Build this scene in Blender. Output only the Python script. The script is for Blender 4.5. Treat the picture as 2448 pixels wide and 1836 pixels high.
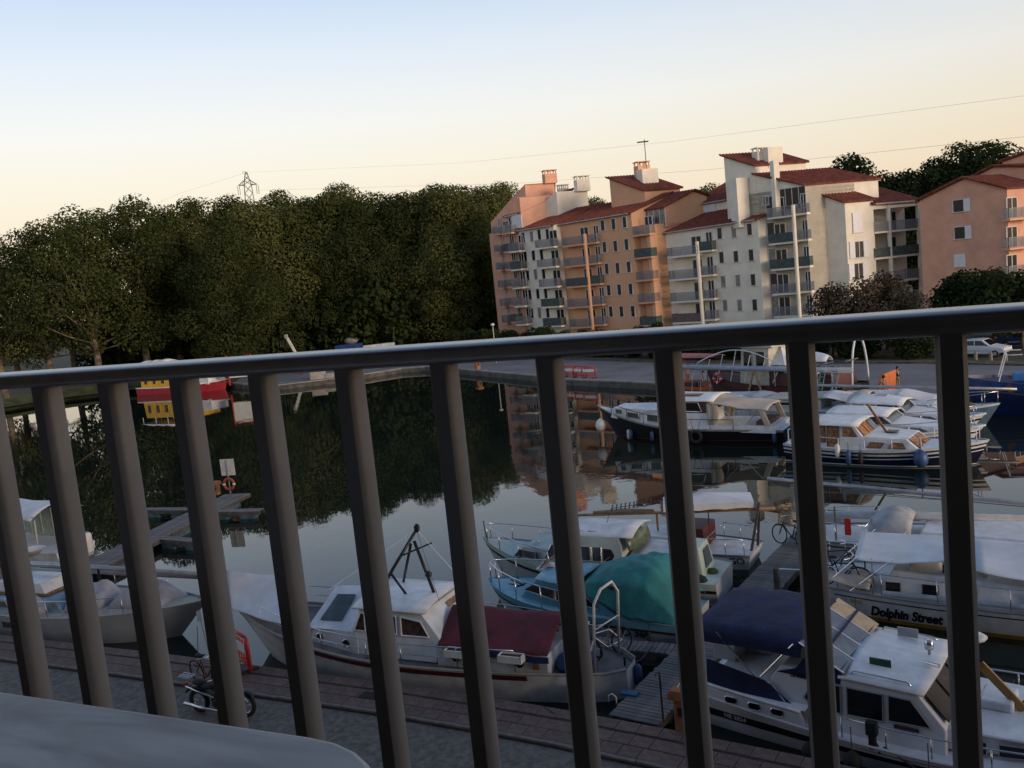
import bpy, bmesh, math, random
from mathutils import Vector, Matrix
random.seed(7)
for o in list(bpy.data.objects): bpy.data.objects.remove(o)
SC = bpy.context.scene; COL = SC.collection
R = math.radians
# ---------------------------------------------------------------- camera
F_PX, CX, CY = 2164.0, 1224.0, 918.0            # focal length and centre in photo pixels (2448 wide)
PITCH, ROLL, HC = R(6.9), R(5.75), 10.0          # camera 10 m above the quay
_r0, _u0 = Vector((1, 0, 0)), Vector((0, math.sin(PITCH), math.cos(PITCH)))
C_F = Vector((0, math.cos(PITCH), -math.sin(PITCH)))
C_R = math.cos(ROLL)*_r0 - math.sin(ROLL)*_u0
C_U = math.sin(ROLL)*_r0 + math.cos(ROLL)*_u0
CAM = Vector((0, 0, HC))
cd = bpy.data.cameras.new('camera'); cam = bpy.data.objects.new('camera', cd); COL.objects.link(cam)
cd.sensor_width = 36; cd.lens = 36*F_PX/2448; cd.clip_start = 0.05; cd.clip_end = 6000
m = Matrix((C_R, C_U, -C_F)).transposed().to_4x4(); m.translation = CAM; cam.matrix_world = m
SC.camera = cam
# ---------------------------------------------------------------- sky, sun, exposure
SUN_BEARING, SUN_ELEV = R(118), R(2.0)
w = bpy.data.worlds.new('World'); SC.world = w; w.use_nodes = True
nt = w.node_tree; nt.nodes.clear()
sky = nt.nodes.new('ShaderNodeTexSky'); sky.sky_type = 'NISHITA'; sky.sun_disc = False
sky.sun_elevation = SUN_ELEV; sky.sun_rotation = SUN_BEARING
sky.air_density = 1.0; sky.dust_density = 1.6; sky.ozone_density = 1.5; sky.altitude = 100
def wn(t, **k):
    n = nt.nodes.new(t)
    for a_, v_ in k.items(): setattr(n, a_, v_)
    return n
def wmath(op, a_, b_=None):
    n = wn('ShaderNodeMath', operation=op)
    for i_, q_ in enumerate((a_, b_)):
        if q_ is None: continue
        if isinstance(q_, (int, float)): n.inputs[i_].default_value = q_
        else: nt.links.new(q_, n.inputs[i_])
    return n.outputs[0]
def wmix(kind, fac, a_, b_):
    n = wn('ShaderNodeMix', data_type='RGBA', blend_type=kind)
    for i_, q_ in ((0, fac), (6, a_), (7, b_)):
        if isinstance(q_, (int, float, tuple)): n.inputs[i_].default_value = q_
        else: nt.links.new(q_, n.inputs[i_])
    return n.outputs[2]
def wramp(fac, stops):
    n = wn('ShaderNodeValToRGB'); cr = n.color_ramp
    while len(cr.elements) > 1: cr.elements.remove(cr.elements[-1])
    for i_, (p_, c_) in enumerate(stops):
        e = cr.elements[0] if i_ == 0 else cr.elements.new(p_)
        e.position = p_; e.color = (*c_, 1)
    nt.links.new(fac, n.inputs[0]); return n.outputs[0]
tc = wn('ShaderNodeTexCoord'); sep = wn('ShaderNodeSeparateXYZ'); nt.links.new(tc.outputs['Generated'], sep.inputs[0])
elev = wmath('MULTIPLY', wmath('ARCSINE', sep.outputs[2]), 180/math.pi/90)     # 0 horizon .. 1 zenith
base = wramp(elev, [(0, (.93, .70, .48)), (.035, (.99, .82, .60)), (.075, (.98, .91, .75)), (.11, (.95, .95, .91)), (.15, (.80, .88, .96)),
                    (.20, (.58, .73, .94)), (.30, (.34, .48, .70)), (.55, (.17, .26, .44)), (1, (.10, .16, .31))])
dot = wn('ShaderNodeVectorMath', operation='DOT_PRODUCT'); nt.links.new(tc.outputs['Generated'], dot.inputs[0])
dot.inputs[1].default_value = (math.sin(SUN_BEARING), math.cos(SUN_BEARING), 0.03)
side = wmath('MAXIMUM', wmath('MULTIPLY_ADD', dot.outputs['Value'], .5), 0)      # 0 opposite the afterglow .. 1 towards it
side.node.inputs[0].links[0].from_node.inputs[2].default_value = .5
low = wmath('POWER', wmath('SUBTRACT', 1.0, wmath('ABSOLUTE', sep.outputs[2])), 5.0)
tint = wmix('MULTIPLY', wmath('MINIMUM', wmath('MULTIPLY', wmath('POWER', side, 2.2), 3.2), 1.0), base, (.80, .79, .78, 1))
addc = wmix('ADD', wmath('MULTIPLY', wmath('MULTIPLY', wmath('POWER', side, 6.0), low), 2.6), tint, (1.0, .56, .26, 1)); addc.node.clamp_factor = False
full = wmix('ADD', .006, addc, sky.outputs[0])
bg = nt.nodes.new('ShaderNodeBackground'); out = nt.nodes.new('ShaderNodeOutputWorld')
bg.inputs['Strength'].default_value = 1.0
nt.links.new(full, bg.inputs[0]); nt.links.new(bg.outputs[0], out.inputs[0])
sd = bpy.data.lights.new('sun', 'SUN'); sd.energy = 2.4; sd.angle = R(20); sd.color = (1, .78, .58)
sun = bpy.data.objects.new('sun', sd); COL.objects.link(sun)
sv = Vector((math.sin(SUN_BEARING+.25)*math.cos(R(9)), math.cos(SUN_BEARING+.25)*math.cos(R(9)), math.sin(R(9))))
sun.rotation_euler = sv.to_track_quat('Z', 'Y').to_euler()
SC.view_settings.view_transform = 'Standard'; SC.view_settings.look = 'None'
SC.view_settings.gamma = 1; SC.view_settings.exposure = 0.0
SC.render.engine = 'CYCLES'
# ---------------------------------------------------------------- photo pixel -> direction -> place
WZ = -0.5                                        # water level; quay level is 0
def ray(px, py): return C_F + (px-CX)/F_PX*C_R - (py-CY)/F_PX*C_U
def gnd(px, py, z=0.0):
    d = ray(px, py); t = (z-HC)/d.z; return Vector((d.x*t, d.y*t, z))
def atY(px, py, Y):
    d = ray(px, py); return CAM + d*(Y/d.y)
def onwall(px, py, P, Q):                        # point of a photo ray on the vertical plane through P and Q
    d = ray(px, py); n = Vector((-(Q.y-P.y), Q.x-P.x, 0)); t = (P-CAM).dot(n)/d.dot(n); return CAM + d*t
def corner(P, bearing, px, py):                  # walk from P along a bearing until the photo ray's azimuth is met
    d = ray(px, py); a = Vector((math.sin(R(bearing)), math.cos(R(bearing)), 0))
    t = (P.y*d.x - P.x*d.y)/(a.x*d.y - a.y*d.x); return Vector((P.x+a.x*t, P.y+a.y*t, 0))
def atxy(px, py, P):                             # height of a photo ray above plan point P
    d = ray(px, py); t = math.hypot(P.x, P.y)/math.hypot(d.x, d.y); return HC + d.z*t
# ---------------------------------------------------------------- materials
MATS = {}
def mat(name, col, rough=.6, metal=0, var=.12, scale=3.0, bump=0.0, bscale=None, spec=.5, col2=None, alpha=1, trans=0, detail=4, emit=None):
    if name in MATS: return MATS[name]
    m = bpy.data.materials.new(name); m.use_nodes = True; t = m.node_tree
    b = t.nodes['Principled BSDF']; b.inputs['Roughness'].default_value = rough; b.inputs['Metallic'].default_value = metal
    b.inputs['Specular IOR Level'].default_value = spec
    tc = t.nodes.new('ShaderNodeTexCoord'); no = t.nodes.new('ShaderNodeTexNoise'); no.inputs['Scale'].default_value = scale; no.inputs['Detail'].default_value = detail
    no.inputs['Roughness'].default_value = .6
    t.links.new(tc.outputs['Object'], no.inputs['Vector'])
    r = t.nodes.new('ShaderNodeValToRGB'); c2 = col2 or tuple(c*(1-var*2) for c in col); c1 = tuple(min(1, c*(1+var)) for c in col) if not col2 else col
    r.color_ramp.elements[0].position = .32; r.color_ramp.elements[1].position = .68
    r.color_ramp.elements[0].color = (*c2, 1); r.color_ramp.elements[1].color = (*c1, 1)
    t.links.new(no.outputs['Fac'], r.inputs[0]); t.links.new(r.outputs[0], b.inputs['Base Color'])
    if bump:
        n2 = t.nodes.new('ShaderNodeTexNoise'); n2.inputs['Scale'].default_value = bscale or scale*6; n2.inputs['Detail'].default_value = 5
        t.links.new(tc.outputs['Object'], n2.inputs['Vector'])
        bp = t.nodes.new('ShaderNodeBump'); bp.inputs['Strength'].default_value = min(1, bump); bp.inputs['Distance'].default_value = .02 if bump <= 1 else .02*bump
        t.links.new(n2.outputs['Fac'], bp.inputs['Height']); t.links.new(bp.outputs[0], b.inputs['Normal'])
    if trans: b.inputs['Transmission Weight'].default_value = trans
    if alpha < 1: b.inputs['Alpha'].default_value = alpha
    MATS[name] = m; return m
def leafmat(name, c1, c2, c3):
    m = bpy.data.materials.new(name); m.use_nodes = True; t = m.node_tree; t.nodes.clear()
    o = t.nodes.new('ShaderNodeOutputMaterial'); d = t.nodes.new('ShaderNodeBsdfDiffuse'); tr = t.nodes.new('ShaderNodeBsdfTranslucent')
    mx = t.nodes.new('ShaderNodeMixShader'); mx.inputs[0].default_value = .25
    tc = t.nodes.new('ShaderNodeTexCoord'); no = t.nodes.new('ShaderNodeTexNoise'); no.inputs['Scale'].default_value = .45; no.inputs['Detail'].default_value = 6; no.inputs['Roughness'].default_value = .75
    t.links.new(tc.outputs['Object'], no.inputs['Vector'])
    oi = t.nodes.new('ShaderNodeObjectInfo'); ma = t.nodes.new('ShaderNodeMath'); ma.operation = 'MULTIPLY_ADD'; ma.inputs[1].default_value = .42; ma.inputs[2].default_value = -.2
    t.links.new(oi.outputs['Random'], ma.inputs[0]); ad = t.nodes.new('ShaderNodeMath'); t.links.new(ma.outputs[0], ad.inputs[0]); t.links.new(no.outputs['Fac'], ad.inputs[1])
    r = t.nodes.new('ShaderNodeValToRGB'); e = r.color_ramp.elements; e[0].position = .3; e[1].position = .72; e[0].color = (*c1, 1); e[1].color = (*c3, 1)
    k = e.new(.5); k.color = (*c2, 1)
    t.links.new(ad.outputs[0], r.inputs[0])
    for s in (d, tr): t.links.new(r.outputs[0], s.inputs[0])
    t.links.new(d.outputs[0], mx.inputs[1]); t.links.new(tr.outputs[0], mx.inputs[2]); t.links.new(mx.outputs[0], o.inputs[0])
    return m
# ---------------------------------------------------------------- mesh builder
class MB:
    def __init__(s): s.v = []; s.f = []
    def add(s, vs, fs):
        n = len(s.v); s.v += [tuple(p) for p in vs]; s.f += [tuple(i+n for i in f) for f in fs]; return s
    def box(s, c, d, rz=0, rx=0, ry=0):
        M = Matrix.Rotation(rz, 3, 'Z') @ Matrix.Rotation(ry, 3, 'Y') @ Matrix.Rotation(rx, 3, 'X'); c = Vector(c)
        vs = [c + M @ Vector((x*d[0]/2, y*d[1]/2, z*d[2]/2)) for z in (-1, 1) for y in (-1, 1) for x in (-1, 1)]
        return s.add(vs, [(0, 2, 3, 1), (4, 5, 7, 6), (0, 1, 5, 4), (2, 6, 7, 3), (0, 4, 6, 2), (1, 3, 7, 5)])
    def bar(s, a, b, w, h=None):                 # rectangular bar between two points
        a, b = Vector(a), Vector(b); h = h or w; d = (b-a).normalized(); up = Vector((0, 0, 1)) if abs(d.z) < .95 else Vector((1, 0, 0))
        x = d.cross(up).normalized()*w/2; y = x.cross(d).normalized()*h/2
        vs = [p + q for p in (a, b) for q in (-x-y, x-y, x+y, -x+y)]
        return s.add(vs, [(3, 2, 1, 0), (4, 5, 6, 7), (0, 1, 5, 4), (1, 2, 6, 5), (2, 3, 7, 6), (3, 0, 4, 7)])
    def tube(s, pts, r, n=6, closed=False):
        pts = [Vector(p) for p in pts]; rs = r if isinstance(r, (list, tuple)) else [r]*len(pts); N = len(pts); b0 = len(s.v)
        px = None
        for i, p in enumerate(pts):
            q0 = pts[i-1] if (i or closed) else p; q1 = pts[(i+1) % N] if (i < N-1 or closed) else p
            d = (q1-q0).normalized()
            if px is None:
                up = Vector((0, 0, 1)) if abs(d.z) < .9 else Vector((1, 0, 0)); px = d.cross(up).normalized()
            else:
                px = (px - d*px.dot(d)).normalized()
            py = d.cross(px)
            s.v += [tuple(p + (px*math.cos(2*math.pi*k/n) + py*math.sin(2*math.pi*k/n))*rs[i]) for k in range(n)]
        for i in range(N if closed else N-1):
            a, b = b0+i*n, b0+((i+1) % N)*n
            for k in range(n): s.f.append((a+k, a+(k+1) % n, b+(k+1) % n, b+k))
        if not closed: s.f.append(tuple(b0+k for k in reversed(range(n)))); s.f.append(tuple(b0+(N-1)*n+k for k in range(n)))
        return s
    def lathe(s, prof, n=12, c=(0, 0, 0), axis='z'):
        b0 = len(s.v); c = Vector(c)
        for r, z in prof:
            for k in range(n):
                a = 2*math.pi*k/n; x, y = r*math.cos(a), r*math.sin(a)
                s.v.append(tuple(c + (Vector((x, y, z)) if axis == 'z' else Vector((z, x, y)) if axis == 'x' else Vector((x, z, y)))))
        for i in range(len(prof)-1):
            for k in range(n): s.f.append((b0+i*n+k, b0+i*n+(k+1) % n, b0+(i+1)*n+(k+1) % n, b0+(i+1)*n+k))
        s.f.append(tuple(b0+k for k in reversed(range(n)))); s.f.append(tuple(b0+(len(prof)-1)*n+k for k in range(n)))
        return s
    def grid(s, fn, nu, nv):
        b0 = len(s.v)
        for j in range(nv+1):
            for i in range(nu+1): s.v.append(tuple(fn(i/nu, j/nv)))
        for j in range(nv):
            for i in range(nu): a = b0+j*(nu+1)+i; s.f.append((a, a+1, a+nu+2, a+nu+1))
        return s
    def plate(s, pts, t):                        # flat polygon with thickness t along its normal
        pts = [Vector(p) for p in pts]; n = Vector((0, 0, 0))
        for i in range(len(pts)): n += (pts[i]-pts[0]).cross(pts[(i+1) % len(pts)]-pts[0])
        n = n.normalized()*t; k = len(pts)
        s.add(pts + [p+n for p in pts], [tuple(reversed(range(k))), tuple(range(k, 2*k))] + [(i, (i+1) % k, k+(i+1) % k, k+i) for i in range(k)])
        return s
    def prism(s, prof, wf):                      # side profile [(x,z)] swept to +-wf(x,z)
        k = len(prof)
        s.add([(x, -wf(x, z), z) for x, z in prof] + [(x, wf(x, z), z) for x, z in prof],
              [tuple(range(k)), tuple(reversed(range(k, 2*k)))] + [(i, k+i, k+(i+1) % k, (i+1) % k) for i in range(k)])
        return s
    def ball(s, c, r, n=10, m=6):
        rr = r if isinstance(r, (tuple, list)) else (r, r, r); c = Vector(c); b0 = len(s.v)
        for j in range(m+1):
            th = math.pi*j/m
            for k in range(n):
                a = 2*math.pi*k/n; s.v.append((c.x+rr[0]*math.sin(th)*math.cos(a), c.y+rr[1]*math.sin(th)*math.sin(a), c.z+rr[2]*math.cos(th)))
        for j in range(m):
            for k in range(n): s.f.append((b0+j*n+k, b0+(j+1)*n+k, b0+(j+1)*n+(k+1) % n, b0+j*n+(k+1) % n))
        return s
def link(o, parent=None):
    COL.objects.link(o)
    if parent is not None: o.parent = parent
    return o
def obj(name, mb, m, parent=None, smooth=False, bevel=0, solid=0, sub=0, kind=None, label=None):
    me = bpy.data.meshes.new(name); me.from_pydata(mb.v, [], mb.f); me.materials.append(m); me.validate()
    if bevel or not smooth:
        bm = bmesh.new(); bm.from_mesh(me)
        bmesh.ops.remove_doubles(bm, verts=bm.verts, dist=1e-5); bmesh.ops.recalc_face_normals(bm, faces=bm.faces); bm.to_mesh(me); bm.free()
    if smooth: me.polygons.foreach_set('use_smooth', [True]*len(me.polygons))
    o = bpy.data.objects.new(name, me); link(o, parent)
    if solid: q = o.modifiers.new('solid', 'SOLIDIFY'); q.thickness = solid; q.offset = 0
    if bevel: q = o.modifiers.new('bevel', 'BEVEL'); q.width = bevel; q.segments = 2; q.limit_method = 'ANGLE'
    if sub: q = o.modifiers.new('sub', 'SUBSURF'); q.levels = sub; q.render_levels = sub
    if kind: o['kind'] = kind
    if label: o['label'] = label
    return o
def tag(o, label, cat, group=None):
    o['label'] = label; o['category'] = cat
    if group: o['group'] = group
    return o
def thing(name, loc, rz=0, label=None, cat=None, group=None):
    o = bpy.data.objects.new(name, None); o.empty_display_size = .2; link(o); o.location = loc; o.rotation_euler = (0, 0, rz)
    if label: tag(o, label, cat, group)
    return o
def copy_tree(o, parent=None):
    c = o.copy(); link(c, parent)
    for ch in list(o.children): copy_tree(ch, c)
    return c
def struct(name, mb, m, parent=None, **k): return obj(name, mb, m, parent, kind='structure', **k)
FONT = bpy.data.fonts[0] if bpy.data.fonts else None
def text_mesh(body, size, shear=0, bold=0):
    cu = bpy.data.curves.new('lettering', 'FONT'); cu.body = body; cu.size = size; cu.shear = shear; cu.offset = bold; cu.extrude = .004
    cu.resolution_u = 3; cu.align_x = 'CENTER'; cu.align_y = 'CENTER'
    t = bpy.data.objects.new('lettering', cu); COL.objects.link(t); dg = bpy.context.evaluated_depsgraph_get()
    me = bpy.data.meshes.new_from_object(t.evaluated_get(dg)); mb = MB(); mb.v = [tuple(v.co) for v in me.vertices]; mb.f = [tuple(p.vertices) for p in me.polygons]
    bpy.data.objects.remove(t); bpy.data.curves.remove(cu); bpy.data.meshes.remove(me); return mb
# ---------------------------------------------------------------- shared palette
WHITE = mat('gelcoat_white', (.72, .74, .76), .38, var=.10, scale=2.6, detail=9)
WHITE2 = mat('weathered_white', (.62, .64, .66), .5, var=.12, scale=2.2, bump=.15)
GREY_HULL = mat('grey_white_hull', (.38, .40, .44), .45, var=.1, scale=1.1)
BLACK = mat('black_paint', (.012, .012, .016), .4, var=.2)
NAVY = mat('navy_paint', (.012, .016, .04), .3, var=.2)
GLASS = mat('dark_glass', (.010, .011, .014), .12, var=.1, spec=.35)
GLASS2 = mat('boat_glass_grey', (.075, .095, .105), .15, var=.3, scale=1.5, spec=.45)
STEEL = mat('stainless_tube', (.6, .6, .62), .25, metal=1, var=.05)
DARKSTEEL = mat('dark_steel', (.045, .045, .05), .5, metal=.4, var=.2)
ROPE = mat('dark_rope', (.05, .05, .06), .9)
TEAK = mat('varnished_wood', (.28, .13, .045), .45, var=.25, scale=6)
RUBBER = mat('black_rubber', (.015, .015, .016), .8)
PLASTIC_BLUE = mat('blue_vinyl', (.03, .08, .2), .5)
PLASTIC_WHITE = mat('white_vinyl', (.68, .68, .64), .5, var=.08)
RED = mat('red_plastic', (.5, .035, .025), .45, var=.12)
ORANGE = mat('orange_plastic', (.62, .16, .04), .55, var=.12)
CANVAS_W = mat('white_canvas', (.66, .67, .69), .85, var=.07, scale=1.5, bump=.2, bscale=5)
# ---------------------------------------------------------------- water
def water_mat():
    m = bpy.data.materials.new('harbour_water'); m.use_nodes = True; t = m.node_tree; b = t.nodes['Principled BSDF']
    b.inputs['Base Color'].default_value = (.010, .015, .012, 1); b.inputs['Roughness'].default_value = .015; b.inputs['IOR'].default_value = 1.33; b.inputs['Specular IOR Level'].default_value = .62
    tc = t.nodes.new('ShaderNodeTexCoord'); mp = t.nodes.new('ShaderNodeMapping'); mp.inputs['Scale'].default_value = (1, .55, 1); t.links.new(tc.outputs['Object'], mp.inputs[0])
    n1 = t.nodes.new('ShaderNodeTexNoise'); n1.inputs['Scale'].default_value = 1.1; n1.inputs['Detail'].default_value = 5
    n2 = t.nodes.new('ShaderNodeTexNoise'); n2.inputs['Scale'].default_value = .06; n2.inputs['Detail'].default_value = 2
    for n in (n1, n2): t.links.new(mp.outputs[0], n.inputs['Vector'])
    r = t.nodes.new('ShaderNodeValToRGB'); r.color_ramp.elements[0].position = .42; r.color_ramp.elements[1].position = .66; t.links.new(n2.outputs['Fac'], r.inputs[0])
    mu = t.nodes.new('ShaderNodeMath'); mu.operation = 'MULTIPLY'; t.links.new(n1.outputs['Fac'], mu.inputs[0]); t.links.new(r.outputs[0], mu.inputs[1])
    bp = t.nodes.new('ShaderNodeBump'); bp.inputs['Strength'].default_value = .22; bp.inputs['Distance'].default_value = .05
    t.links.new(mu.outputs[0], bp.inputs['Height']); t.links.new(bp.outputs[0], b.inputs['Normal'])
    return m
struct('water', MB().add([(-1500, -300, WZ), (1500, -300, WZ), (1500, 1500, WZ), (-1500, 1500, WZ)], [(0, 1, 2, 3)]), water_mat())
# ---------------------------------------------------------------- far shore
SHORE = [(-1400, 50), (-400, 55), (-105, 100), (-63, 110.7), (-57, 116.5), (-46, 118.5), (-35, 112.5), (-29.5, 105.5), (-27, 103.4), (-20.4, 104.4), (-13.1, 109), (-10, 108), (-6, 101.5), (2.1, 87.3),
         (4.6, 82), (8.1, 77.5), (11.05, 73.8), (13.6, 70.5), (16.0, 67.2), (20.2, 61.2), (22.9, 57.4), (24.6, 55.2), (27, 54), (34.5, 49.8), (42, 45), (60, 30), (95, -8), (400, -200), (1400, -290)]
SOIL = mat('dry_grass_soil', (.075, .062, .035), .95, var=.25, scale=.35, bump=.5, bscale=3, col2=(.035, .04, .018))
CONC = mat('quay_concrete', (.30, .28, .25), .85, var=.22, scale=.6, bump=.4, bscale=6)
ASPH = mat('pale_asphalt', (.19, .185, .19), .9, var=.14, scale=.25, bump=.3, bscale=8)
n = len(SHORE)
g = MB().add([(x, y, 0) for x, y in SHORE] + [(1400, 2500, 0), (-1400, 2500, 0)], [tuple(range(n+2))])
struct('ground', g, SOIL)
qw = MB(); cp = MB()
def offset_poly(P, d):
    Q = []
    for i, (x, y) in enumerate(P):
        a = P[max(i-1, 0)]; b = P[min(i+1, len(P)-1)]; t = Vector((b[0]-a[0], b[1]-a[1])).normalized(); Q.append((x-t.y*d, y+t.x*d))
    return Q
SH = SHORE[6:25]; IN = offset_poly(SH, .55)
for i in range(len(SH)-1):
    a, b, c, d = SH[i], SH[i+1], IN[i+1], IN[i]
    qw.add([(*a, -2), (*b, -2), (*b, .0), (*a, .0)], [(0, 1, 2, 3)])
    cp.add([(a[0], a[1], -.13), (b[0], b[1], -.13), (*b, .10), (*a, .10), (*c, .10), (*d, .10), (*c, 0), (*d, 0)], [(0, 1, 2, 3), (3, 2, 4, 5), (5, 4, 6, 7)])
# coping leans out a little over the wall
qwall = struct('quay_wall', qw, mat('wet_quay_stone', (.10, .095, .085), .8, var=.3, scale=1.2, bump=.5))
struct('quay_coping', cp, CONC, qwall)
RD_IN = [(-37, 128), (-24, 119), (-9, 121), (-1, 111), (7.2, 98.6), (15.9, 85.8), (25.3, 75.8), (31.9, 69), (36, 63.2), (48, 50), (72, 26)]
RD_OUT = offset_poly(SHORE[6:26], .56)
rd = MB().add([(x, y, .006) for x, y in RD_OUT] + [(x, y, .006) for x, y in reversed(RD_IN)], [tuple(range(len(RD_OUT)+len(RD_IN)))])
struct('quay_road', rd, ASPH)
LITTER = mat('dead_leaf_verge', (.13, .10, .06), .95, var=.35, scale=1.5, bump=.4)
vg = MB(); vi = offset_poly(RD_IN, 1.6)
for i in range(3, len(RD_IN)-1):
    a, b, c, d = RD_IN[i], RD_IN[i+1], vi[i+1], vi[i]
    vg.add([(*a, .0), (*b, .0), (*b, .11), (*a, .11), (*c, .11), (*d, .11), (*c, 0), (*d, 0)], [(0, 1, 2, 3), (3, 2, 4, 5), (4, 6, 7, 5)])
struct('verge', vg, LITTER)
bank = MB(); B0 = SHORE[1:6]; B1 = offset_poly(B0, 4.5); B2 = offset_poly(B0, 9)
for i in range(len(B0)-1):
    a, b, c, d, e, f = B0[i], B0[i+1], B1[i+1], B1[i], B2[i+1], B2[i]
    bank.add([(*a, -1.2), (*b, -1.2), (*c, .75), (*d, .75), (*e, .05), (*f, .05)], [(0, 1, 2, 3), (3, 2, 4, 5)])
struct('grass_bank', bank, mat('bank_grass', (.045, .06, .018), .95, var=.35, scale=.8, bump=.8, bscale=4))
tp = MB(); 
for i in range(len(B0)-1):
    a, b = B1[i], B1[i+1]; c, d = offset_poly(B0, 6)[i+1], offset_poly(B0, 6)[i]
    tp.add([(*a, .78), (*b, .78), (*c, .72), (*d, .72)], [(0, 1, 2, 3)])
struct('towpath', tp, mat('towpath_dirt', (.17, .13, .09), .95, var=.3, scale=.8))
# ---------------------------------------------------------------- near quay
NQ = [(-72, 54.5), (-15.63, 27.81), (-10.85, 25.56), (-5.95, 23.14), (-3.55, 21.96), (-1.18, 20.68), (.56, 19.7), (2.62, 18.42), (4.65, 17.1), (8, 14.85), (14, 10.8), (30, 0), (60, -20)]
GRAVEL = mat('worn_gravel_tarmac', (.165, .148, .13), .95, var=.24, scale=7, bump=1, bscale=42, detail=12)
ni = offset_poly(NQ, -1.5)
gq = MB().add([(x, y, -.085) for x, y in ni] + [(60, -60, -.085), (-75, -60, -.085)], [tuple(reversed(range(len(ni)+2)))])
struct('quay_ground', gq, GRAVEL)
nb = MB()
for i in range(len(NQ)-1):
    a, b, c, d = NQ[i], NQ[i+1], ni[i+1], ni[i]
    nb.add([(*a, -2), (*b, -2), (*b, -.03), (*a, -.03), (*c, -.03), (*d, -.03), (*c, -.1), (*d, -.1)], [(0, 1, 2, 3), (3, 2, 4, 5), (5, 4, 6, 7)])
quay = struct('quay', nb, mat('quay_mortar', (.05, .042, .04), .95, var=.3, bump=.3))
PAV = [mat('brick_paver_%d' % i, c, .9, var=.25, scale=5, bump=.9, bscale=26, col2=tuple(q*.55 for q in c), detail=8) for i, c in enumerate([(.18, .122, .102), (.16, .11, .094), (.195, .135, .112)])]
KERB = mat('concrete_kerb', (.19, .165, .145), .9, var=.25, scale=2, bump=.5)
seg = [(Vector(NQ[i]), Vector(NQ[i+1])) for i in range(len(NQ)-1)]
def along(s):
    for a, b in seg[1:]:
        l = (b-a).length
        if s <= l: d = (b-a)/l; return a+d*s, d
        s -= l
    return a+(b-a)*(1+s/l), (b-a).normalized()
meshes = {}
def paver(name, L, W, T, mi):
    k = (name, L, W, mi)
    if k not in meshes:
        o = obj(name, MB().box((0, 0, -T/2), (L, W, T)), PAV[mi] if mi < 3 else KERB, quay, bevel=.012); meshes[k] = o.data; return o
    o = bpy.data.objects.new(name, meshes[k]); link(o, quay); q = o.modifiers.new('bevel', 'BEVEL'); q.width = .012; q.segments = 2; return o
rr = random.Random(3)
for row, (off, W, L) in enumerate(((.22, .40, .50), (.72, .42, .46), (1.15, .42, .46), (1.43, .12, .98))):
    s = -2.0 - rr.random()*.3
    while s < 27.5:
        p, d = along(max(s, 0)); 
        if s < 0: d = (seg[1][1]-seg[1][0]).normalized(); p = seg[1][0]+d*s
        n_ = Vector((d.y, -d.x)); c = p + d*(L/2) + n_*off
        o = paver('paving_slab' if row < 3 else 'kerb_stone', L-.012, W-.012, .055, 3 if row == 3 else rr.randrange(3))
        o.location = (c.x, c.y, rr.uniform(-.004, .004) + (.012 if row == 3 else 0)); o.rotation_euler = (rr.uniform(-.006, .006), rr.uniform(-.006, .006), math.atan2(d.y, d.x))
        s += L
# ---------------------------------------------------------------- apartment buildings across the basin
def z1(x, y): return (1150+x/3.77, 380+y/3.77)
def z2(x, y): return (1650+x/3.53, 330+y/3.53)
def z3(x, y): return (1950+x/2.91, 330+y/2.91)
CREAM = mat('cream_render', (.82, .76, .64), .9, var=.06, scale=.7, bump=.3, bscale=14)
GREYCREAM = CREAM
SALMON = mat('salmon_render', (.70, .38, .265), .9, var=.07, scale=.7, bump=.3, bscale=14)
ORNG = mat('orange_render', (.74, .41, .24), .9, var=.05, scale=.4, bump=.3, bscale=14)
TILE = bpy.data.materials.new('clay_roof_tiles'); TILE.use_nodes = True
def tile_nodes():
    t = TILE.node_tree; b = t.nodes['Principled BSDF']; b.inputs['Roughness'].default_value = .85
    tc = t.nodes.new('ShaderNodeTexCoord'); n = t.nodes.new('ShaderNodeTexNoise'); n.inputs['Scale'].default_value = 1.8; n.inputs['Detail'].default_value = 8
    t.links.new(tc.outputs['Object'], n.inputs['Vector']); r = t.nodes.new('ShaderNodeValToRGB'); r.color_ramp.elements[0].position = .3; r.color_ramp.elements[1].position = .7
    r.color_ramp.elements[0].color = (.095, .028, .02, 1); r.color_ramp.elements[1].color = (.27, .07, .04, 1)
    t.links.new(n.outputs['Fac'], r.inputs[0]); t.links.new(r.outputs[0], b.inputs['Base Color'])
tile_nodes()
PANE = mat('window_pane_dark', (.018, .018, .024), .2, var=.2, spec=.25)
FRAMEM = mat('white_window_frame', (.62, .62, .62), .5, var=.05)
RAILM = mat('balcony_mesh_grey', (.27, .27, .29), .6, metal=.2, var=.12, scale=4)
RAILD = mat('balcony_screen_green', (.075, .10, .095), .8, var=.2, scale=3)
RAILB = mat('balcony_screen_brown', (.17, .12, .11), .8, var=.2, scale=3)
GUTTER = mat('gutter_zinc', (.42, .41, .40), .5, var=.1)
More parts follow.
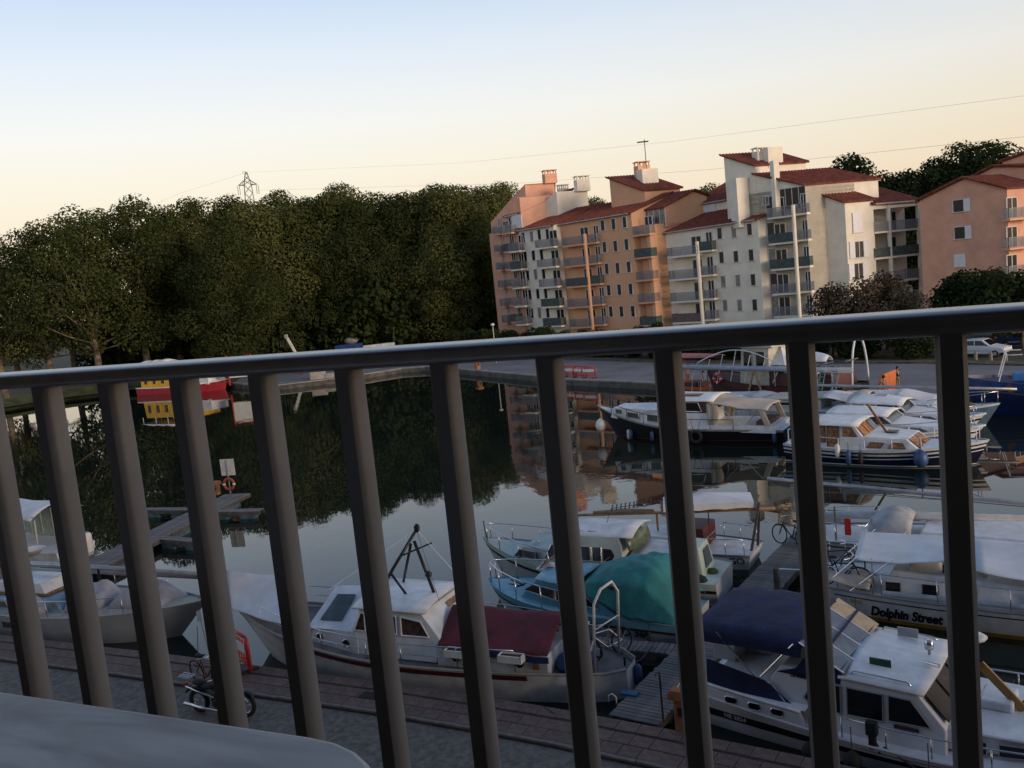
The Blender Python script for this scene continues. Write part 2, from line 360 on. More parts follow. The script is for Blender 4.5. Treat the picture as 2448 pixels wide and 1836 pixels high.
def xblock(root, P, Q, tops, D, wm, rise=0, zb=0.0, roof=True, gut=False, name='wall'):
    T = [onwall(px, py, P, Q) for px, py in tops]
    A = Vector((P.x, P.y, zb)); B = Vector((Q.x, Q.y, zb)); T[0].x, T[0].y = P.x, P.y; T[-1].x, T[-1].y = Q.x, Q.y
    up = Vector((0, 0, rise)); k = len(T); fr = [A] + T + [B]; n_ = len(fr)
    bk = [A+D] + [p+D+up for p in T] + [B+D]
    mb = MB().add(fr+bk, [tuple(range(n_)), tuple(reversed(range(n_, 2*n_)))] + [(i, n_+i, n_+(i+1) % n_, (i+1) % n_) for i in range(n_)])
    w_ = obj(name, mb, wm, root)
    if roof:
        dn = D.normalized(); sl = Vector((0, 0, rise/D.length))
        for i in range(k-1):
            a, b = T[i], T[i+1]; e = (b-a).normalized()*.22
            a2 = a - (e if i == 0 else e*0); b2 = b + (e if i == k-2 else e*0)
            o1 = -dn*.35 - sl*.35; o2 = D + up + dn*.25 + sl*.25; lift = Vector((0, 0, .04))
            r = obj('roof', MB().plate([a2+o1+lift, b2+o1+lift, b2+o2+lift, a2+o2+lift], .16), TILE, root)
            # rows of half-round tiles running down the slope
            cnt = max(3, int((b2-a2).length/.42)) if rise else max(3, int((o2-o1).length/.42)); tb = MB()
            for q in range(cnt+1):
                f_ = q/cnt; up_ = Vector((0, 0, .20))
                if rise: s0, s1 = (a2+(b2-a2)*f_)+o1+up_, (a2+(b2-a2)*f_)+o2+up_
                else: s0, s1 = a2+o1+(o2-o1)*f_+up_, b2+o1+(o2-o1)*f_+up_
                tb.tube([s0, s1], .10, 5)
            obj('tile_rows', tb, TILE, r, kind='stuff')
        if gut: obj('gutter', MB().tube([T[0]+(-dn)*.42, T[-1]+(-dn)*.42], .085, 6), GUTTER, root)
    return T
brnd = random.Random(11)
def wallframe(P, Q):
    e = (Q-P); e.z = 0; e.normalize(); n_ = Vector((e.y, -e.x, 0))
    if n_.dot(-Vector((P.x, P.y, 0))) < 0: n_ = -n_
    return e, n_
def win(root, P, Q, px, py, w=.7, h=1.25, shut=0, mull=0, back=0):
    e, n_ = wallframe(P, Q); c = onwall(px, py, P - n_*back, Q - n_*back); rz = math.atan2(e.y, e.x)
    fr = MB(); fw = .07
    for sx in (-1, 1): fr.box(c + e*sx*(w/2) + n_*.03, (fw, .09, h+fw), rz)
    for sz in (-1, 1): fr.box(c + Vector((0, 0, sz*h/2)) + n_*(.03 if sz > 0 else .06), (w+fw*(1 if sz > 0 else 3.2), .09 if sz > 0 else .16, fw), rz)
    for k in range(mull): fr.box(c + e*w*((k+1)/(mull+1)-.5) + n_*.03, (fw*.9, .08, h), rz)
    f_ = obj('window', fr, FRAMEM, root); obj('pane', MB().box(c + n_*.012, (w, .03, h), rz), PANE if brnd.random() > .2 else mat('curtained_pane', (.22, .21, .20), .3, var=.3, scale=2), f_)
    if shut & 3:
        for sx in ((1,) if shut == 1 else (-1, 1)):
            obj('shutter', MB().box(c + e*sx*(w*.5+w*.30) + n_*.06, (w*.55, .05, h*1.05), rz), mat('white_shutter', (.7, .7, .72), .5, var=.04), f_)
    if shut == 4: obj('shutter', MB().box(c + n_*.09, (w+.04, .05, h+.04), rz), mat('white_shutter', (.7, .7, .72), .5, var=.04), f_)
    return c
def balc(root, P, Q, pl, pr, py, depth=1.25, h=1.0, style=0, door=1.0, back=0.0, side=True, slabm=None, dpos=None):
    e, n_ = wallframe(P, Q); pm = ((pl[0]+pr[0])/2, py)
    a = onwall(pl[0], pl[1], P + n_*depth, Q + n_*depth); b = onwall(pr[0], pr[1], P + n_*depth, Q + n_*depth)
    zs = onwall(pm[0], pm[1], P + n_*depth, Q + n_*depth).z; a = a - n_*depth; b = b - n_*depth; a.z = b.z = 0
    L_ = (b-a).length; rz = math.atan2(e.y, e.x); mid = (a+b)/2
    bb = obj('balcony', MB().box(mid + n_*(depth/2) + Vector((0, 0, zs+.1)), (L_, depth, .2), rz), slabm or CREAM, root)
    rm = (RAILM, RAILD, RAILB)[style]
    r = MB(); zc = zs + .2 + h/2 + .05
    if style:
        r.box(mid + n_*(depth-.03) + Vector((0, 0, zc)), (L_, .03, h-.1), rz)
        for q in (a, b): r.box(q + n_*(depth/2) + Vector((0, 0, zc)), (.03, depth, h-.1), rz)
    else:
        nb_ = int(L_/.13)
        for i in range(nb_+1): r.box(a + (b-a)*(i/nb_) + n_*(depth-.03) + Vector((0, 0, zc)), (.055, .03, h-.1), rz)
        for q in (a, b):
            for i in range(1, 8): r.box(q + n_*(depth*i/8) + Vector((0, 0, zc)), (.03, .055, h-.1), rz)
    for zz in (zs+.26, zs+.2+h):
        r.box(mid + n_*(depth-.03) + Vector((0, 0, zz)), (L_+.05, .05, .05), rz)
        for q in (a, b): r.box(q + n_*(depth/2) + Vector((0, 0, zz)), (.05, depth, .05), rz)
    obj('railing', r, rm, bb)
    if door:
        w_, hh = min(1.3, L_*.45)*door, 2.05; f = brnd.uniform(.5, .75) if dpos is None else dpos; c = a + (b-a)*f - n_*back + Vector((0, 0, zs+.2+hh/2))
        d = MB()
        for sx in (-1, 0, 1): d.box(c + e*sx*w_/2 + n_*.03, (.08, .08, hh), rz)
        for sz in (-1, 1): d.box(c + Vector((0, 0, sz*hh/2)) + n_*.03, (w_, .08, .08), rz)
        dd = obj('french_door', d, FRAMEM, root); obj('pane', MB().box(c + n_*.012, (w_, .03, hh), rz), PANE, dd)
    return a, b, zs
def pillar(root, P, Q, px, py0, py1, out=1.2, r=.24, m=None):
    r *= .78
    e, n_ = wallframe(P, Q); c = onwall(px, py0, P+n_*out, Q+n_*out); c2 = onwall(px, py1, P+n_*out, Q+n_*out)
    obj('column', MB().tube([(c.x, c.y, 0), (c.x, c.y, c2.z)], r, 10), m, root)
def chim(root, c, w, d, h, rz, m):
    b = obj('chimney', MB().box((c.x, c.y, c.z+h/2), (w, d, h), rz), m, root)
    t = MB(); 
    for sx in (-1, 0, 1):
        for sy in (-1, 1): q = Matrix.Rotation(rz, 3, 'Z') @ Vector((sx*w*.44, sy*d*.4, 0)); t.box((c.x+q.x, c.y+q.y, c.z+h+.22), (.14, .14, .44), rz)
    t.box((c.x, c.y, c.z+h+.48), (w+.15, d+.15, .1), rz); obj('chimney_cap', t, m, b)
AWAY, ACR = -45, 72                              # bearings of the canal-side walls and of the return walls
def dirb(b): return Vector((math.sin(R(b)), math.cos(R(b)), 0))
# plan corners, walked from right to left along the street front
pJ = atY(2021, 520, 97); pJ.z = 0
pK = corner(pJ, ACR, 2200, 560)
pI = corner(pJ, AWAY, *z2(1150, 700)); pH = corner(pI, ACR, *z2(985, 700))
pG1 = corner(pH, AWAY, *z2(645, 800)); pG = corner(pG1, ACR, *z2(575, 800))
pF = corner(pG, AWAY, *z2(190, 1000)); pE6 = corner(pF, AWAY, *z1(1672, 800))
pE5 = corner(pE6, ACR, *z1(1530, 800)); pE4 = corner(pE5, AWAY, *z1(1385, 900)); pE3 = corner(pE5, AWAY, *z1(1062, 900)); pE2 = corner(pE5, AWAY, *z1(740, 900))
pC2 = corner(pE2, ACR, *z1(680, 900)); pC1 = corner(pC2, AWAY, *z1(365, 900))
pSa = corner(pC1, ACR+180, *z1(300, 900)) ; pS1 = corner(pC1, AWAY, *z1(250, 900)); pS0 = corner(pC1, AWAY, *z1(120, 900))
dB = dirb(ACR)
# --- right salmon block
pM = atY(2412, 600, 90); pM.z = 0; pL = corner(pM, AWAY, 2203, 600)
b = thing('apartment_building', (0, 0, 0), 0, 'salmon apartment building with gable wall and three shuttered windows, at right edge', 'building', 'apartment buildings across the basin')
D = dirb(60)*13
xblock(b, pL, pM, [z3(732, 437), z3(1035, 283), z3(1345, 352)], D, SALMON)
xblock(b, pL+dirb(60)*6+dirb(135)*2, pM+dirb(60)*6+dirb(135)*6, [z3(1100, 275), z3(1240, 203), z3(1560, 262)], D, SALMON)
pT = pM + dirb(60)*13
xblock(b, corner(pT, AWAY, *z3(1300, 200)), pT, [z3(1300, 168), z3(1600, 20)], dirb(60)*8, SALMON)
for px, py, s in ((993, 472, 1), (1003, 660, 1), (1003, 853, 4)): win(b, pL, pM, *z3(px, py), 1.05, 1.25, shut=s)
pN = pM + dirb(ACR)*8
for i, (py, st) in enumerate(((565, 0), (768, 0), (965, 0), (1165, 0))):
    balc(b, pM, pN, z3(1352, py), z3(1560, py-30), z3(1400, py)[1], 1.0, style=st, slabm=ORNG, dpos=.35)
# --- right cream block with shutters and corner balconies
b = thing('apartment_building', (0, 0, 0), 0, 'cream apartment building with white shutters, tall tower and broad tiled roof', 'building', 'apartment buildings across the basin')
xblock(b, pI, pJ, [z2(1150, 490), z2(1312, 545)], (corner(pJ, ACR, *z2(1542, 540))-pJ), CREAM)
pJ2 = corner(pJ, ACR, *z2(1542, 540))
for px, py, s in ((1408, 715, 4), (1425, 940, 3), (1420, 1125, 3)): win(b, pJ, pJ2, *z2(px, py), 1.15, 2.1 if s == 4 else 1.75, shut=s, mull=1)
pJ3 = pJ2 - dirb(ACR-90+180)*0
# recessed balconies between the shutter wall and the end pillar
rec = dirb(ACR-90)*2.2
xblock(b, pJ2+rec, pK+rec, [z2(1545, 575), z2(1940, 545)], dirb(ACR-90)*6, CREAM, roof=False)
T = xblock(b, pJ2, pK, [z2(1545, 560), z2(1940, 530)], dirb(ACR-90)*7, CREAM, rise=2.2, zb=atxy(*z2(1700, 590), (pJ2+pK)/2), gut=True, name='lintel')
for py, st in ((790, 0), (1008, 1), (1215, 0), (1420, 0)):
    balc(b, pJ2+rec, pK+rec, z2(1560, py+18), z2(1930, py-22), z2(1750, py)[1], 2.3, style=st, dpos=.72 if py != 1215 else .3)
pillar(b, pJ2, pK, z2(1680, 800)[0], z2(1680, 800)[1], z2(1680, 560)[1], -.1, .3, CREAM)
obj('end_pillar', MB().bar((pK.x, pK.y, 0), (pK.x, pK.y, T[-1].z-.2), .55), CREAM, b)
# central tower and stacks
pHt = pH + dirb(AWAY)*0
T = xblock(b, pH, corner(pH, ACR, *z2(1385, 420)), [z2(975, 404), z2(1385, 374)], dirb(AWAY)*8.5, CREAM, roof=False)
xblock(b, corner(pH, AWAY, *z2(575, 600)), pH, [z2(575, 312), z2(970, 400)], dirb(ACR)*9.5, CREAM, roof=True)
pTa = corner(pH, AWAY, *z2(300, 400)); pTb = corner(pH, AWAY, *z2(560, 400))
xblock(b, pTa, pTb, [z2(295, 155), z2(560, 235)], dirb(ACR)*6.6, CREAM)
cc = onwall(*z2(595, 190), pTa + dB*2.5, pTb + dB*2.5); cc.z -= .7; chim(b, cc, 1.5, 1.1, 1.6, R(90-ACR), CREAM)
cc = onwall(*z2(690, 215), pTa + dB*3.0, pTb + dB*3.0); cc.z -= .3
obj('lift_housing', MB().box((cc.x, cc.y, cc.z+.9), (1.9, 1.5, 2.2), R(90-ACR)), CREAM, b)
cc = onwall(*z2(425, 640), pTa-dB*.6, pTb-dB*.6); obj('flue_stack', MB().box((cc.x, cc.y, cc.z+1.2), (1.5, 1.5, 5.4), R(90-ACR)), CREAM, b)
cc = onwall(*z2(725, 460), pTa-dB*.1, pTb-dB*.1); obj('flue_stack', MB().box((cc.x, cc.y, cc.z+.4), (.7, .7, 6.0), R(90-ACR)), CREAM, b)
win(b, pTa, pH, *z2(640, 528), .7, 1.0); win(b, pTa, pH, *z2(862, 510), 3.1, 2.3, mull=3)
for i, (pyl, pyr) in enumerate(((680, 650), (900, 872), (1118, 1096), (1328, 1308), (1520, 1505))):
    balc(b, pG1, pH, z2(650+i*14, pyl), z2(870+i*13, pyl-12), z2(760, pyl-3)[1], 1.0, style=(0, 1, 1, 0, 0)[i], dpos=.3)
    balc(b, pG1, pH, z2(885+i*13, pyr+2), z2(985+i*13, pyr-8), z2(930, pyr)[1], .8, style=(0, 0, 1, 0, 0)[i], dpos=.5)
    win(b, pG1, pH, z2(672+i*12, 0)[0], z2(0, pyl-110)[1], .9, 2.0)
pillar(b, pG1, pH, *z2(900, 1100), z2(850, 560)[1], 1.0, .26, CREAM)
# --- middle cream block
b = thing('apartment_building', (0, 0, 0), 0, 'cream apartment building with three columns of small windows under a low red roof', 'building', 'apartment buildings across the basin')
xblock(b, pE6, pG, [z1(1672, 668), z2(560, 690)], dirb(ACR)*5.8, CREAM, rise=1.9, gut=True)
pU = pE6 + dB*5.5; pV = pG + dB*5.5
xblock(b, corner(pU, AWAY, *z2(25, 600)), corner(pU, AWAY, *z2(330, 600)), [z2(28, 572), z2(325, 520)], dB*5, CREAM, rise=2.3, gut=True)
win(b, pU, pV, *z2(125, 620), 3.0, 2.0, shut=4)
for col in ((250, 370, 502), (266, 388, 516), (281, 404, 532), (296, 420, 547)):
    i = (250, 266, 281, 296).index(col[0]); py = ((805, 790, 770), (1008, 1000, 988), (1212, 1202, 1196), (1412, 1410, 1408))[i]
    for x_, y_ in zip(col, py): win(b, pE6, pG, *z2(x_, y_), .62, 1.3)
for i, py in enumerate((890, 1098, 1300, 1490)):
    balc(b, pE6, pG, z1(1680+i*16, py), z1(1955+i*12, py-18), z1(1810, py-5)[1], 1.2, style=(0, 0, 0, 2)[i], dpos=.8)
    balc(b, pE6, pG, z2(72+i*10, (970, 1175, 1375, 1550)[i]+2), z2(185+i*9, (955, 1165, 1365, 1540)[i]), z2(120, (963, 1170, 1370, 1545)[i])[1], .9, style=(1, 0, 0, 0)[i], dpos=.55)
pillar(b, pE6, pG, *z2(80, 1200), z2(65, 870)[1], 1.0, .28, CREAM)
# --- orange block
b = thing('apartment_building', (0, 0, 0), 0, 'orange apartment building with two balcony stacks and a square tiled tower', 'building', 'apartment buildings across the basin')
T = xblock(b, pE2, pE4, [z1(735, 590), z1(1345, 490)], dB*5.5, ORNG, rise=1.9, gut=True)
pB5 = corner(pE5, ACR, *z1(2045, 500)); pB4 = corner(pE5, ACR, *z1(1642, 500))
xblock(b, pB4, pB5, [z1(1642, 442), z1(1905, 292), z1(2045, 332)], (pE4-pE5)*1.15, ORNG)
xblock(b, pE5, pB4, [z1(1530, 592), z1(1642, 585)], (pE4-pE5).normalized()*.5, ORNG, roof=False, name='fin_wall')
rb = (pB4-pE5)*.5
xblock(b, pE4+rb, pE5+rb, [z1(1400, 600), z1(1560, 590)], dB*4, ORNG, roof=False)
win(b, pE4+(pB4-pE5), pB4, *z1(1562, 535), 3.2, 2.1, mull=3)
pTa = corner(pE4+dB*3, AWAY, *z1(1175, 400)); pTb = corner(pE4+dB*3, AWAY, *z1(1482, 400))
xblock(b, pTa, pTb, [z1(1165, 178), z1(1482, 288)], (corner(pTb, ACR, *z1(1795, 300))-pTb), ORNG)
cc = onwall(*z1(1455, 150), pTa+dB*3.5, pTb+dB*3.5); cc.z -= .8; chim(b, cc, 1.7, 1.2, 2.0, R(90-ACR), ORNG)
cc = onwall(*z1(1500, 190), pTa+dB*3.2, pTb+dB*3.2); obj('lift_housing', MB().box((cc.x, cc.y, cc.z+.2), (2.2, 1.7, 2.2), R(90-ACR)), CREAM, b)
an = MB().tube([(cc.x, cc.y, cc.z), (cc.x, cc.y, cc.z+5)], .05, 5)
for k in range(5): an.tube([(cc.x-.9, cc.y+.2*k-.4, cc.z+4.7), (cc.x+.5, cc.y+.2*k-.4, cc.z+4.7)], .03, 4)
obj('aerial', an, DARKSTEEL, b)
for i, rw in enumerate((((1098, 600), (1195, 588), (1295, 570)), ((1115, 795), (1213, 785), (1313, 770)), ((1135, 990), (1233, 983), (1333, 972)), ((1153, 1183), (1248, 1178), (1350, 1172)), ((1172, 1375), (1268, 1374), (1370, 1372)))):
    for x_, y_ in rw: win(b, pE2, pE4, *z1(x_, y_), .62, 1.35)
for i, py in enumerate((792, 978, 1163, 1350, 1532)):
    balc(b, pE2, pE4, z1(735+i*18, py+6), z1(930+i*17, py-14), z1(830, py-4)[1], 1.15, style=(0, 0, 1, 0, 0)[i], slabm=ORNG, dpos=.8)
    balc(b, pE2, pE4, z1(945+i*18, py-18), z1(1042+i*17, py-30), z1(990, py-24)[1], .8, style=(0, 0, 1, 0, 0)[i], slabm=ORNG, dpos=.7)
pillar(b, pE2, pE4, *z1(960, 1000), z1(930, 670)[1], .9, .3, ORNG)
for i, py in enumerate((697, 903, 1106, 1308, 1515)):
    balc(b, pE4+rb, pE5+rb, z1(1368+i*17, py), z1(1520+i*16, py-10), z1(1440, py-3)[1], 1.4, style=(0, 1, 0, 0, 1)[i], slabm=ORNG, dpos=.6)
# --- left cream block
b = thing('apartment_building', (0, 0, 0), 0, 'narrow cream apartment building with blank square tower between salmon and orange blocks', 'building', 'apartment buildings across the basin')
xblock(b, pC1, pC2, [z1(338, 648), z1(662, 598)], dB*6.5, CREAM, rise=2.0, gut=True)
pTa = corner(pC1+dB*4, AWAY, *z1(530, 450)); pTb = corner(pC1+dB*4, AWAY, *z1(692, 450))
xblock(b, pTa, pTb, [z1(525, 432), z1(668, 298), z1(692, 294)], (corner(pTb, ACR, *z1(968, 400))-pTb), CREAM, roof=False)
cc = corner(pTb, ACR, *z1(925, 400)); cc.z = atxy(*z1(925, 290), cc); chim(b, cc, 1.9, 1.1, 1.5, R(90-ACR), CREAM)
cc = corner(pTb+dirb(AWAY)*4, ACR, *z1(740, 300)); cc.z = atxy(*z1(740, 300), cc); chim(b, cc, 1.4, .9, .5, R(90-ACR), CREAM)
for i, rw in enumerate((((383, 710), (458, 700), (527, 682), (600, 678)), ((402, 880), (475, 870), (548, 862)), ((424, 1050), (494, 1040), (567, 1035)), ((442, 1222), (514, 1215), (586, 1212)), ((460, 1390), (530, 1385), (604, 1385)))):
    for x_, y_ in rw: win(b, pC1, pC2, *z1(x_, y_), .6, 1.35)
for i, py in enumerate((812, 990, 1168, 1345, 1520)):
    balc(b, pC1, pC2, z1(492+i*18, py+6), z1(660+i*16, py-8), z1(580, py-2)[1], 1.0, style=(0, 0, 0, 1, 1)[i], dpos=.75)
for i, py in enumerate((845, 1008, 1172, 1338, 1503)):
    balc(b, pS1, pC1, z1(250+i*17, py+3), z1(345+i*17, py-3), z1(300, py)[1], 1.2, style=(0, 1, 0, 0, 0)[i])
# --- far salmon block
b = thing('apartment_building', (0, 0, 0), 0, 'far salmon apartment building with stepped gable, leftmost of the row', 'building', 'apartment buildings across the basin')
xblock(b, pS0, pC1-dirb(AWAY)*.3+dB*.3, [z1(170, 560), z1(280, 350), z1(340, 350)], dB*9, SALMON, roof=False)
xblock(b, corner(pS0, AWAY, *z1(240, 600))+dB*.0, pC1+dB*.35, [z1(250, 520), z1(370, 492)], dB*8, SALMON, rise=2.6, gut=True)
pTa = corner(pC1+dB*5, AWAY, *z1(283, 400)); pTb = corner(pC1+dB*5, AWAY, *z1(410, 400))
xblock(b, pTa, pTb, [z1(280, 355), z1(405, 228), z1(412, 226)], (corner(pTb, ACR, *z1(668, 300))-pTb), SALMON, roof=False)
cc = corner(pTb, ACR, *z1(630, 300)); cc.z = atxy(*z1(630, 220), cc); chim(b, cc, 1.8, 1.1, 1.3, R(90-ACR), SALMON)
win(b, pS0, pC1, *z1(325, 565), 1.8, 1.7, shut=4); win(b, pS0, pC1, *z1(225, 595), 1.3, 1.0)
pS9 = corner(pS0, AWAY, *z1(95, 900))
xblock(b, pS9, pS0, [z1(98, 675), z1(150, 660)], dB*5, SALMON, roof=False)
for i, py in enumerate((680, 845, 1005, 1165, 1330, 1480)):
    balc(b, pS0, pC1, z1(185+i*17, py+4), z1(275+i*11, py-4), z1(220, py)[1], 1.0, style=(0, 1, 0, 0, 0, 1)[i], slabm=SALMON)
    balc(b, pS9, pS0, z1(105+i*17, py+12), z1(150+i*16, py+8), z1(120, py+10)[1], 1.0, style=0, slabm=SALMON)
# ---------------------------------------------------------------- trees
LEAF_A = leafmat('plane_leaves', (.036, .046, .018), (.062, .076, .027), (.11, .118, .042))
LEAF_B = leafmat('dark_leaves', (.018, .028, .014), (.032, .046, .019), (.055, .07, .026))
LEAF_C = leafmat('tamarisk_leaves', (.05, .04, .03), (.095, .078, .055), (.14, .115, .08))
BARK = mat('plane_bark', (.15, .115, .085), .95, var=.35, scale=1.2, bump=.6)
def leaf_cloud(rnd, clumps, n, size, up=.35):
    vs, fs = [], []; tot = sum(r**2 for _, r in clumps)
    for c, r in clumps:
        for _ in range(int(n*r*r/tot)):
            d = Vector((rnd.gauss(0, 1), rnd.gauss(0, 1), rnd.gauss(0, 1))).normalized(); q = r*(.55 + .5*rnd.random()**.6)
            p = c + Vector((d.x*q, d.y*q, d.z*q*.85)); s = size*rnd.uniform(.55, 1.25)
            nn = (d + Vector((rnd.gauss(0, .5), rnd.gauss(0, .5), rnd.gauss(up, .5)))).normalized()
            a = nn.orthogonal().normalized(); a = Matrix.Rotation(rnd.random()*6.28, 3, nn) @ a; b = nn.cross(a); k = len(vs)
            vs += [p-a*s*.5, p+b*s*.42-nn*s*.1, p+a*s*.6-nn*s*.18, p-b*s*.38-nn*s*.08]; fs.append((k, k+1, k+2, k+3))
    mb = MB(); mb.v = [tuple(v) for v in vs]; mb.f = fs; return mb
def tree_proto(seed, h, rad, n, size, lm, trunk_h, nclump=26, spread=1.0, lowc=.22, sparse=0):
    rnd = random.Random(seed); clumps = []; tk = MB(); tr = h*.017+.08
    lean = Vector((rnd.uniform(-.03, .03), rnd.uniform(-.03, .03), 1))
    top = lean*(h*.8); tk.tube([Vector((0, 0, -.4)), Vector((0, 0, .4)), lean*trunk_h, lean*(h*.55), top], [tr*1.45, tr*1.05, tr*.8, tr*.45, tr*.1], 7)
    for i in range(nclump):
        f = (i+.5)/nclump; z = h*(lowc + (1-lowc-.06)*f); prof = math.sin(math.pi*min(1, .18+.80*f**1.05))**.7
        a = i*2.4 + rnd.uniform(-.5, .5); rr_ = rad*prof*(rnd.uniform(.35, .95) if i % 3 else rnd.uniform(0, .4))
        c = Vector((math.cos(a)*rr_*spread, math.sin(a)*rr_*spread, z)); r = rad*rnd.uniform(.24, .42)*(.75+.5*prof); clumps.append((c, r))
        s = lean*max(trunk_h*.8, min(h*.62, z*.62)); mid = (s+c)/2 + Vector((0, 0, -.4)); tk.tube([s, mid, c], [tr*.34, tr*.2, tr*.06], 5)
    return leaf_cloud(rnd, clumps, n, size), tk
PROTO = {}
def plant_tree(key, loc, scale, rz, label, group, zs=1.0, name='plane_tree', cat='tree'):
    if key not in PROTO:
        spec = TREES[key]; lv, tk = tree_proto(*spec)
        cm = bpy.data.meshes.new('crown'); cm.from_pydata(lv.v, [], lv.f); cm.materials.append(spec[5])
        tm = bpy.data.meshes.new('trunk'); tm.from_pydata(tk.v, [], tk.f); tm.materials.append(BARK); tm.polygons.foreach_set('use_smooth', [True]*len(tm.polygons)); PROTO[key] = (cm, tm)
    cm, tm = PROTO[key]; r = thing(name, loc, rz, label, cat, group); r.scale = (scale, scale, scale*zs)
    link(bpy.data.objects.new('trunk', tm), r); link(bpy.data.objects.new('crown', cm), r); return r
TREES = {'p1': (1, 27, 8.2, 30000, .40, LEAF_A, 5.5, 34), 'p2': (2, 27, 7.6, 30000, .40, LEAF_A, 6, 32), 'p3': (3, 27, 8.6, 30000, .40, LEAF_A, 5, 36, 1.0, .14), 'open': (4, 27, 8.4, 13000, .40, LEAF_A, 7, 24, 1.15, .24), 'open2': (9, 27, 8.0, 14500, .40, LEAF_A, 7, 26, 1.1, .2),
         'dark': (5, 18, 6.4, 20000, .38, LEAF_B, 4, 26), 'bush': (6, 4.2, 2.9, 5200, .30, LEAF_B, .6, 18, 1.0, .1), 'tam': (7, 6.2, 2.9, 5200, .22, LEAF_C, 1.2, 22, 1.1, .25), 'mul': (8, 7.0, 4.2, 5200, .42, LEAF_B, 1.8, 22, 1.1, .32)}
def skyline(px): # photo y of the tree line
    T = [(-60, 560), (0, 545), (55, 545), (75, 500), (160, 490), (230, 480), (290, 468), (340, 475), (400, 490), (445, 462), (500, 455), (560, 470), (640, 450), (720, 462), (770, 445), (830, 437), (900, 452), (960, 450), (1000, 440), (1060, 438), (1110, 437), (1180, 428), (1240, 425), (1330, 470), (1420, 468), (1560, 470), (1690, 440), (1760, 440)]
    for (a, b), (c, d) in zip(T, T[1:]):
        if a <= px <= c: return b+(d-b)*(px-a)/(c-a)
    return T[-1][1]
trnd = random.Random(21); GB = 'plane trees along the far bank'
rows = [  # photo x, depth, proto, top shift in px
 (-50, 124, 'open', 8), (62, 126, 'open2', 0), (175, 123, 'open', -2), (292, 127, 'open2', -4), (380, 134, 'p2', 8),
 (520, 121, 'p3', 62), (600, 137, 'p1', 12), (690, 139, 'p2', 34), (775, 141, 'p1', 6), (850, 139, 'p3', 30), (935, 141, 'p2', 14), (1010, 142, 'p1', 6), (1075, 138, 'p2', 4), (1150, 150, 'p1', 4),
 (-10, 142, 'open2', 20), (120, 146, 'open', 14), (235, 150, 'open2', 18), (450, 146, 'p1', 2), (545, 150, 'p2', 2), (655, 147, 'p3', -2), (735, 152, 'p1', 6), (815, 146, 'p2', -2), (885, 152, 'p3', 4), (965, 155, 'p1', 2), (1040, 157, 'p2', 0), (1105, 162, 'p3', 0), (1195, 170, 'p1', 0),
 (470, 132, 'p2', 80), (640, 136, 'p3', 130), (760, 138, 'p1', 120), (930, 138, 'p3', 110), (1040, 136, 'p3', 90), (1120, 142, 'p1', 60)]
ords = ['first', 'second', 'third', 'fourth', 'fifth', 'sixth', 'seventh', 'eighth', 'ninth', 'tenth', 'eleventh', 'twelfth', 'thirteenth', 'fourteenth']
for i, (px, dep, key, sh) in enumerate(rows):
    p = atY(px, skyline(px)+sh, dep); h = p.z*1.0; base = Vector((p.x, p.y, 0))
    # the trunk stands below the crown top along the same vertical
    s = h/27/1.0
    row = 'front row' if i < 14 else 'back row' if i < 27 else 'lowest row by the water'; k = i if i < 14 else i-14 if i < 27 else i-27
    plant_tree(key, base, s, trnd.random()*6.28, ('tall %s plane tree, %s from left, %s' % ('open' if key.startswith('open') else 'dense dark green', ords[k], row)), GB)
for i, (px, py, dep, key) in enumerate(((1420, 470, 165, 'p2'), (1340, 478, 170, 'p1'), (1560, 470, 150, 'p1'), (1690, 440, 140, 'p2'), (1640, 462, 145, 'p3'))):
    p = atY(px, py, dep); plant_tree(key, (p.x, p.y, 0), p.z/27, trnd.random()*6.28, 'tree crown showing above the roofs %s' % ('between the cream tower and the orange tower', 'just right of the salmon tower', 'right of the orange tower', 'left of the tallest cream tower', 'behind the upper orange gable')[i], 'trees behind the apartment roofs')
for i, (px, py, dep, sc_) in enumerate(((2035, 362, 128, 1), (2105, 398, 134, .95), (2175, 400, 130, 1), (2230, 372, 134, 1), (2300, 352, 130, 1.05), (2375, 350, 126, 1.05), (2425, 375, 124, 1))):
    p = atY(px, py, dep); plant_tree('dark', (p.x, p.y, 0), p.z/18*sc_*.97, trnd.random()*6.28, 'dark broadleaf tree behind the cream and salmon blocks, %s from the left' % ords[i], 'dark trees behind the buildings at right')
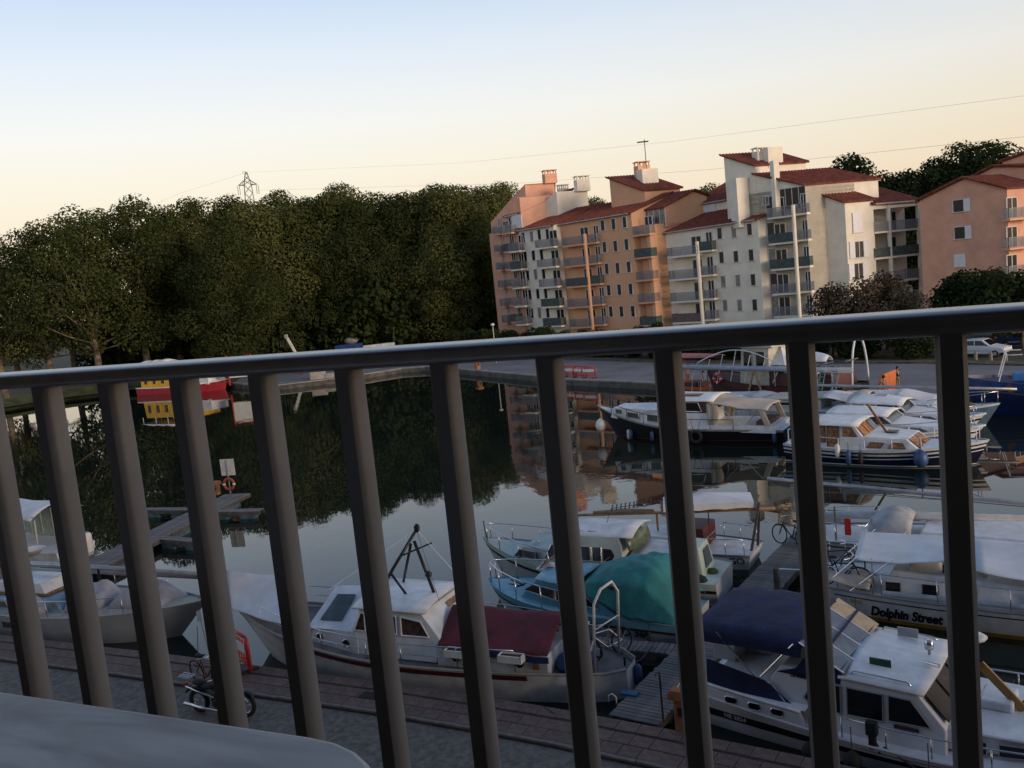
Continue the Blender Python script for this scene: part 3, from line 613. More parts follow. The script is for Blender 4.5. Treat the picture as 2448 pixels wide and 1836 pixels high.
# hedge shrubs between road and buildings
hb = [Vector(p) for p in RD_IN[2:9]]; k = 0
for i in range(len(hb)-1):
    a, b = hb[i], hb[i+1]; l = (b-a).length; nn = Vector((-(b-a).y, (b-a).x)).normalized()
    for j in range(max(1, int(l/3.4))):
        if i == len(hb)-2 : continue
        p = a + (b-a)*((j+.5)/max(1, int(l/3.4))) + nn*2.9; k += 1
        plant_tree('bush', (p.x, p.y, 0), trnd.uniform(.6, .85), trnd.random()*6.28, 'dense dark evergreen shrub in the long hedge behind the quay road', 'shrubs of the quay road hedge', name='hedge_shrub', cat='shrub')
for i, (px, py, dep, key, nm, lab) in enumerate(((1985, 682, 80, 'tam', 'tamarisk', 'brownish feathery tamarisk in front of the cream building, leftmost'), (2060, 668, 79, 'tam', 'tamarisk', 'brownish feathery tamarisk in front of the cream building, second from left'), (2115, 655, 80, 'tam', 'tamarisk', 'brownish feathery tamarisk in front of the shutters, tallest'), (2155, 690, 77, 'tam', 'tamarisk', 'brownish feathery tamarisk by the corner balconies, rightmost'),
        (2300, 655, 76, 'mul', 'mulberry_tree', 'round dark green tree in front of the salmon gable wall'), (2372, 648, 77, 'mul', 'mulberry_tree', 'dark green tree above the white parked car'), (2440, 655, 72, 'mul', 'mulberry_tree', 'dark green tree cut by the right edge of the picture'))):
    p = atY(px, py, dep); plant_tree(key, (p.x, p.y, 0), p.z/TREES[key][1], i*1.3, lab, 'small trees before the buildings', name=nm)
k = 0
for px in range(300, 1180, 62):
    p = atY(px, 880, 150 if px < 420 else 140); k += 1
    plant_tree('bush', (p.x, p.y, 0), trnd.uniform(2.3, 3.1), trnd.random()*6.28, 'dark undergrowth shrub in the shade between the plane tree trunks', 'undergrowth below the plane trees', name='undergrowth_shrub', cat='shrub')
# ---------------------------------------------------------------- pylon and wires
p = atY(588, 411, 450); top = p.z; pb = Vector((p.x, p.y, 0)); pr = thing('power_pylon', pb, R(14), 'lattice power pylon rising behind the treetops', 'pylon')
PYL = mat('galvanised_lattice', (.10, .09, .085), .7)
bd = MB(); L4 = [(-1, -1), (1, -1), (1, 1), (-1, 1)]; za = top-6.2
def half(z): return 4.5-(4.5-1.7)*z/za if z < za else 1.7-(1.7-.35)*(z-za)/(top-za)
zs_ = [za*k/16 for k in range(17)] + [za+(top-za)*k/3 for k in (1, 2, 3)]
for a, b in zip(zs_, zs_[1:]):
    for i in range(4):
        u, v = L4[i], L4[(i+1) % 4]; ha, hb_ = half(a), half(b)
        bd.tube([(u[0]*ha, u[1]*ha, a), (u[0]*hb_, u[1]*hb_, b)], .17, 4); bd.tube([(u[0]*ha, u[1]*ha, a), (v[0]*hb_, v[1]*hb_, b)], .08, 4); bd.tube([(v[0]*ha, v[1]*ha, a), (u[0]*hb_, u[1]*hb_, b)], .08, 4)
bd.tube([(0, 0, top), (-1.6, 0, top+.2), (-1.6, 0, top-.8)], .1, 4)
obj('lattice_mast', bd, PYL, pr)
for sx in (-1, 1):
    ar = MB()
    for sy in (-1, 1): ar.tube([(sx*1.6, sy*1.4, za), (sx*4.4, 0, za)], .14, 4); ar.tube([(sx*1.2, sy*1.0, za+2.2), (sx*4.4, 0, za)], .14, 4)
    for k in range(1, 3): ar.tube([(sx*(1.6+k*.9), 0, za), (sx*(1.3+k*.9), 0, za+1.9-.7*k)], .08, 4)
    am = obj('crossarm', ar, PYL, pr); obj('insulator_string', MB().tube([(sx*4.4-.45, 0, za-.3), (sx*4.4-.45, 0, za-4.5), (sx*4.4+.45, 0, za-4.5), (sx*4.4+.45, 0, za-.3)], .13, 5), PYL, am)
def wire(pts, r, lab):
    P = [atY(*q) for q in pts]; n_ = 24; out = []
    for k in range(n_+1):
        f = k/n_*(len(P)-1); i = min(int(f), len(P)-2); out.append(P[i].lerp(P[i+1], f-i))
    tag(obj('power_line', MB().tube(out, r, 5), mat('power_cable', (.34, .31, .29), .7)), lab, 'cable', 'overhead power lines')
wire([(592, 412, 449), (1107, 389, 350), (1610, 338, 260), (2448, 229, 180), (3000, 140, 150)], .022, 'upper power line running from the pylon top to the upper right')
wire([(610, 455, 450), (1240, 438, 340), (1700, 405, 260), (2448, 327, 180), (3000, 262, 150)], .028, 'lower power line passing behind the tower roofs to the right edge')
wire([(584, 414, 451), (430, 462, 460), (250, 540, 470), (-200, 700, 520)], .03, 'power line sinking from the pylon down to the left trees')
# ---------------------------------------------------------------- boat kit (local x towards the bow, z = 0 at the waterline)
class Hull:
    def __init__(s, L, B, fs, fm, fb, draft=.45, ov=.9, tw=.75, rake=0.0, tm=.45, low=.6, fine=2.0, pw=.85, tail=.8, sx=0.0):
        s.__dict__.update(L=L, B=B, fs=fs, fm=fm, fb=fb, d=draft, ov=ov, tw=tw, rk=rake, tm=tm, low=low, fine=fine, pw=pw, tail=tail, sx=sx)
    def sheer(s, t):
        return s.fm + (s.fb-s.fm)*max(0, (t-.4)/.6)**1.9 + (s.fs-s.fm)*max(0, (.4-t)/.4)**1.7
    def plan(s, t):
        if t < s.tm: return s.tw + (1-s.tw)*math.sin(math.pi/2*t/s.tm)**s.tail
        return max(0, 1-((t-s.tm)/(1-s.tm))**s.fine)**s.pw
    def pt(s, t, v, side=1, off=0):
        z = -s.d + v*(s.sheer(t)+s.d); b = max(0, t-.5)*2
        x = s.sx - s.L/2 + t*s.L - s.ov*(1-v)*t**5 + s.rk*(1-v)*(1-t)**5
        c = (s.low*(1-b*b*.55)); y = s.B/2*s.plan(t)*(c+(1-c)*v**.6) + off
        return Vector((x, side*y, z))
    def at(s, x, z, side, off=0):
        t = (x-s.sx+s.L/2)/s.L; v = .8
        for _ in range(8):
            t = min(1, max(0, t)); v = min(1, max(0, (z+s.d)/(s.sheer(t)+s.d))); q = s.pt(t, v); t += (x-q.x)/s.L
        return s.pt(min(1, max(0, t)), v, side, off)
    def gun(s, x, side=1, off=0, dz=0):
        p = s.at(x, 9, side, off); p.z += dz; return p
    def shell(s, v0=0, v1=1, off=0, nt=26, nv=6, t0=0, t1=1):
        mb = MB()
        for side in (-1, 1): mb.grid(lambda a, b: s.pt(t0+(t1-t0)*a, v0+(v1-v0)*b, side, off), nt, nv)
        if t0 == 0: mb.grid(lambda a, b: s.pt(0, v0+(v1-v0)*b, 1, off)*1.0 if a > .99 else Vector((s.pt(0, v0+(v1-v0)*b).x-off, (2*a-1)*s.pt(0, v0+(v1-v0)*b, 1, off).y, s.pt(0, v0+(v1-v0)*b).z)), 4, nv)
        return mb
    def band(s, dz0, dz1, off, t0=0, t1=1, nt=26): # band measured down from the sheer
        mb = MB()
        def f(side):
            def g(a, b):
                t = t0+(t1-t0)*a; h = s.sheer(t)+s.d; v = 1-(dz0+(dz1-dz0)*b)/h; return s.pt(t, v, side, off)
            return g
        for side in (-1, 1): mb.grid(f(side), nt, 1)
        return mb
    def zband(s, z0, z1, off, t0=0, t1=1, nt=26):
        mb = MB()
        for side in (-1, 1): mb.grid(lambda a, b: s.pt(t0+(t1-t0)*a, (z0+(z1-z0)*b+s.d)/(s.sheer(t0+(t1-t0)*a)+s.d), side, off), nt, 1)
        return mb
    def deck(s, dz=-.04, t0=0, t1=1, inset=.02, camber=.05):
        return MB().grid(lambda a, b: (lambda p: Vector((p.x, (2*b-1)*max(0, p.y-inset), p.z+dz+camber*(1-(2*b-1)**2))))(s.pt(t0+(t1-t0)*a, 1)), 26, 4)
    def rail(s, dz=0, off=0, r=.035, t0=0, t1=1, n=30):
        mb = MB()
        for side in (-1, 1): mb.tube([s.pt(t0+(t1-t0)*k/n, 1, side, off)+Vector((0, 0, dz)) for k in range(n+1)], r, 6)
        return mb
    def trans_rail(s, dz=0, r=.035):
        p = s.pt(0, 1); return MB().tube([(p.x, -p.y, p.z+dz), (p.x, 0, p.z+dz), (p.x, p.y, p.z+dz)], r, 6)
def new_boat(name, x, y, ang, label, cat='boat', group='boats moored in the basin'):
    return thing(name, (x, y, WZ), R(ang), label, cat, group)
def hull_parts(root, h, hm, dm, rub=None, rubr=.045, v_top=None, bottom=None, deckdz=-.04):
    hp = obj('hull', h.shell(), hm, root, smooth=True); obj('deck', h.deck(deckdz), dm, root, smooth=True)
    if rub: obj('rub_rail', h.rail(-.02, .01, rubr), rub, root, smooth=True); 
    return hp
def pulpit(root, h, xs, hh, m, side=(-1, 1), r=.018, inset=.08, closed=True, name='guard_rail', mid=False):
    top = MB(); posts = MB()
    L_, R_ = [], []
    for sd in side:
        line = [h.gun(x, sd, -inset)+Vector((0, 0, hh)) for x in xs]
        (L_ if sd < 0 else R_).extend(line)
        for x in xs: a = h.gun(x, sd, -inset); posts.tube([a-Vector((0, 0, .03)), a+Vector((0, 0, hh))], r, 5)
        if not closed or len(side) == 1: top.tube(line, r, 5)
        if mid: top.tube([p-Vector((0, 0, hh*.48)) for p in line], r*.7, 4)
    if closed and len(side) == 2: top.tube(L_ + list(reversed(R_)), r, 5)
    g_ = obj(name, top, m, root, smooth=True); obj('stanchions', posts, m, g_, smooth=True, kind='stuff'); return g_
def side_windows(root, polys, wf, m=GLASS, frame=None, sides=(-1, 1), fw=.025, name='window', fname='window_frame'):
    out_ = []
    for poly in polys:
        for sd in sides:
            P = [(x, sd*(wf(x, z)+.004), z) for x, z in poly]; P = P if sd < 0 else P[::-1]
            q = obj(name, MB().plate([(x, y+sd*0, z) for x, y, z in P], .012), m, root); out_.append(q)
            if frame: obj(fname, MB().tube([(x, y+sd*.012, z) for x, y, z in P], fw, 5, closed=True), frame, q)
    return out_
def fender(loc, kind, label, m, size=1.0, rope=.6, group='fenders hung over boat sides'):
    r = thing('fender', loc, 0, label, 'fender', group)
    if kind == 'ball': obj('body', MB().lathe([(.02, .30), (.07, .27), (.17, .18), (.22, .03), (.19, -.13), (.09, -.24), (.02, -.26)], 12), m, r, smooth=True); r.scale = (size,)*3
    else: obj('body', MB().lathe([(.02, .34), (.05, .32), (.11, .25), (.12, 0), (.11, -.25), (.05, -.32), (.02, -.33)], 12), m, r, smooth=True); r.scale = (size,)*3
    obj('lanyard', MB().tube([(0, 0, .28), (0, 0, .3+rope/size)], .014, 5), ROPE, r); return r
def wloc(root, p): return Matrix.Translation(root.location) @ Matrix.Rotation(root.rotation_euler.z, 4, 'Z') @ Vector(p)
def lettering(root, h, body, size, x, z, side, m, shear=0, bold=0, stretch=1, slope=0):
    t = text_mesh(body, size, shear, bold); mb = MB(); mb.f = t.f
    for u, v_, w_ in t.v:
        u *= stretch; xx = x + (u if side < 0 else -u); mb.v.append(tuple(h.at(xx, z+v_+slope*u, side, .012+max(0, w_))))
    return obj('lettering', mb, m, root)
# ---------------------------------------------------------------- jetties
PLANK = [mat('weathered_plank_%d' % i, c, .9, var=.25, scale=3, bump=.5, bscale=20, col2=tuple(q*.6 for q in c)) for i, c in enumerate([(.20, .185, .18), (.17, .16, .155), (.225, .205, .195)])]
BEAM = mat('jetty_beam', (.085, .08, .075), .9, var=.3, bump=.4); FLOATM = mat('teal_float_paint', (.06, .13, .15), .7, var=.3)
def jetty(x, y, ang, L, W, label, pw=.145, z=-.1, float_m=BEAM, group='floating jetties', lengthwise=False):
    r = thing('jetty', (x, y, z), R(ang), label, 'jetty', group); rnd = random.Random(int(L*100))
    pm = {}
    n_ = int(L/pw) if not lengthwise else int(W/pw)
    for i in range(n_):
        k = rnd.randrange(3)
        if k not in pm: o = obj('plank', MB().box((0, 0, -.02), (pw-.022, W, .04) if not lengthwise else (L, pw-.02, .04)), PLANK[k], r, bevel=.006); pm[k] = o.data
        else: o = bpy.data.objects.new('plank', pm[k]); link(o, r)
        o.location = (((i+.5)*pw, rnd.uniform(-.02, .02), rnd.uniform(-.004, .004)) if not lengthwise else (L/2, (i+.5)*pw-W/2, rnd.uniform(-.004, .004))); o.rotation_euler = (0, rnd.uniform(-.01, .01), rnd.uniform(-.006, .006))
    for sd in (-1, 1): obj('side_beam', MB().box((L/2, sd*(W/2-.05), -.13), (L, .09, .17)), BEAM, r)
    k = max(2, int(L/3.2))
    for i in range(k): obj('float', MB().box(((i+.5)*L/k, 0, -.36), (L/k*.55, W*.86, .34)), float_m, r, bevel=.03)
    return r
jetty(1.93, 19.15, 55.7, 17.5, 1.22, 'long planked jetty running out from the brick quay between the boats')
jetty(3.62, 22.55, 153.5, 2.5, .62, 'short finger jetty beside the hull lettered TO 366')
J2A = R(76.2)
jetty(-17.9, 35.6, 76.2, 11.9, 1.5, 'weathered plank jetty at left with the sign at its far end', pw=.15, z=-.05, float_m=FLOATM)
for (ax, ay, an, ln, lab) in ((-15.6, 43.9, -16, 3.0, 'narrow finger jetty pointing right, near the sign'), (-16.6, 44.7, 158, 3.4, 'narrow finger jetty pointing left, near the sign'), (-16.4, 39.6, -28, 2.9, 'narrow finger jetty pointing right, nearer the sailboats')):
    jetty(ax, ay, an, ln, .5, lab, pw=.16, z=-.08, float_m=FLOATM, lengthwise=True)
# ---------------------------------------------------------------- red-covered motor sailer along the quay
r = new_boat('motor_sailer', -3.43, 23.94, 154.6, 'white motor sailer with dark red awning and black tripod mast beside the brick quay')
h = Hull(12.5, 3.3, .72, .84, 1.5, ov=1.5, tw=.22, tm=.5, tail=.55, low=.62, fine=2.2)
hull_parts(r, h, WHITE2, mat('grey_side_deck', (.17, .16, .16), .85, var=.2, scale=2), None, deckdz=-.10)
obj('rub_stripe', h.band(.03, .17, .012, .18, .72), mat('oxblood_paint', (.085, .014, .016), .5), r)
obj('toe_rail', h.rail(.02, -.01, .035, 0, 1), mat('bleached_wood', (.36, .33, .30), .8), r)
wf = lambda x, z: 1.16 - .08*(z-.8) - max(0, x-1.0)*.12
cab = obj('forward_cabin', MB().prism([(2.75, .78), (1.0, .78), (1.0, 1.42), (2.6, 1.38)], wf), WHITE2, r, bevel=.02)
obj('cabin_slope', MB().plate([(2.72, 1.0, 1.38), (1.25, 1.05, 1.40), (1.25, -.35, 2.18), (2.62, -.35, 2.10)][::-1], .05), WHITE, r)
obj('cabin_slope_far', MB().plate([(2.62, -.35, 2.10), (1.25, -.35, 2.18), (1.25, -1.0, 1.45), (2.72, -.95, 1.42)][::-1], .05), WHITE, r)
obj('skylight', MB().plate([(2.42, .80, 1.55), (1.72, .80, 1.57), (1.70, .02, 2.03), (2.32, .02, 2.00)][::-1], .02), GLASS2, r)
wh = obj('wheelhouse', MB().prism([(1.28, .78), (-1.42, .80), (-1.55, 1.45), (-1.05, 2.05), (.85, 2.10), (1.15, 1.45)], wf), WHITE, r, bevel=.02)
obj('wheelhouse_roof', MB().grid(lambda a, b: Vector((1.05-2.25*a, (2*b-1)*1.14, 2.10+.13*(1-(2*b-1)**2))), 4, 8), WHITE, r, smooth=True, solid=.05)
CURT = mat('brown_curtain', (.085, .04, .03), .9, var=.4, scale=9)
side_windows(r, [[(1.08, 1.48), (.70, 1.48), (.70, 1.95), (.84, 1.97)], [(.45, 1.48), (-.28, 1.47), (-.28, 1.95), (.45, 1.96)], [(-.43, 1.45), (-1.26, 1.46), (-1.02, 1.86), (-.43, 1.94)]], wf, CURT, WHITE, fw=.03)
for x_, z_ in ((2.36, 1.12), (1.4, 1.07)):
    for sd in (-1, 1): p_ = obj('porthole', MB().lathe([(.10, -.012), (.10, .012)], 12, (x_, sd*(wf(x_, z_)+.01), z_), 'y'), GLASS, r); obj('ring', MB().tube([(x_+.11*math.cos(a*.524), sd*(wf(x_, z_)+.02), z_+.11*math.sin(a*.524)) for a in range(12)], .02, 5, closed=True), STEEL, p_)
obj('aft_bulkhead_door', MB().plate([(-1.50, -.05, 1.25), (-1.50, -.62, 1.25), (-1.14, -.62, 1.95), (-1.14, -.05, 1.95)], .03), TEAK, r)
wa = lambda x, z: 1.16 - max(0, -3.6-x)*.10
obj('aft_cabin', MB().prism([(-1.45, .72), (-4.5, .66), (-4.5, 1.22), (-1.45, 1.32)], wa), WHITE2, r, bevel=.02)
for x_ in (-2.0, -3.78):
    for sd in (-1, 1): obj('porthole', MB().lathe([(.12, -.012), (.12, .012)], 12, (x_, sd*(wa(x_, 1)+.01), 1.02), 'y'), GLASS, r)
obj('vent_hatch', MB().box((-4.2, 1.10, .98), (.16, .02, .2)), TEAK, r)
AWN = mat('oxblood_awning', (.125, .014, .022), .75, var=.2, scale=1.8, bump=.9, bscale=5)
def awn(a, b):
    x_ = -1.75-2.85*a; y_ = (2*b-1)*1.25; zz = 1.92+.025*math.sin(a*9) - .62*abs(2*b-1)**1.15 + .016*math.sin(a*31+abs(2*b-1)*9)*abs(2*b-1)
    return Vector((x_ + (.35-.15*abs(2*b-1))*(1 if a < .02 else 0), y_, zz))
ao = obj('awning', MB().grid(awn, 40, 20), AWN, r, smooth=True, solid=.012)
for sd in (-1, 1): obj('awning_skirt', MB().grid(lambda a, b: Vector((-1.72-2.9*a, sd*(1.26+.01*math.sin(a*30)), 1.30-.02*math.sin(a*9)-.16*b)), 16, 1), mat('royal_canvas', (.012, .03, .13), .8), ao, solid=.012)
pulpit(r, h, [4.5, 3.4, 1.95, .45, -.62, -2.2, -3.7], .58, STEEL, closed=False, r=.016, mid=True)
for x_ in (-2.25, -3.75):
    pt_ = thing('window_box', wloc(r, (x_, 1.5, 1.22)), R(154.6), 'white planter box on the motor sailer rail %s' % ('near the wheelhouse' if x_ > -3 else 'near the stern'), 'planter', 'planter boxes on the motor sailer')
    b_ = MB()
    for dx, dy, sx, sy in ((0, .11, .62, .03), (0, -.11, .62, .03), (.3, 0, .03, .25), (-.3, 0, .03, .25)): b_.box((dx, dy, .09), (sx, sy, .18))
    b_.box((0, 0, .02), (.6, .22, .03)); obj('trough', b_, PLASTIC_WHITE, pt_); obj('soil', MB().box((0, 0, .12), (.57, .19, .05)), mat('potting_soil', (.05, .035, .02), 1), pt_)
m_ = MB().tube([(.62, .95, 2.0), (.1, .35, 3.0), (-.50, -.05, 3.95)], [.05, .05, .045], 8); m_.tube([(.62, -.75, 2.05), (-.30, 0, 3.55)], .04, 8); m_.tube([(-.92, .05, 2.15), (-.42, 0, 3.65)], .045, 8); m_.tube([(-.15, .25, 2.2), (.16, .45, 2.9)], .035, 8)
tm_ = obj('tripod_mast', m_, BLACK, r, smooth=True); obj('masthead', MB().lathe([(.03, -.1), (.08, -.04), (.08, .08), (.02, .14)], 8, (-.52, -.05, 3.98)), BLACK, tm_)
obj('crosstree', MB().tube([(-.1, .3, 3.3), (-.75, -.35, 3.5)], .025, 6), BLACK, tm_)
obj('mast_lamp', MB().ball((-.78, .05, 2.75), .1), BLACK, tm_)
st_ = MB()
for q in ((-1.3, -.9, 2.2), (-1.3, .5, 2.2), (2.6, 0, 2.1)): st_.tube([(-.5, -.05, 3.95), q], .008, 4)
obj('stays', st_, STEEL, tm_)
gm = MB().tube([(-5.5, .55, .6), (-5.62, .5, 2.4), (-5.75, .3, 2.72), (-5.85, -.25, 2.72), (-5.9, -.5, 2.4), (-5.75, -.6, .6)], .035, 8)
gm.tube([(-5.55, .54, 1.5), (-5.3, .9, .7)], .022, 6); gm.tube([(-5.58, .52, 1.75), (-5.86, -.55, 1.75)], .02, 6)
obj('stern_gantry', gm, PLASTIC_WHITE, r, smooth=True)
obj('stern_cover', MB().ball((-4.95, .35, .85), (.5, .6, .22), 14, 8), mat('blue_tarpaulin', (.02, .06, .18), .7, bump=.5, bscale=6), r, smooth=True)
obj('rudder_post', MB().tube([(-6.1, 0, .9), (-6.1, 0, -.3)], .03, 6), BLACK, r)
fender(wloc(r, (-5.3, 1.22, .35)), 'ball', 'blue ball fender on the motor sailer stern quarter', PLASTIC_BLUE, 1.1, .5)
fender(wloc(r, (-6.35, -.2, .35)), 'cyl', 'blue fender behind the motor sailer stern', PLASTIC_BLUE, .9, .4)
fender(wloc(r, (-5.25, .8, 1.25)), 'cyl', 'pale fender tied to the white stern gantry', PLASTIC_WHITE, .95, .2)
# foredeck tarpaulin
def tarp(a, b):
    P00, P10, P01, P11 = Vector((6.45, -.1, 2.42)), Vector((4.5, -.55, 2.2)), Vector((5.85, .62, 1.54)), Vector((3.3, 1.38, 1.56))
    p_ = P00.lerp(P10, a).lerp(P01.lerp(P11, a), b); p_.z -= .16*math.sin(math.pi*a)*math.sin(math.pi*b) - .02*math.sin(9*a+5*b); return p_
tb_ = tag(obj('tarpaulin', MB().grid(tarp, 14, 14), CANVAS_W, None, smooth=True, solid=.012), 'white tarpaulin stretched over the motor sailer foredeck', 'tarpaulin'); tb_.location = r.location; tb_.rotation_euler = r.rotation_euler
tp_ = MB().tube([(5.7, 1.0, 1.42), (5.75, .2, 1.2)], .02, 5)
# ---------------------------------------------------------------- TO 366
r = new_boat('cabin_cruiser', 1.57, 26.2, 148.4, 'light blue cabin cruiser with turquoise cockpit cover lettered TO 366')
h = Hull(6.9, 2.6, .58, .66, .95, ov=.75, tw=.82, tm=.42, low=.66, fine=2.4, pw=.8)
SKYB = mat('sky_blue_gelcoat', (.13, .33, .44), .4, var=.1, scale=1.5)
hull_parts(r, h, GREY_HULL, mat('pale_blue_deck', (.22, .44, .54), .5, var=.08), None, deckdz=-.03)
obj('topside_band', h.band(-.02, .2, .012), SKYB, r, smooth=True); obj('rub_rail', h.band(.2, .27, .02), RUBBER, r, smooth=True)
wf = lambda x, z: 1.08 - .25*(z-.75) - max(0, x-.6)*.30
obj('cabin', MB().prism([(1.95, .72), (-1.6, .62), (-.55, 1.25), (-.1, 1.42), (1.25, 1.38)], wf), SKYB, r, bevel=.03)
obj('coachroof', MB().grid(lambda a, b: Vector((1.28-1.5*a, (2*b-1)*(wf(1.28-1.5*a, 1.36)+.01), 1.40+.08*(1-(2*b-1)**2))), 5, 6), mat('pale_blue_deck', (.22, .44, .54), .5), r, smooth=True, solid=.03)
side_windows(r, [[(1.72, 1.0), (1.05, .98), (1.05, 1.24), (1.33, 1.24)], [(1.0, .98), (.5, .94), (.5, 1.22), (1.0, 1.23)], [(.45, .94), (-.05, .90), (-.05, 1.21), (.45, 1.22)], [(-.1, .9), (-.95, .82), (-.55, 1.10), (-.1, 1.2)]], wf, GLASS, mat('alloy_frame', (.45, .45, .43), .4, metal=.6), fw=.016)
obj('windscreen', MB().plate([(-.12, .86, 1.42), (-.12, -.86, 1.42), (-.55, -.72, 1.75), (-.55, .72, 1.75)], .012), GLASS2, r)
ht = obj('deck_hatch', MB().plate([(1.55, .1, 1.44), (1.55, -.5, 1.44), (1.2, -.5, 1.78), (1.2, .1, 1.78)], .03), mat('smoked_acrylic', (.10, .06, .08), .2), r); obj('hatch_frame', MB().box((1.3, -.2, 1.47), (.55, .65, .04)), WHITE, ht)
TURQ = mat('turquoise_canvas', (.028, .235, .235), .75, var=.18, scale=1.3, bump=1, bscale=4, col2=(.015, .13, .135))
def cov(a, b):
    x_ = -.55 - 2.75*a; u = 2*b-1; ridge = 1.70 + .38*math.sin(math.pi*min(1, a/.68)*.5) if a < .68 else 2.08-1.08*((a-.68)/.32)**1.6
    eave = 1.55+.12*math.sin(math.pi*a) if a < .72 else 1.55-.75*((a-.72)/.28); base = 1.25-.55*min(1, a*1.9); w_ = 1.0+.14*min(1, a*2)
    f = abs(u)
    if f < .42: y_, z_ = u/.42*.62*w_, ridge-.05*(f/.42)**2
    elif f < .62: k_ = (f-.42)/.2; y_, z_ = math.copysign(.62*w_+(.38*w_)*k_, u), (ridge-.05)*(1-k_)+min(eave, ridge-.1)*k_
    else: k_ = (f-.62)/.38; y_, z_ = math.copysign(w_*1.0+.12*k_, u), min(eave, ridge-.1)*(1-k_)+base*k_
    return Vector((x_, y_, max(z_, .66) + (.020*math.sin(31*a+14*b)+.016*math.sin(19*a-37*b+2))*math.sin(math.pi*a)))
co = obj('cockpit_cover', MB().grid(cov, 36, 56), TURQ, r, smooth=True, solid=.012)
side_windows(co, [[(-1.28, 1.55), (-1.85, 1.20), (-1.92, 1.58)]], lambda x, z: 1.13, mat('clear_vinyl_dark', (.055, .03, .03), .25))
pulpit(r, h, [.9, 1.9, 2.7, 3.25], .62, STEEL, r=.02)
lettering(r, h, 'TO 366', .36, -1.98, .28, 1, mat('navy_lettering', (.012, .014, .06), .5), bold=.010, stretch=.9)
obj('cleat', MB().tube([(2.45, .1, .98), (2.45, -.2, .98)], .02, 6).tube([(2.3, .3, .97), (2.5, .3, .97)], .02, 6), DARKSTEEL, r)
obj('anchor', MB().tube([(2.0, .25, .97), (2.6, .0, .99)], .025, 6).tube([(2.05, .05, .97), (2.0, .25, .97), (2.15, .42, .97)], .03, 6), RUBBER, r)
fender(wloc(r, (-2.6, 1.42, .1)), 'cyl', 'long black fender under the TO 366 hull', RUBBER, .9, .35)
# ---------------------------------------------------------------- pale green cruiser
r = new_boat('cabin_cruiser', 2.2, 28.9, 153.1, 'pale mint green cabin cruiser with sliding roof windows behind the turquoise cover')
MINT = mat('mint_gelcoat', (.42, .52, .44), .45, var=.1, scale=1.5); MINT2 = mat('mint_deck', (.46, .52, .49), .6, var=.12, scale=1.2)
h = Hull(8.4, 2.8, .72, .85, 1.5, ov=.95, tw=.8, tm=.42, low=.62, fine=2.2, pw=.85)
hull_parts(r, h, GREY_HULL, MINT2, None, deckdz=-.03)
obj('topside_band', h.band(-.02, .2, .012), MINT, r, smooth=True); obj('rub_rail', h.band(.2, .3, .02), BLACK, r, smooth=True)
wf = lambda x, z: 1.15 - .16*(z-1.0) - max(0, x-1.3)*.25
obj('fore_cabin', MB().prism([(2.75, 1.0), (1.0, .92), (1.0, 1.55), (2.25, 1.52)], wf), MINT2, r, bevel=.03)
side_windows(r, [[(2.62, 1.18), (2.25, 1.17), (2.25, 1.42), (2.4, 1.42)], [(2.2, 1.17), (1.78, 1.16), (1.78, 1.42), (2.2, 1.42)], [(1.72, 1.16), (1.5, 1.16), (1.62, 1.42), (1.72, 1.42)]], wf, GLASS2, mat('alloy_frame', (.45, .45, .43), .4, metal=.6), fw=.016)
obj('saloon', MB().prism([(1.6, .9), (-1.35, .9), (-1.3, 1.75), (-1.2, 2.02), (.5, 2.05), (.85, 2.0)], wf), MINT2, r, bevel=.03)
obj('saloon_roof', MB().grid(lambda a, b: Vector((.75-2.4*a, (2*b-1)*.98, 2.02+.17*(1-(2*b-1)**2))), 6, 10), WHITE2, r, smooth=True, solid=.04)
side_windows(r, [[(1.35, 1.28), (.85, 1.27), (.85, 1.72), (1.1, 1.72)], [(.8, 1.27), (.2, 1.26), (.2, 1.70), (.8, 1.72)], [(.13, 1.26), (-.25, 1.26), (-.25, 1.70), (.13, 1.70)], [(-.3, 1.26), (-.62, 1.26), (-.62, 1.70), (-.3, 1.70)]], wf, GLASS2, STEEL, fw=.02)
side_windows(r, [[(-.68, 1.28), (-.95, 1.28), (-1.05, 1.45), (-.95, 1.65), (-.68, 1.66)]], wf, BLACK, None, name='side_vent')
for k in range(3):
    for sd in (-1, 1): obj('roof_window', MB().plate([(.75-.42*k, sd*1.0, 1.80), (.38-.42*k, sd*1.0, 1.80), (.38-.42*k, sd*.72, 2.10), (.75-.42*k, sd*.72, 2.12)], .02), GLASS2, r)
obj('rear_screen', MB().grid(lambda a, b: Vector((-1.42-.28*math.sin(math.pi*a)-.12*b, (2*a-1)*(1.02+.04*b), 2.02-.40*b+.12*math.sin(math.pi*a)*(1-b))), 12, 2), mat('green_tinted_screen', (.12, .15, .085), .3, var=.3, scale=4), r, smooth=True, solid=.015)
obj('aft_deckhouse_top', MB().grid(lambda a, b: Vector((-1.45-1.9*a, (2*b-1)*(1.08-.06*a), 1.34-.05*a+.08*(1-(2*b-1)**2))), 5, 8), WHITE2, r, smooth=True, solid=.06)
obj('aft_deckhouse', MB().prism([(-1.4, .78), (-3.35, .72), (-3.35, 1.26), (-1.4, 1.32)], lambda x, z: 1.08), MINT2, r)
obj('stern_locker', MB().prism([(-2.95, .7), (-3.75, .7), (-3.6, 1.62), (-3.05, 1.66)], lambda x, z: .75 if z < 1 else .55), MINT, r, bevel=.04); obj('locker_window', MB().plate([(-3.74, .3, .95), (-3.74, -.45, .95), (-3.66, -.35, 1.5), (-3.66, .2, 1.5)][::-1], .02), GLASS2, r)
an = MB().tube([(-.55, .2, 2.25), (-.6, -.2, 2.62), (-1.9, -.75, 2.72)], .012, 5)
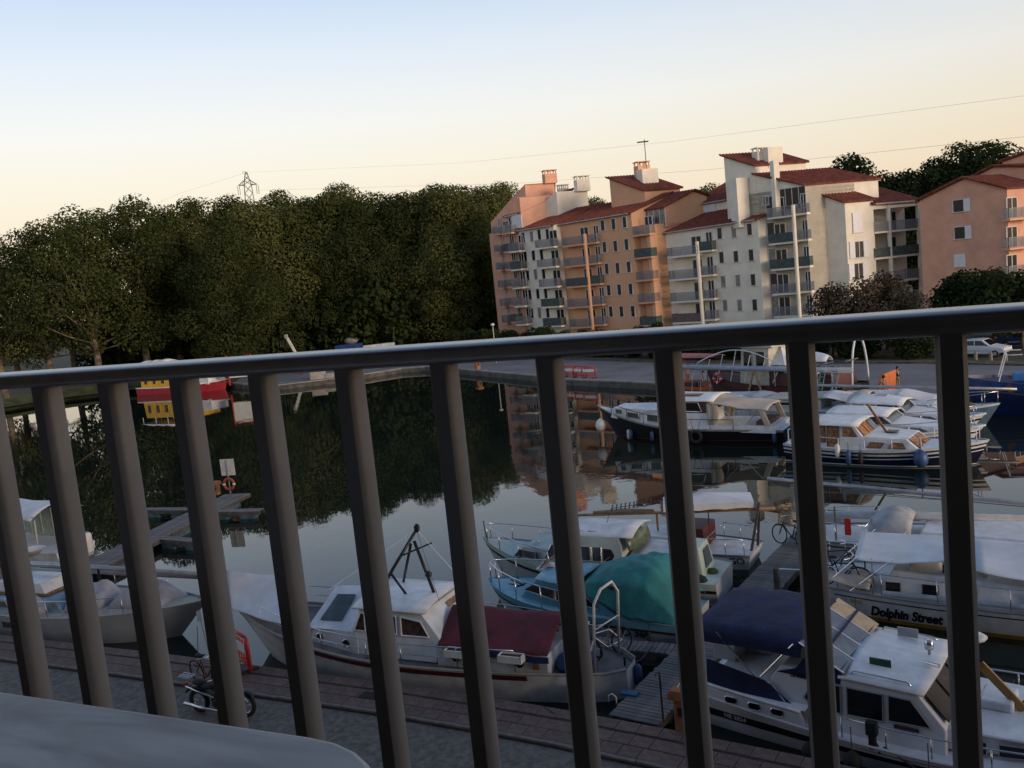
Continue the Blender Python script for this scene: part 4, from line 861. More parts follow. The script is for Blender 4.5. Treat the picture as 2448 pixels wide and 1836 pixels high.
for k in range(10): c_ = Vector((-.62-.13*k, -.22-.055*k, 2.63+.01*k)); an.tube([c_+Vector((.05, -.13, .05)), c_-Vector((.05, -.13, .05))], .015, 4); an.tube([c_+Vector((-.03, -.02, .11)), c_-Vector((-.03, -.02, .11))], .015, 4)
obj('yagi_aerial', an, BLACK, r)
obj('bow_staff', MB().tube([(4.05, 0, 1.3), (4.12, 0, 2.1)], .02, 5), DARKSTEEL, r)
pulpit(r, h, [1.2, 2.4, 3.3, 3.95], .55, STEEL, r=.02)
obj('anchor', MB().tube([(2.9, .3, 1.2), (3.5, .1, 1.3)], .03, 6).tube([(2.95, .05, 1.2), (2.9, .3, 1.2), (3.05, .5, 1.2)], .035, 6), RUBBER, r)
obj('ring_vent', MB().tube([(1.9+.1*math.cos(a*.524), .5+.1*math.sin(a*.524), 1.6) for a in range(12)], .025, 5, closed=True), WHITE, r)
obj('rope_coil', MB().lathe([(.2, 0), (.2, .06), (.13, .14), (.06, .16)], 10, (-3.85, .1, .72)), mat('olive_rope', (.07, .08, .02), .95), r); obj('rope_heap', MB().ball((-3.6, .85, .76), (.3, .22, .16)), mat('dark_green_rope', (.01, .035, .025), .95, bump=1), r)
fender(wloc(r, (3.0, 1.05, .15)), 'cyl', 'black fender under the mint cruiser bow', RUBBER, .8, .5)
ALLOY = mat('alloy_frame', (.45, .45, .43), .4, metal=.6)
def mast_spar(root, pts, r, m=None, name='lowered_mast'):
    return obj(name, MB().tube(pts, r, 8), m or mat('anodised_spar', (.36, .37, .40), .35, metal=.5), root, smooth=True)
# ---------------------------------------------------------------- sailboat with parasol
r = new_boat('sailboat', 4.4, 31.5, 149, 'small white sailboat lettered GO at the stern with rectangular white parasol')
h = Hull(7.6, 2.3, .55, .6, .95, ov=.9, tw=.7, tm=.45, low=.55, rake=.25)
hull_parts(r, h, WHITE2, WHITE2, mat('grey_toe_rail', (.2, .2, .22), .5), .03)
obj('coachroof', MB().prism([(2.2, .65), (-1.3, .55), (-1.2, .95), (1.7, 1.0)], lambda x, z: .75-max(0, x)*.12), WHITE2, r, bevel=.04)
obj('cockpit_box', MB().box((-1.75, 0, .95), (.9, 1.3, .7)), mat('maroon_paint', (.09, .018, .018), .6), r, bevel=.02)
obj('boom', MB().tube([(2.9, 0, 1.35), (-1.6, 0, 1.70), (-4.5, 0, 1.96)], .055, 8), mat('varnished_spar', (.33, .17, .06), .4, var=.2), r, smooth=True)
obj('furled_sail', MB().tube([(2.2, 0, 1.5), (1.0, .02, 1.6), (-.2, 0, 1.68)], [.04, .1, .05], 8), mat('tan_sail', (.30, .2, .13), .9, bump=.6), r, smooth=True)
obj('boom_cap', MB().ball((2.95, 0, 1.34), (.16, .12, .1)), PLASTIC_BLUE, r)
obj('boom_strut', MB().tube([(-.3, 0, .95), (-.3, 0, 1.55)], .04, 6), TEAK, r)
cr_ = MB().bar((-3.7, .32, .5), (-4.0, .02, 2.15), .08).bar((-3.75, -.32, .5), (-3.98, .0, 1.95), .08); obj('boom_crutch', cr_, mat('grey_timber', (.10, .09, .085), .9), r)
obj('pennant', MB().plate([(-4.15, .03, 1.55), (-4.55, .03, 1.45), (-4.6, .03, 1.8), (-4.15, .03, 1.85)], .01), PLASTIC_WHITE, r)
pulpit(r, h, [-3.6, -3.0, -2.4], .5, STEEL, closed=True, r=.016)
lettering(r, h, 'GO', .34, -3.35, .32, 1, mat('black_lettering', (.01, .01, .012), .5), bold=.004)
pp = thing('parasol', wloc(r, (-2.2, 0, .55)), R(-10), 'rectangular white parasol standing in the cockpit of the GO sailboat', 'parasol')
obj('pole', MB().tube([(0, 0, 0), (0, 0, 1.85)], .025, 6), DARKSTEEL, pp)
q_ = 1.5; w_ = .62; cn = MB(); cn.add([(-q_, -w_, 1.62), (q_, -w_, 1.62), (q_, w_, 1.62), (-q_, w_, 1.62), (0, 0, 1.86)], [(0, 1, 4), (1, 2, 4), (2, 3, 4), (3, 0, 4)]); co = obj('canopy', cn, CANVAS_W, pp, solid=.012)
vl = MB()
for k in range(4):
    a_, b_ = [(-q_, -w_), (q_, -w_), (q_, w_), (-q_, w_)][k], [(q_, -w_), (q_, w_), (-q_, w_), (-q_, -w_)][k]
    vl.grid(lambda u, v: Vector((a_[0]+(b_[0]-a_[0])*u, a_[1]+(b_[1]-a_[1])*u, 1.62-.2*v-.02*math.sin(u*20)*v)), 10, 1)
obj('valance', vl, CANVAS_W, co, solid=.01)
# ---------------------------------------------------------------- Dolphin Street
r = new_boat('sailing_yacht', 13.57, 22.7, -32.5, 'white sailing yacht lettered Dolphin Street with two white sun awnings')
h = Hull(12.6, 3.4, .86, .80, 1.25, ov=1.3, tw=.55, tm=.48, low=.55, tail=.6)
obj('hull', h.shell(), WHITE, r, smooth=True); obj('deck', h.deck(-.04), WHITE2, r, smooth=True)
obj('toe_rail', h.rail(.02, -.01, .03), mat('alloy_toe_rail', (.25, .25, .26), .4, metal=.5), r)
obj('cove_stripe', h.band(.13, .165, .010, .08), BLACK, r); obj('boot_top', h.zband(-.1, .13, .010), mat('ochre_antifoul', (.36, .22, .03), .6, var=.15), r)
obj('hull_patch', MB().plate([h.at(-4.86, .52, -1, .012), h.at(-4.55, .50, -1, .012), h.at(-4.55, .62, -1, .012), h.at(-4.86, .64, -1, .012)], .01), mat('cream_patch', (.5, .48, .28), .6), r)
lettering(r, h, 'Dolphin Street', .42, -3.44, .325, -1, mat('black_lettering', (.01, .01, .012), .5), shear=.28, bold=.02, stretch=.72, slope=.0)
wf = lambda x, z: 1.22-.22*(z-.7)-max(0, x-.5)*.12
obj('coachroof', MB().prism([(-4.05, .74), (-.9, .76), (3.4, .85), (2.6, 1.22), (-1.3, 1.36), (-3.8, 1.42)], wf), WHITE, r, bevel=.04)
side_windows(r, [[(-3.93, .86), (-3.56, .86), (-3.56, 1.14), (-3.93, 1.14)], [(-3.01, .87), (-2.62, .87), (-2.62, 1.16), (-3.01, 1.16)], [(-2.1, .88), (-1.7, .88), (-1.7, 1.16), (-2.1, 1.16)], [(-.6, .9), (-.2, .9), (-.2, 1.14), (-.6, 1.14)], [(.4, .92), (.8, .92), (.8, 1.12), (.4, 1.12)]], wf, GLASS, BLACK, fw=.018)
obj('doghouse', MB().prism([(-3.2, 1.3), (-1.4, 1.3), (-1.9, 1.72), (-3.0, 1.74)], lambda x, z: .8), mat('cream_doghouse', (.5, .48, .4), .6), r, bevel=.03)
side_windows(r, [[(-2.9, 1.42), (-2.2, 1.42), (-2.3, 1.64), (-2.85, 1.64)]], lambda x, z: .8, GLASS)
obj('side_tube', MB().tube([(-3.95, -1.42, .92), (0, -1.5, .93), (3.0, -1.25, 1.0)], .085, 8), mat('grey_spar', (.40, .41, .45), .5), r, smooth=True)
obj('life_raft', MB().lathe([(.05, -.42), (.17, -.40), (.19, -.3), (.19, .3), (.17, .40), (.05, .42)], 12, (-2.95, -.75, 1.55), 'x'), PLASTIC_WHITE, r, smooth=True)
pulpit(r, h, [-5.9, -5.2, -4.0, -2.6, -.9, 1.0], .62, STEEL, closed=False, r=.015)
for x0, x1 in ((-5.3, -4.6), (-4.5, -3.7)):
    for sd in (-1, 1): obj('awning_strut', MB().tube([(x0-.35, sd*1.35, .85), (x1, sd*1.3, 1.85)], .02, 6), STEEL, r)
obj('awning_post', MB().tube([(-4.25, -1.3, .8), (-4.25, -1.2, 1.8)], .018, 6), STEEL, r)
def sheet(C, sag, wr, n=16):
    A_, B_, C_, D_ = [Vector(c) for c in C]
    def f(a, b):
        p_ = A_.lerp(B_, a).lerp(D_.lerp(C_, a), b); p_.z -= sag*(a*(1-a)*2.2 + .0) * (b*1.2+.1); p_.z += wr*math.sin(a*17+b*3)*b; return p_
    return MB().grid(f, n, n)
for C, lab in (([(-4.92, 1.0, 1.86), (-2.45, 1.0, 1.90), (-2.2, -1.35, 2.0), (-4.68, -1.35, 1.80)], 'white cloth sun awning over the Dolphin Street cockpit'), ([(-2.0, 1.0, 1.86), (2.4, .9, 1.86), (2.6, -1.35, 1.42), (-1.68, -1.35, 1.74)], 'white cloth sun awning over the Dolphin Street foredeck')):
    o_ = tag(obj('awning', sheet(C, .16, .012), CANVAS_W, None, smooth=True, solid=.012), lab, 'awning', 'white sun awnings'); o_.location = r.location; o_.rotation_euler = r.rotation_euler
obj('lowered_boom', MB().tube([(-5.6, .2, 1.2), (4.5, .15, 1.75)], .06, 8), mat('grey_spar', (.40, .41, .45), .5), r, smooth=True)
o_ = tag(obj('cockpit_cloth', MB().grid(lambda a, b: Vector((-5.6+1.3*a, -1.45+1.3*b, 1.32-.22*abs(2*b-1)**2-.35*max(0, a-.6)+.05*math.sin(7*a+5*b))), 12, 10), mat('beige_canvas', (.45, .42, .37), .9, bump=.4, bscale=4), None, smooth=True, solid=.012), 'beige cloth draped over the bicycles on the Dolphin Street stern', 'cloth'); o_.location = r.location; o_.rotation_euler = r.rotation_euler
DOLPHIN = r
fender(wloc(r, (-4.63, -1.72, .18)), 'ball', 'orange ball fender on the Dolphin Street hull', ORANGE, .75, .4)
fender(wloc(r, (-1.85, -1.82, .38)), 'cyl', 'dark fender after the word Street', NAVY, .8, .4)
# ---------------------------------------------------------------- grey sailboat behind Dolphin Street
r = new_boat('sailboat', 14.5, 27.2, -32.5, 'white sailboat with long lowered mast lying behind the Dolphin Street yacht')
h = Hull(11, 3.0, .75, .8, 1.15, ov=1.2, tw=.6, tm=.48, low=.55)
hull_parts(r, h, WHITE2, WHITE2, mat('grey_toe_rail', (.2, .2, .22), .5), .03)
obj('cove_stripe', h.band(.16, .21, .010), NAVY, r)
wf = lambda x, z: 1.05-.2*(z-.7)
obj('coachroof', MB().prism([(-2.2, .7), (3.0, .8), (2.2, 1.15), (-2.0, 1.25)], wf), WHITE, r, bevel=.04)
side_windows(r, [[(-1.6, .88), (-.6, .88), (-.6, 1.08), (-1.6, 1.1)], [(0, .88), (1.2, .88), (1.2, 1.04), (0, 1.06)]], wf, GLASS)
obj('boom_cover', MB().tube([(-5.4, .3, 1.25), (-4.0, .3, 1.32), (1.5, .3, 1.5)], [.1, .16, .1], 8), mat('white_tube_cover', (.55, .57, .6), .6), r, smooth=True)
mast_spar(r, [(-7.0, -.1, 2.55), (-3.0, -.05, 2.3), (7.5, 0, 1.6)], .075)
ri = MB()
for k in range(3): ri.tube([(-6.8, -.1, 2.5-.06*k), (-1, .05*k, 2.2-.1*k), (7.4, .1, 1.55)], .012, 4)
obj('rigging', ri, ROPE, r)
obj('mast_crutch', MB().tube([(-5.3, -.5, .75), (-5.3, -.1, 2.45)], .035, 6).tube([(-5.3, .4, .75), (-5.3, -.1, 2.3)], .035, 6).tube([(-4.6, -.9, .75), (-4.6, -.9, 1.9)], .03, 6), mat('grey_timber', (.10, .09, .085), .9), r)
pulpit(r, h, [-5.3, -4.6, -3.6], .6, STEEL, closed=True, r=.018); pulpit(r, h, [3.2, 4.3, 5.0], .6, STEEL, r=.018)
obj('sprayhood', MB().grid(lambda a, b: Vector((-3.6+1.3*a, 1.0*math.cos(math.pi*b), 1.0+.75*math.sin(math.pi*b)*(.5+.5*math.sin(math.pi*a*.9)))), 8, 12), mat('grey_white_cloth', (.42, .43, .45), .9, bump=.3), r, smooth=True, solid=.012)
obj('ensign', MB().plate([(-4.25, -1.2, 1.05), (-4.05, -1.2, 1.05), (-4.05, -1.2, 1.6), (-4.25, -1.2, 1.6)], .01), RED, r)
# ---------------------------------------------------------------- motor yacht at the quay (lower right)
r = new_boat('motor_yacht', 8.99, 16.94, -37, 'white steel motor yacht with navy bimini, lettered NE 2824, beside the quay')
h = Hull(11.6, 3.55, .80, .60, 1.15, ov=.8, tw=.80, tm=.42, low=.7, fine=2.6, pw=.75)
YW = mat('yacht_white', (.66, .66, .68), .35, var=.05, scale=1)
obj('hull', h.shell(), YW, r, smooth=True); obj('deck', h.deck(-.05), WHITE, r, smooth=True)
obj('rub_rail', h.band(.03, .10, .035), YW, r); obj('lower_rub_rail', h.band(.12, .18, .03, 0, .7), YW, r)
obj('boot_stripe', h.zband(.30, .49, .010, 0, .55), BLACK, r); obj('boot_stripe_forward', h.zband(.20, .34, .010, .55, .95), BLACK, r); obj('upper_rail', h.rail(.0, .02, .03), YW, r)
TA = (-3.25+5.8)/11.6
def aft_top(t): return 1.08-.10*(t/TA)
for sd in (-1, 1):
    obj('aft_topside', MB().grid(lambda a, b: (lambda p: Vector((p.x, p.y, p.z+(aft_top(TA*a)*(1-.45*max(0, a-.93)/.07)-p.z)*b)))(h.pt(TA*a, .97, sd, .004)), 14, 3), YW, r, smooth=True, solid=.03)
    obj('aft_rail', MB().tube([(lambda p: Vector((p.x, p.y+sd*.01, aft_top(TA*a))))(h.pt(TA*a, 1, sd)) for a in (0, .2, .4, .6, .8, .93)], .04, 6), WHITE, r, smooth=True)
obj('aft_transom', MB().grid(lambda a, b: Vector((h.pt(0, 1).x, (2*a-1)*h.pt(0, 1).y, h.pt(0, 1).z*(1-b)+1.08*b-.05)), 4, 1), YW, r, solid=.03)
obj('aft_deck', MB().grid(lambda a, b: (lambda p: Vector((p.x, (2*b-1)*p.y, 1.02)))(h.pt(TA*.97*a, 1)), 10, 2), WHITE, r)
for k, x_ in enumerate((-5.0, -4.45, -3.93)):
    for sd in (-1, 1):
        yy = h.at(x_, 9, sd, .03).y
        P = [Vector((x_+dx, yy, .86+dz)) for dx, dz in ((-.12, -.05), (-.08, -.075), (.1, -.075), (.13, -.04), (.12, .05), (.08, .07), (-.1, .07), (-.13, .04))]
        p_ = obj('porthole', MB().plate(P if sd < 0 else P[::-1], .012), GLASS, r); obj('ring', MB().tube(P, .016, 5, closed=True), STEEL, p_)
lettering(r, h, 'NE 2824', .15, -4.98, .40, -1, mat('grey_lettering', (.55, .55, .57), .5), bold=.004)
wf = lambda x, z: 1.42-.10*(z-.8)-max(0, x+1.0)*.05
obj('aft_cabin_trunk', MB().prism([(-5.55, .95), (-3.0, .8), (-3.1, 1.25), (-5.45, 1.3)], lambda x, z: 1.3), WHITE, r, bevel=.03)
obj('deckhouse', MB().prism([(-4.15, 1.0), (-3.35, .52), (-.72, .52), (-.72, 1.06), (-1.22, 1.66), (-3.92, 1.76), (-4.15, 1.45)], wf), YW, r, bevel=.03)
obj('deckhouse_roof', MB().grid(lambda a, b: Vector((-2.72+1.62*a+.12*(1-(2*b-1)**2)*a, (2*b-1)*1.38, 1.74-.07*a+.14*(1-(2*b-1)**2))), 8, 10), WHITE, r, smooth=True, solid=.05)
ws = side_windows(r, [[(-3.44, 1.18), (-3.25, .98), (-2.68, .98), (-2.68, 1.55), (-3.2, 1.58)], [(-2.56, .99), (-1.86, .99), (-1.86, 1.54), (-2.56, 1.55)], [(-1.76, 1.03), (-.98, 1.05), (-1.34, 1.53), (-1.76, 1.54)]], wf, GLASS, mat('grey_gasket', (.25, .25, .27), .5), fw=.022)
for k in range(3):
    y0, y1 = -1.22+.84*k, -.50+.84*k
    obj('windscreen', MB().plate([(-.70, y0, 1.14), (-.70, y1, 1.14), (-1.10, y1, 1.62), (-1.10, y0, 1.62)], .015), mat('tinted_screen', (.008, .010, .016), .3, var=.1, spec=.12), r)
obj('name_board', MB().box((-1.43, -wf(-1.4, .95)-.02, .955), (.46, .02, .07)), mat('dark_teak', (.06, .035, .025), .5), r)
lt = text_mesh('LINSSEN', .13, .15, .004); lm_ = MB(); lm_.f = lt.f; lm_.v = [(-3.5+u*.92, -wf(-3.5, 1.6)-.012-w_, 1.60+v_) for u, v_, w_ in lt.v]; obj('lettering', lm_, mat('black_lettering', (.01, .01, .012), .5), r)
obj('fore_trunk', MB().prism([(-.75, .6), (4.0, .8), (3.3, 1.05), (.5, 1.04), (-.75, 1.05)], lambda x, z: 1.25-max(0, x)*.16), WHITE, r, bevel=.04)
side_windows(r, [[(-.6, .74), (-.45, .66), (-.05, .66), (-.05, .92), (-.4, .92)], [(.15, .67), (.6, .68), (.6, .92), (.15, .92)], [(.9, .70), (1.4, .74), (1.4, .93), (.9, .93)]], lambda x, z: 1.25-max(0, x)*.16, GLASS, mat('grey_gasket', (.25, .25, .27), .5), fw=.018)
for sd in (-1, 1): obj('roof_rail', MB().tube([(-2.5, sd*1.22, 1.78), (-2.45, sd*1.2, 1.86), (-1.45, sd*1.18, 1.80), (-1.35, sd*1.18, 1.74)], .018, 6), STEEL, r, smooth=True)
lp = obj('search_lamp', MB().lathe([(.03, 0), (.03, .1), (.09, .12), (.09, .3), (.03, .32)], 10, (-1.3, .15, 1.86)), STEEL, r, smooth=True)
obj('horn', MB().tube([(-1.35, -.32, 1.9), (-1.0, -.42, 1.9)], [.02, .045], 8), STEEL, r)
nl = obj('side_lamp_board', MB().box((-2.05, -.72, 1.90), (.42, .03, .17)), mat('green_board', (.01, .07, .02), .4), r)
obj('far_lamp_board', MB().box((-1.9, .95, 1.92), (.42, .03, .2)), mat('pale_board', (.45, .45, .43), .5), r)
obj('folded_mast', MB().bar((-.35, .1, 1.85), (.42, .0, 1.08), .05, .17), mat('varnished_mast', (.40, .21, .05), .35, var=.2), r); obj('mast_step', MB().plate([(.2, .1, 1.04), (.75, .1, 1.04), (.45, .1, 1.3)], .03), STEEL, r)
obj('deck_hatch', MB().box((-.05, .2, 1.14), (.62, .8, .2)), WHITE, r, bevel=.05)
obj('radar_dome', MB().lathe([(.02, 0), (.22, .03), (.25, .08), (.16, .14), (.02, .17)], 14, (-.55, .75, 2.05)), WHITE, r, smooth=True); obj('dome_post', MB().tube([(-.55, .75, 1.05), (-.55, .75, 2.06)], .025, 6), STEEL, r)
pulpit(r, h, [-2.6, -1.75, -.92, .1, 1.3, 2.6, 3.9, 5.0], .42, STEEL, closed=True, r=.018, inset=.06)
for sd in (-1, 1): obj('step_rail', MB().tube([(-4.55, sd*1.42, 1.36), (-4.1, sd*1.44, 1.36), (-3.75, sd*1.5, .95), (-3.3, sd*1.58, .52), (-3.1, sd*1.6, .52)], .02, 6), STEEL, r, smooth=True)
NAVYC = mat('navy_canvas', (.008, .014, .065), .8, var=.25, scale=2.5, bump=.8, bscale=6); VINYL = mat('smoky_vinyl_window', (.15, .17, .21), .15, var=.2, scale=2, spec=.7)
def bim(a, b):
    x_ = -5.85+2.4*a; u = 2*b-1; return Vector((x_, u*1.42, 2.42+.06*math.sin(math.pi*a)-.14*abs(u)**3-.22*(1 if abs(u) > .97 else 0)+.012*math.sin(26*a+9*b)+.010*math.sin(11*b-17*a)))
bo = obj('bimini', MB().grid(bim, 16, 18), NAVYC, r, smooth=True, solid=.014)
for sd in (-1, 1): obj('bimini_flap', MB().grid(lambda a, b: Vector((-5.85+2.4*a, sd*1.43, 2.22-.16*b-.02*math.sin(a*8))), 10, 1), NAVYC, bo, solid=.012)
for k in range(4):
    y0, y1 = -1.36+.68*k, -.74+.68*k
    s_ = obj('screen_panel', MB().plate([(-3.48, y0, 2.34), (-3.48, y1, 2.36), (-2.60, y1, 1.86), (-2.60, y0, 1.84)][::-1], .012), VINYL if k != 3 else mat('beige_panel', (.5, .4, .26), .6), r)
    obj('screen_seam', MB().bar((-3.48, y0-.03, 2.36), (-2.58, y0-.03, 1.86), .035, .02), WHITE, s_)
obj('screen_strap', MB().tube([(-3.05, -1.38, 2.12), (-3.02, -.6, 2.16), (-3.02, .5, 2.16), (-3.05, 1.38, 2.12)], .03, 6), NAVYC, r)
for a_, b_ in (((-4.4, -1.42, 1.35), (-5.3, -1.42, 2.3)), ((-4.4, -1.4, 1.4), (-3.6, -1.4, 2.3)), ((-4.4, 1.4, 1.4), (-5.3, 1.42, 2.3)), ((-5.7, -1.42, 1.1), (-5.75, -1.42, 2.3))): obj('bimini_strut', MB().tube([a_, b_], .018, 6), STEEL, r)
obj('aft_curtain', MB().plate([(-5.6, -1.44, 1.06), (-3.65, -1.48, 1.0), (-4.25, -1.46, 1.42), (-5.55, -1.44, 1.66)], .012), NAVYC, r)
obj('cockpit_coaming', MB().prism([(-4.2, 1.2), (-2.7, 1.4), (-2.65, 1.9), (-3.2, 1.88), (-4.0, 1.62)], lambda x, z: 1.34), NAVYC, r)
obj('cockpit_locker', MB().box((-5.0, .35, 1.55), (.75, .8, .5)).box((-5.5, -.2, 1.48), (.55, .9, .36)), GREY_HULL, r, bevel=.03)
obj('outboard_motor', MB().box((-2.0, -1.72, .98), (.22, .16, .28)).box((-2.0, -1.72, .72), (.14, .12, .35)).tube([(-2.0, -1.72, .8), (-1.85, -1.75, .5)], .04, 6), RUBBER, r, bevel=.03)
tag(obj('mooring_line', MB().tube([wloc(r, q) for q in ((-1.8, -1.7, .62), (-1.0, -1.9, .35), (.2, -2.3, .46))], .02, 5), ROPE), 'dark mooring line sloping from the yacht to the quay', 'rope')
for x_, lab in ((-3.15, 'black ball fender below the yacht step rail'), (-2.33, 'black ball fender between the yacht and the brick quay'), (-.92, 'black fender rope and ball nearer the yacht bow')):
    fender(wloc(r, (x_, -1.98, .30)), 'ball', lab, RUBBER, .85, .5)
# ---------------------------------------------------------------- left sailboat with painted eye
r = new_boat('sailboat', -15.4, 29.86, -22, 'grey white sailboat with an eye painted on its bow and clutter on deck')
h = Hull(11, 3.1, .95, .95, 1.25, ov=1.7, tw=.6, tm=.46, low=.55)
hull_parts(r, h, GREY_HULL, mat('beige_deck', (.42, .38, .32), .8, var=.15), None); obj('toe_rail', h.rail(.02, -.01, .025), GREY_HULL, r)
obj('name_patch', MB().plate([h.at(-2.0+dx, .62+dz, -1, .012) for dx, dz in ((0, -.12), (.6, -.1), (.66, .1), (.05, .12))], .01), mat('dark_lettering_patch', (.05, .05, .06), .8), r)
ey = MB(); c_ = (3.75, .74)
ey.tube([h.at(c_[0]-.3+.6*k/10, c_[1]+.10*math.sin(math.pi*k/10), -1, .02) for k in range(11)], .022, 4); ey.tube([h.at(c_[0]-.28+.56*k/10, c_[1]-.06*math.sin(math.pi*k/10), -1, .02) for k in range(11)], .018, 4)
eo = obj('painted_eye', ey, BLACK, r); obj('pupil', MB().plate([h.at(c_[0]+.08*math.cos(-a*.7), c_[1]+.02+.065*math.sin(-a*.7), -1, .012) for a in range(9)], .01), BLACK, eo)
wf = lambda x, z: .95
obj('coachroof', MB().prism([(-3.9, .9), (.4, .9), (0, 1.3), (-3.8, 1.35)], wf), mat('blue_white_cabin', (.28, .40, .48), .6, var=.3, scale=2), r, bevel=.05)
side_windows(r, [[(-3.2, 1.02), (-2.2, 1.02), (-2.3, 1.22), (-3.1, 1.22)]], wf, mat('brown_port', (.12, .08, .08), .4))
obj('hatch_box', MB().prism([(-3.1, 1.42), (-.75, 1.42), (-.9, 1.78), (-3.0, 1.8)], lambda x, z: .62), WHITE, r, bevel=.03)
obj('hatch_trim', MB().box((-1.9, 0, 1.39), (2.45, 1.3, .06)), TEAK, r)
mast_spar(r, [(-6.5, .1, 2.15), (-1, .1, 2.2), (6.2, 0, 2.05)], .10); obj('masthead_gear', MB().box((6.35, 0, 2.08), (.25, .12, .28)).tube([(5.9, 0, 2.1), (6.4, 0, 1.9)], .03, 6), BLACK, r)
obj('boom_tube', MB().tube([(-6, .35, 1.95), (5.5, .2, 1.9)], .06, 8), mat('grey_spar', (.40, .41, .45), .5), r, smooth=True)
obj('mast_post', MB().tube([(1.1, 0, .9), (1.1, 0, 2.15)], .045, 6).tube([(3.2, .1, .95), (3.2, .1, 2.0)], .03, 6), BLACK, r)
def heap(c, s, m, name, seed, lab):
    rn = random.Random(seed); ph = [rn.uniform(0, 6.28) for _ in range(6)]
    o_ = obj(name, MB().grid(lambda a, b: Vector((c[0]+s[0]*(2*a-1)*(1-.15*math.sin(ph[0]+5*b)), c[1]+s[1]*(2*b-1), c[2]+s[2]*max(0, (1-(2*a-1)**2)*(1-(2*b-1)**2))**.5*(1+.22*math.sin(ph[1]+7*a+5*b)+.15*math.sin(ph[2]+13*a-9*b)))), 18, 14), m, None, smooth=True, solid=.012)
    tag(o_, lab, 'cloth', 'sails and cloths heaped on deck'); o_.location = r.location; o_.rotation_euler = r.rotation_euler; return o_
heap((.9, -.2, .9), (.75, .8, .75), mat('grey_plastic_sheet', (.40, .41, .46), .6, bump=.6, bscale=5), 'plastic_sheet', 1, 'grey plastic sheet heaped amidships on the left sailboat')
heap((3.0, .1, 1.0), (1.2, .7, .6), mat('grey_sailcloth', (.38, .38, .41), .9, bump=.5, bscale=4), 'sail_heap', 2, 'crumpled grey sail on the foredeck before the eye')
heap((-4.2, .5, 1.3), (1.6, .7, .9), mat('khaki_cover', (.22, .19, .15), .9, bump=.5, bscale=4), 'boat_cover', 3, 'khaki cover draped under the lowered mast at far left')
heap((-.9, -1.0, .9), (.5, .3, .5), mat('grey_sailcloth', (.38, .38, .41), .9), 'hanging_cloth', 4, 'grey cloth hanging over the sailboat cabin side')
o_ = tag(obj('tarpaulin', MB().grid(lambda a, b: Vector((-6.3+2.0*a, -1.2+2.0*b, 1.75+.55*b-.45*a*(1-b)+.03*math.sin(8*a+6*b))), 12, 10), CANVAS_W, None, smooth=True, solid=.012), 'white tarpaulin corner hanging at the left edge of the picture', 'tarpaulin'); o_.location = r.location; o_.rotation_euler = r.rotation_euler
pulpit(r, h, [-1.5, .2, 1.6, 3.0], .55, STEEL, closed=False, r=.014)
# ---------------------------------------------------------------- tented boat behind it
p_ = gnd(95, 1335, WZ); r = new_boat('canal_boat', p_.x-.8, p_.y+.8, 150, 'old boat with white roof sheet over a framed shelter at left edge'); r.scale = (.85,)*3
h = Hull(8, 2.8, .7, .7, 1.0, tw=.8); hull_parts(r, h, WHITE2, WHITE2, None)
fr_ = MB()
for x_ in (-2.6, -1.6, -.6, .4, 1.4, 2.2):
    for sd in (-1, 1): fr_.bar((x_, sd*1.15, .65), (x_, sd*1.1, 2.35), .07)
obj('shelter_frame', fr_, mat('pale_timber', (.48, .46, .38), .8), r)
obj('shelter_side', MB().plate([(-2.6, -1.12, .7), (2.2, -1.12, .7), (2.2, -1.12, 2.3), (-2.6, -1.12, 2.3)], .02), mat('pale_green_sheet', (.26, .32, .28), .6), r)
obj('roof_sheet', MB().grid(lambda a, b: Vector((-2.9+5.4*a, (2*b-1)*1.5, 2.42+.55*(1-(2*b-1)**2)+.08*math.sin(a*9)*abs(2*b-1))), 14, 8), CANVAS_W, r, smooth=True, solid=.012)
obj('blue_piping', MB().tube([(-2.9, 1.3, 2.56), (2.5, 1.3, 2.56)], .025, 5), PLASTIC_BLUE, r)
q_ = wloc(r, (-3.9, 1.2, 1.0)); t_ = thing('water_drum', gnd(208, 1322, -.05), 0, 'white plastic drum standing on the left jetty', 'drum'); obj('body', MB().lathe([(.05, 0), (.26, .02), (.29, .1), (.29, .75), (.24, .86), (.1, .9)], 14), PLASTIC_WHITE, t_, smooth=True); obj('lid', MB().lathe([(.12, .9), (.12, .95)], 10), mat('teal_cap', (.05, .2, .2), .5), t_)
t_ = thing('white_tub', wloc(r, (-2.9, 1.7, .75)), .3, 'round white tub on the tented boat', 'tub'); obj('body', MB().lathe([(.3, 0), (.55, .25), (.58, .27), (.5, .25), (.28, .04)], 16), PLASTIC_WHITE, t_, smooth=True)
# ---------------------------------------------------------------- boats across the basin
CURT2 = mat('apricot_curtain', (.36, .17, .085), .9, var=.35, scale=7); BEIGEC = mat('beige_boat_canvas', (.46, .40, .33), .9, var=.1, scale=1, bump=.4, bscale=2.5)
r = new_boat('motor_cruiser', 10.0, 52.0, 147.2, 'black hulled motor cruiser with white cabin and beige canvas cockpit tent')
h = Hull(11.7, 3.4, .75, .85, 2.0, ov=1.5, tw=.75, tm=.45, low=.55, draft=.5)
obj('hull', h.shell(), BLACK, r, smooth=True); obj('deck', h.deck(-.05), WHITE2, r, smooth=True); obj('gunwale', h.band(-.02, .10, .02), mat('beige_gunwale', (.36, .32, .28), .6), r)
obj('red_line', h.zband(.16, .20, .01), mat('red_line', (.2, .02, .02), .6), r)
wf = lambda x, z: 1.38-.06*(z-.8)-max(0, x-1)*.16
obj('fore_cabin', MB().prism([(4.6, 1.35), (-.2, .75), (-.2, 1.85), (1.6, 1.92), (4.35, 1.98)], wf), WHITE, r, bevel=.03)
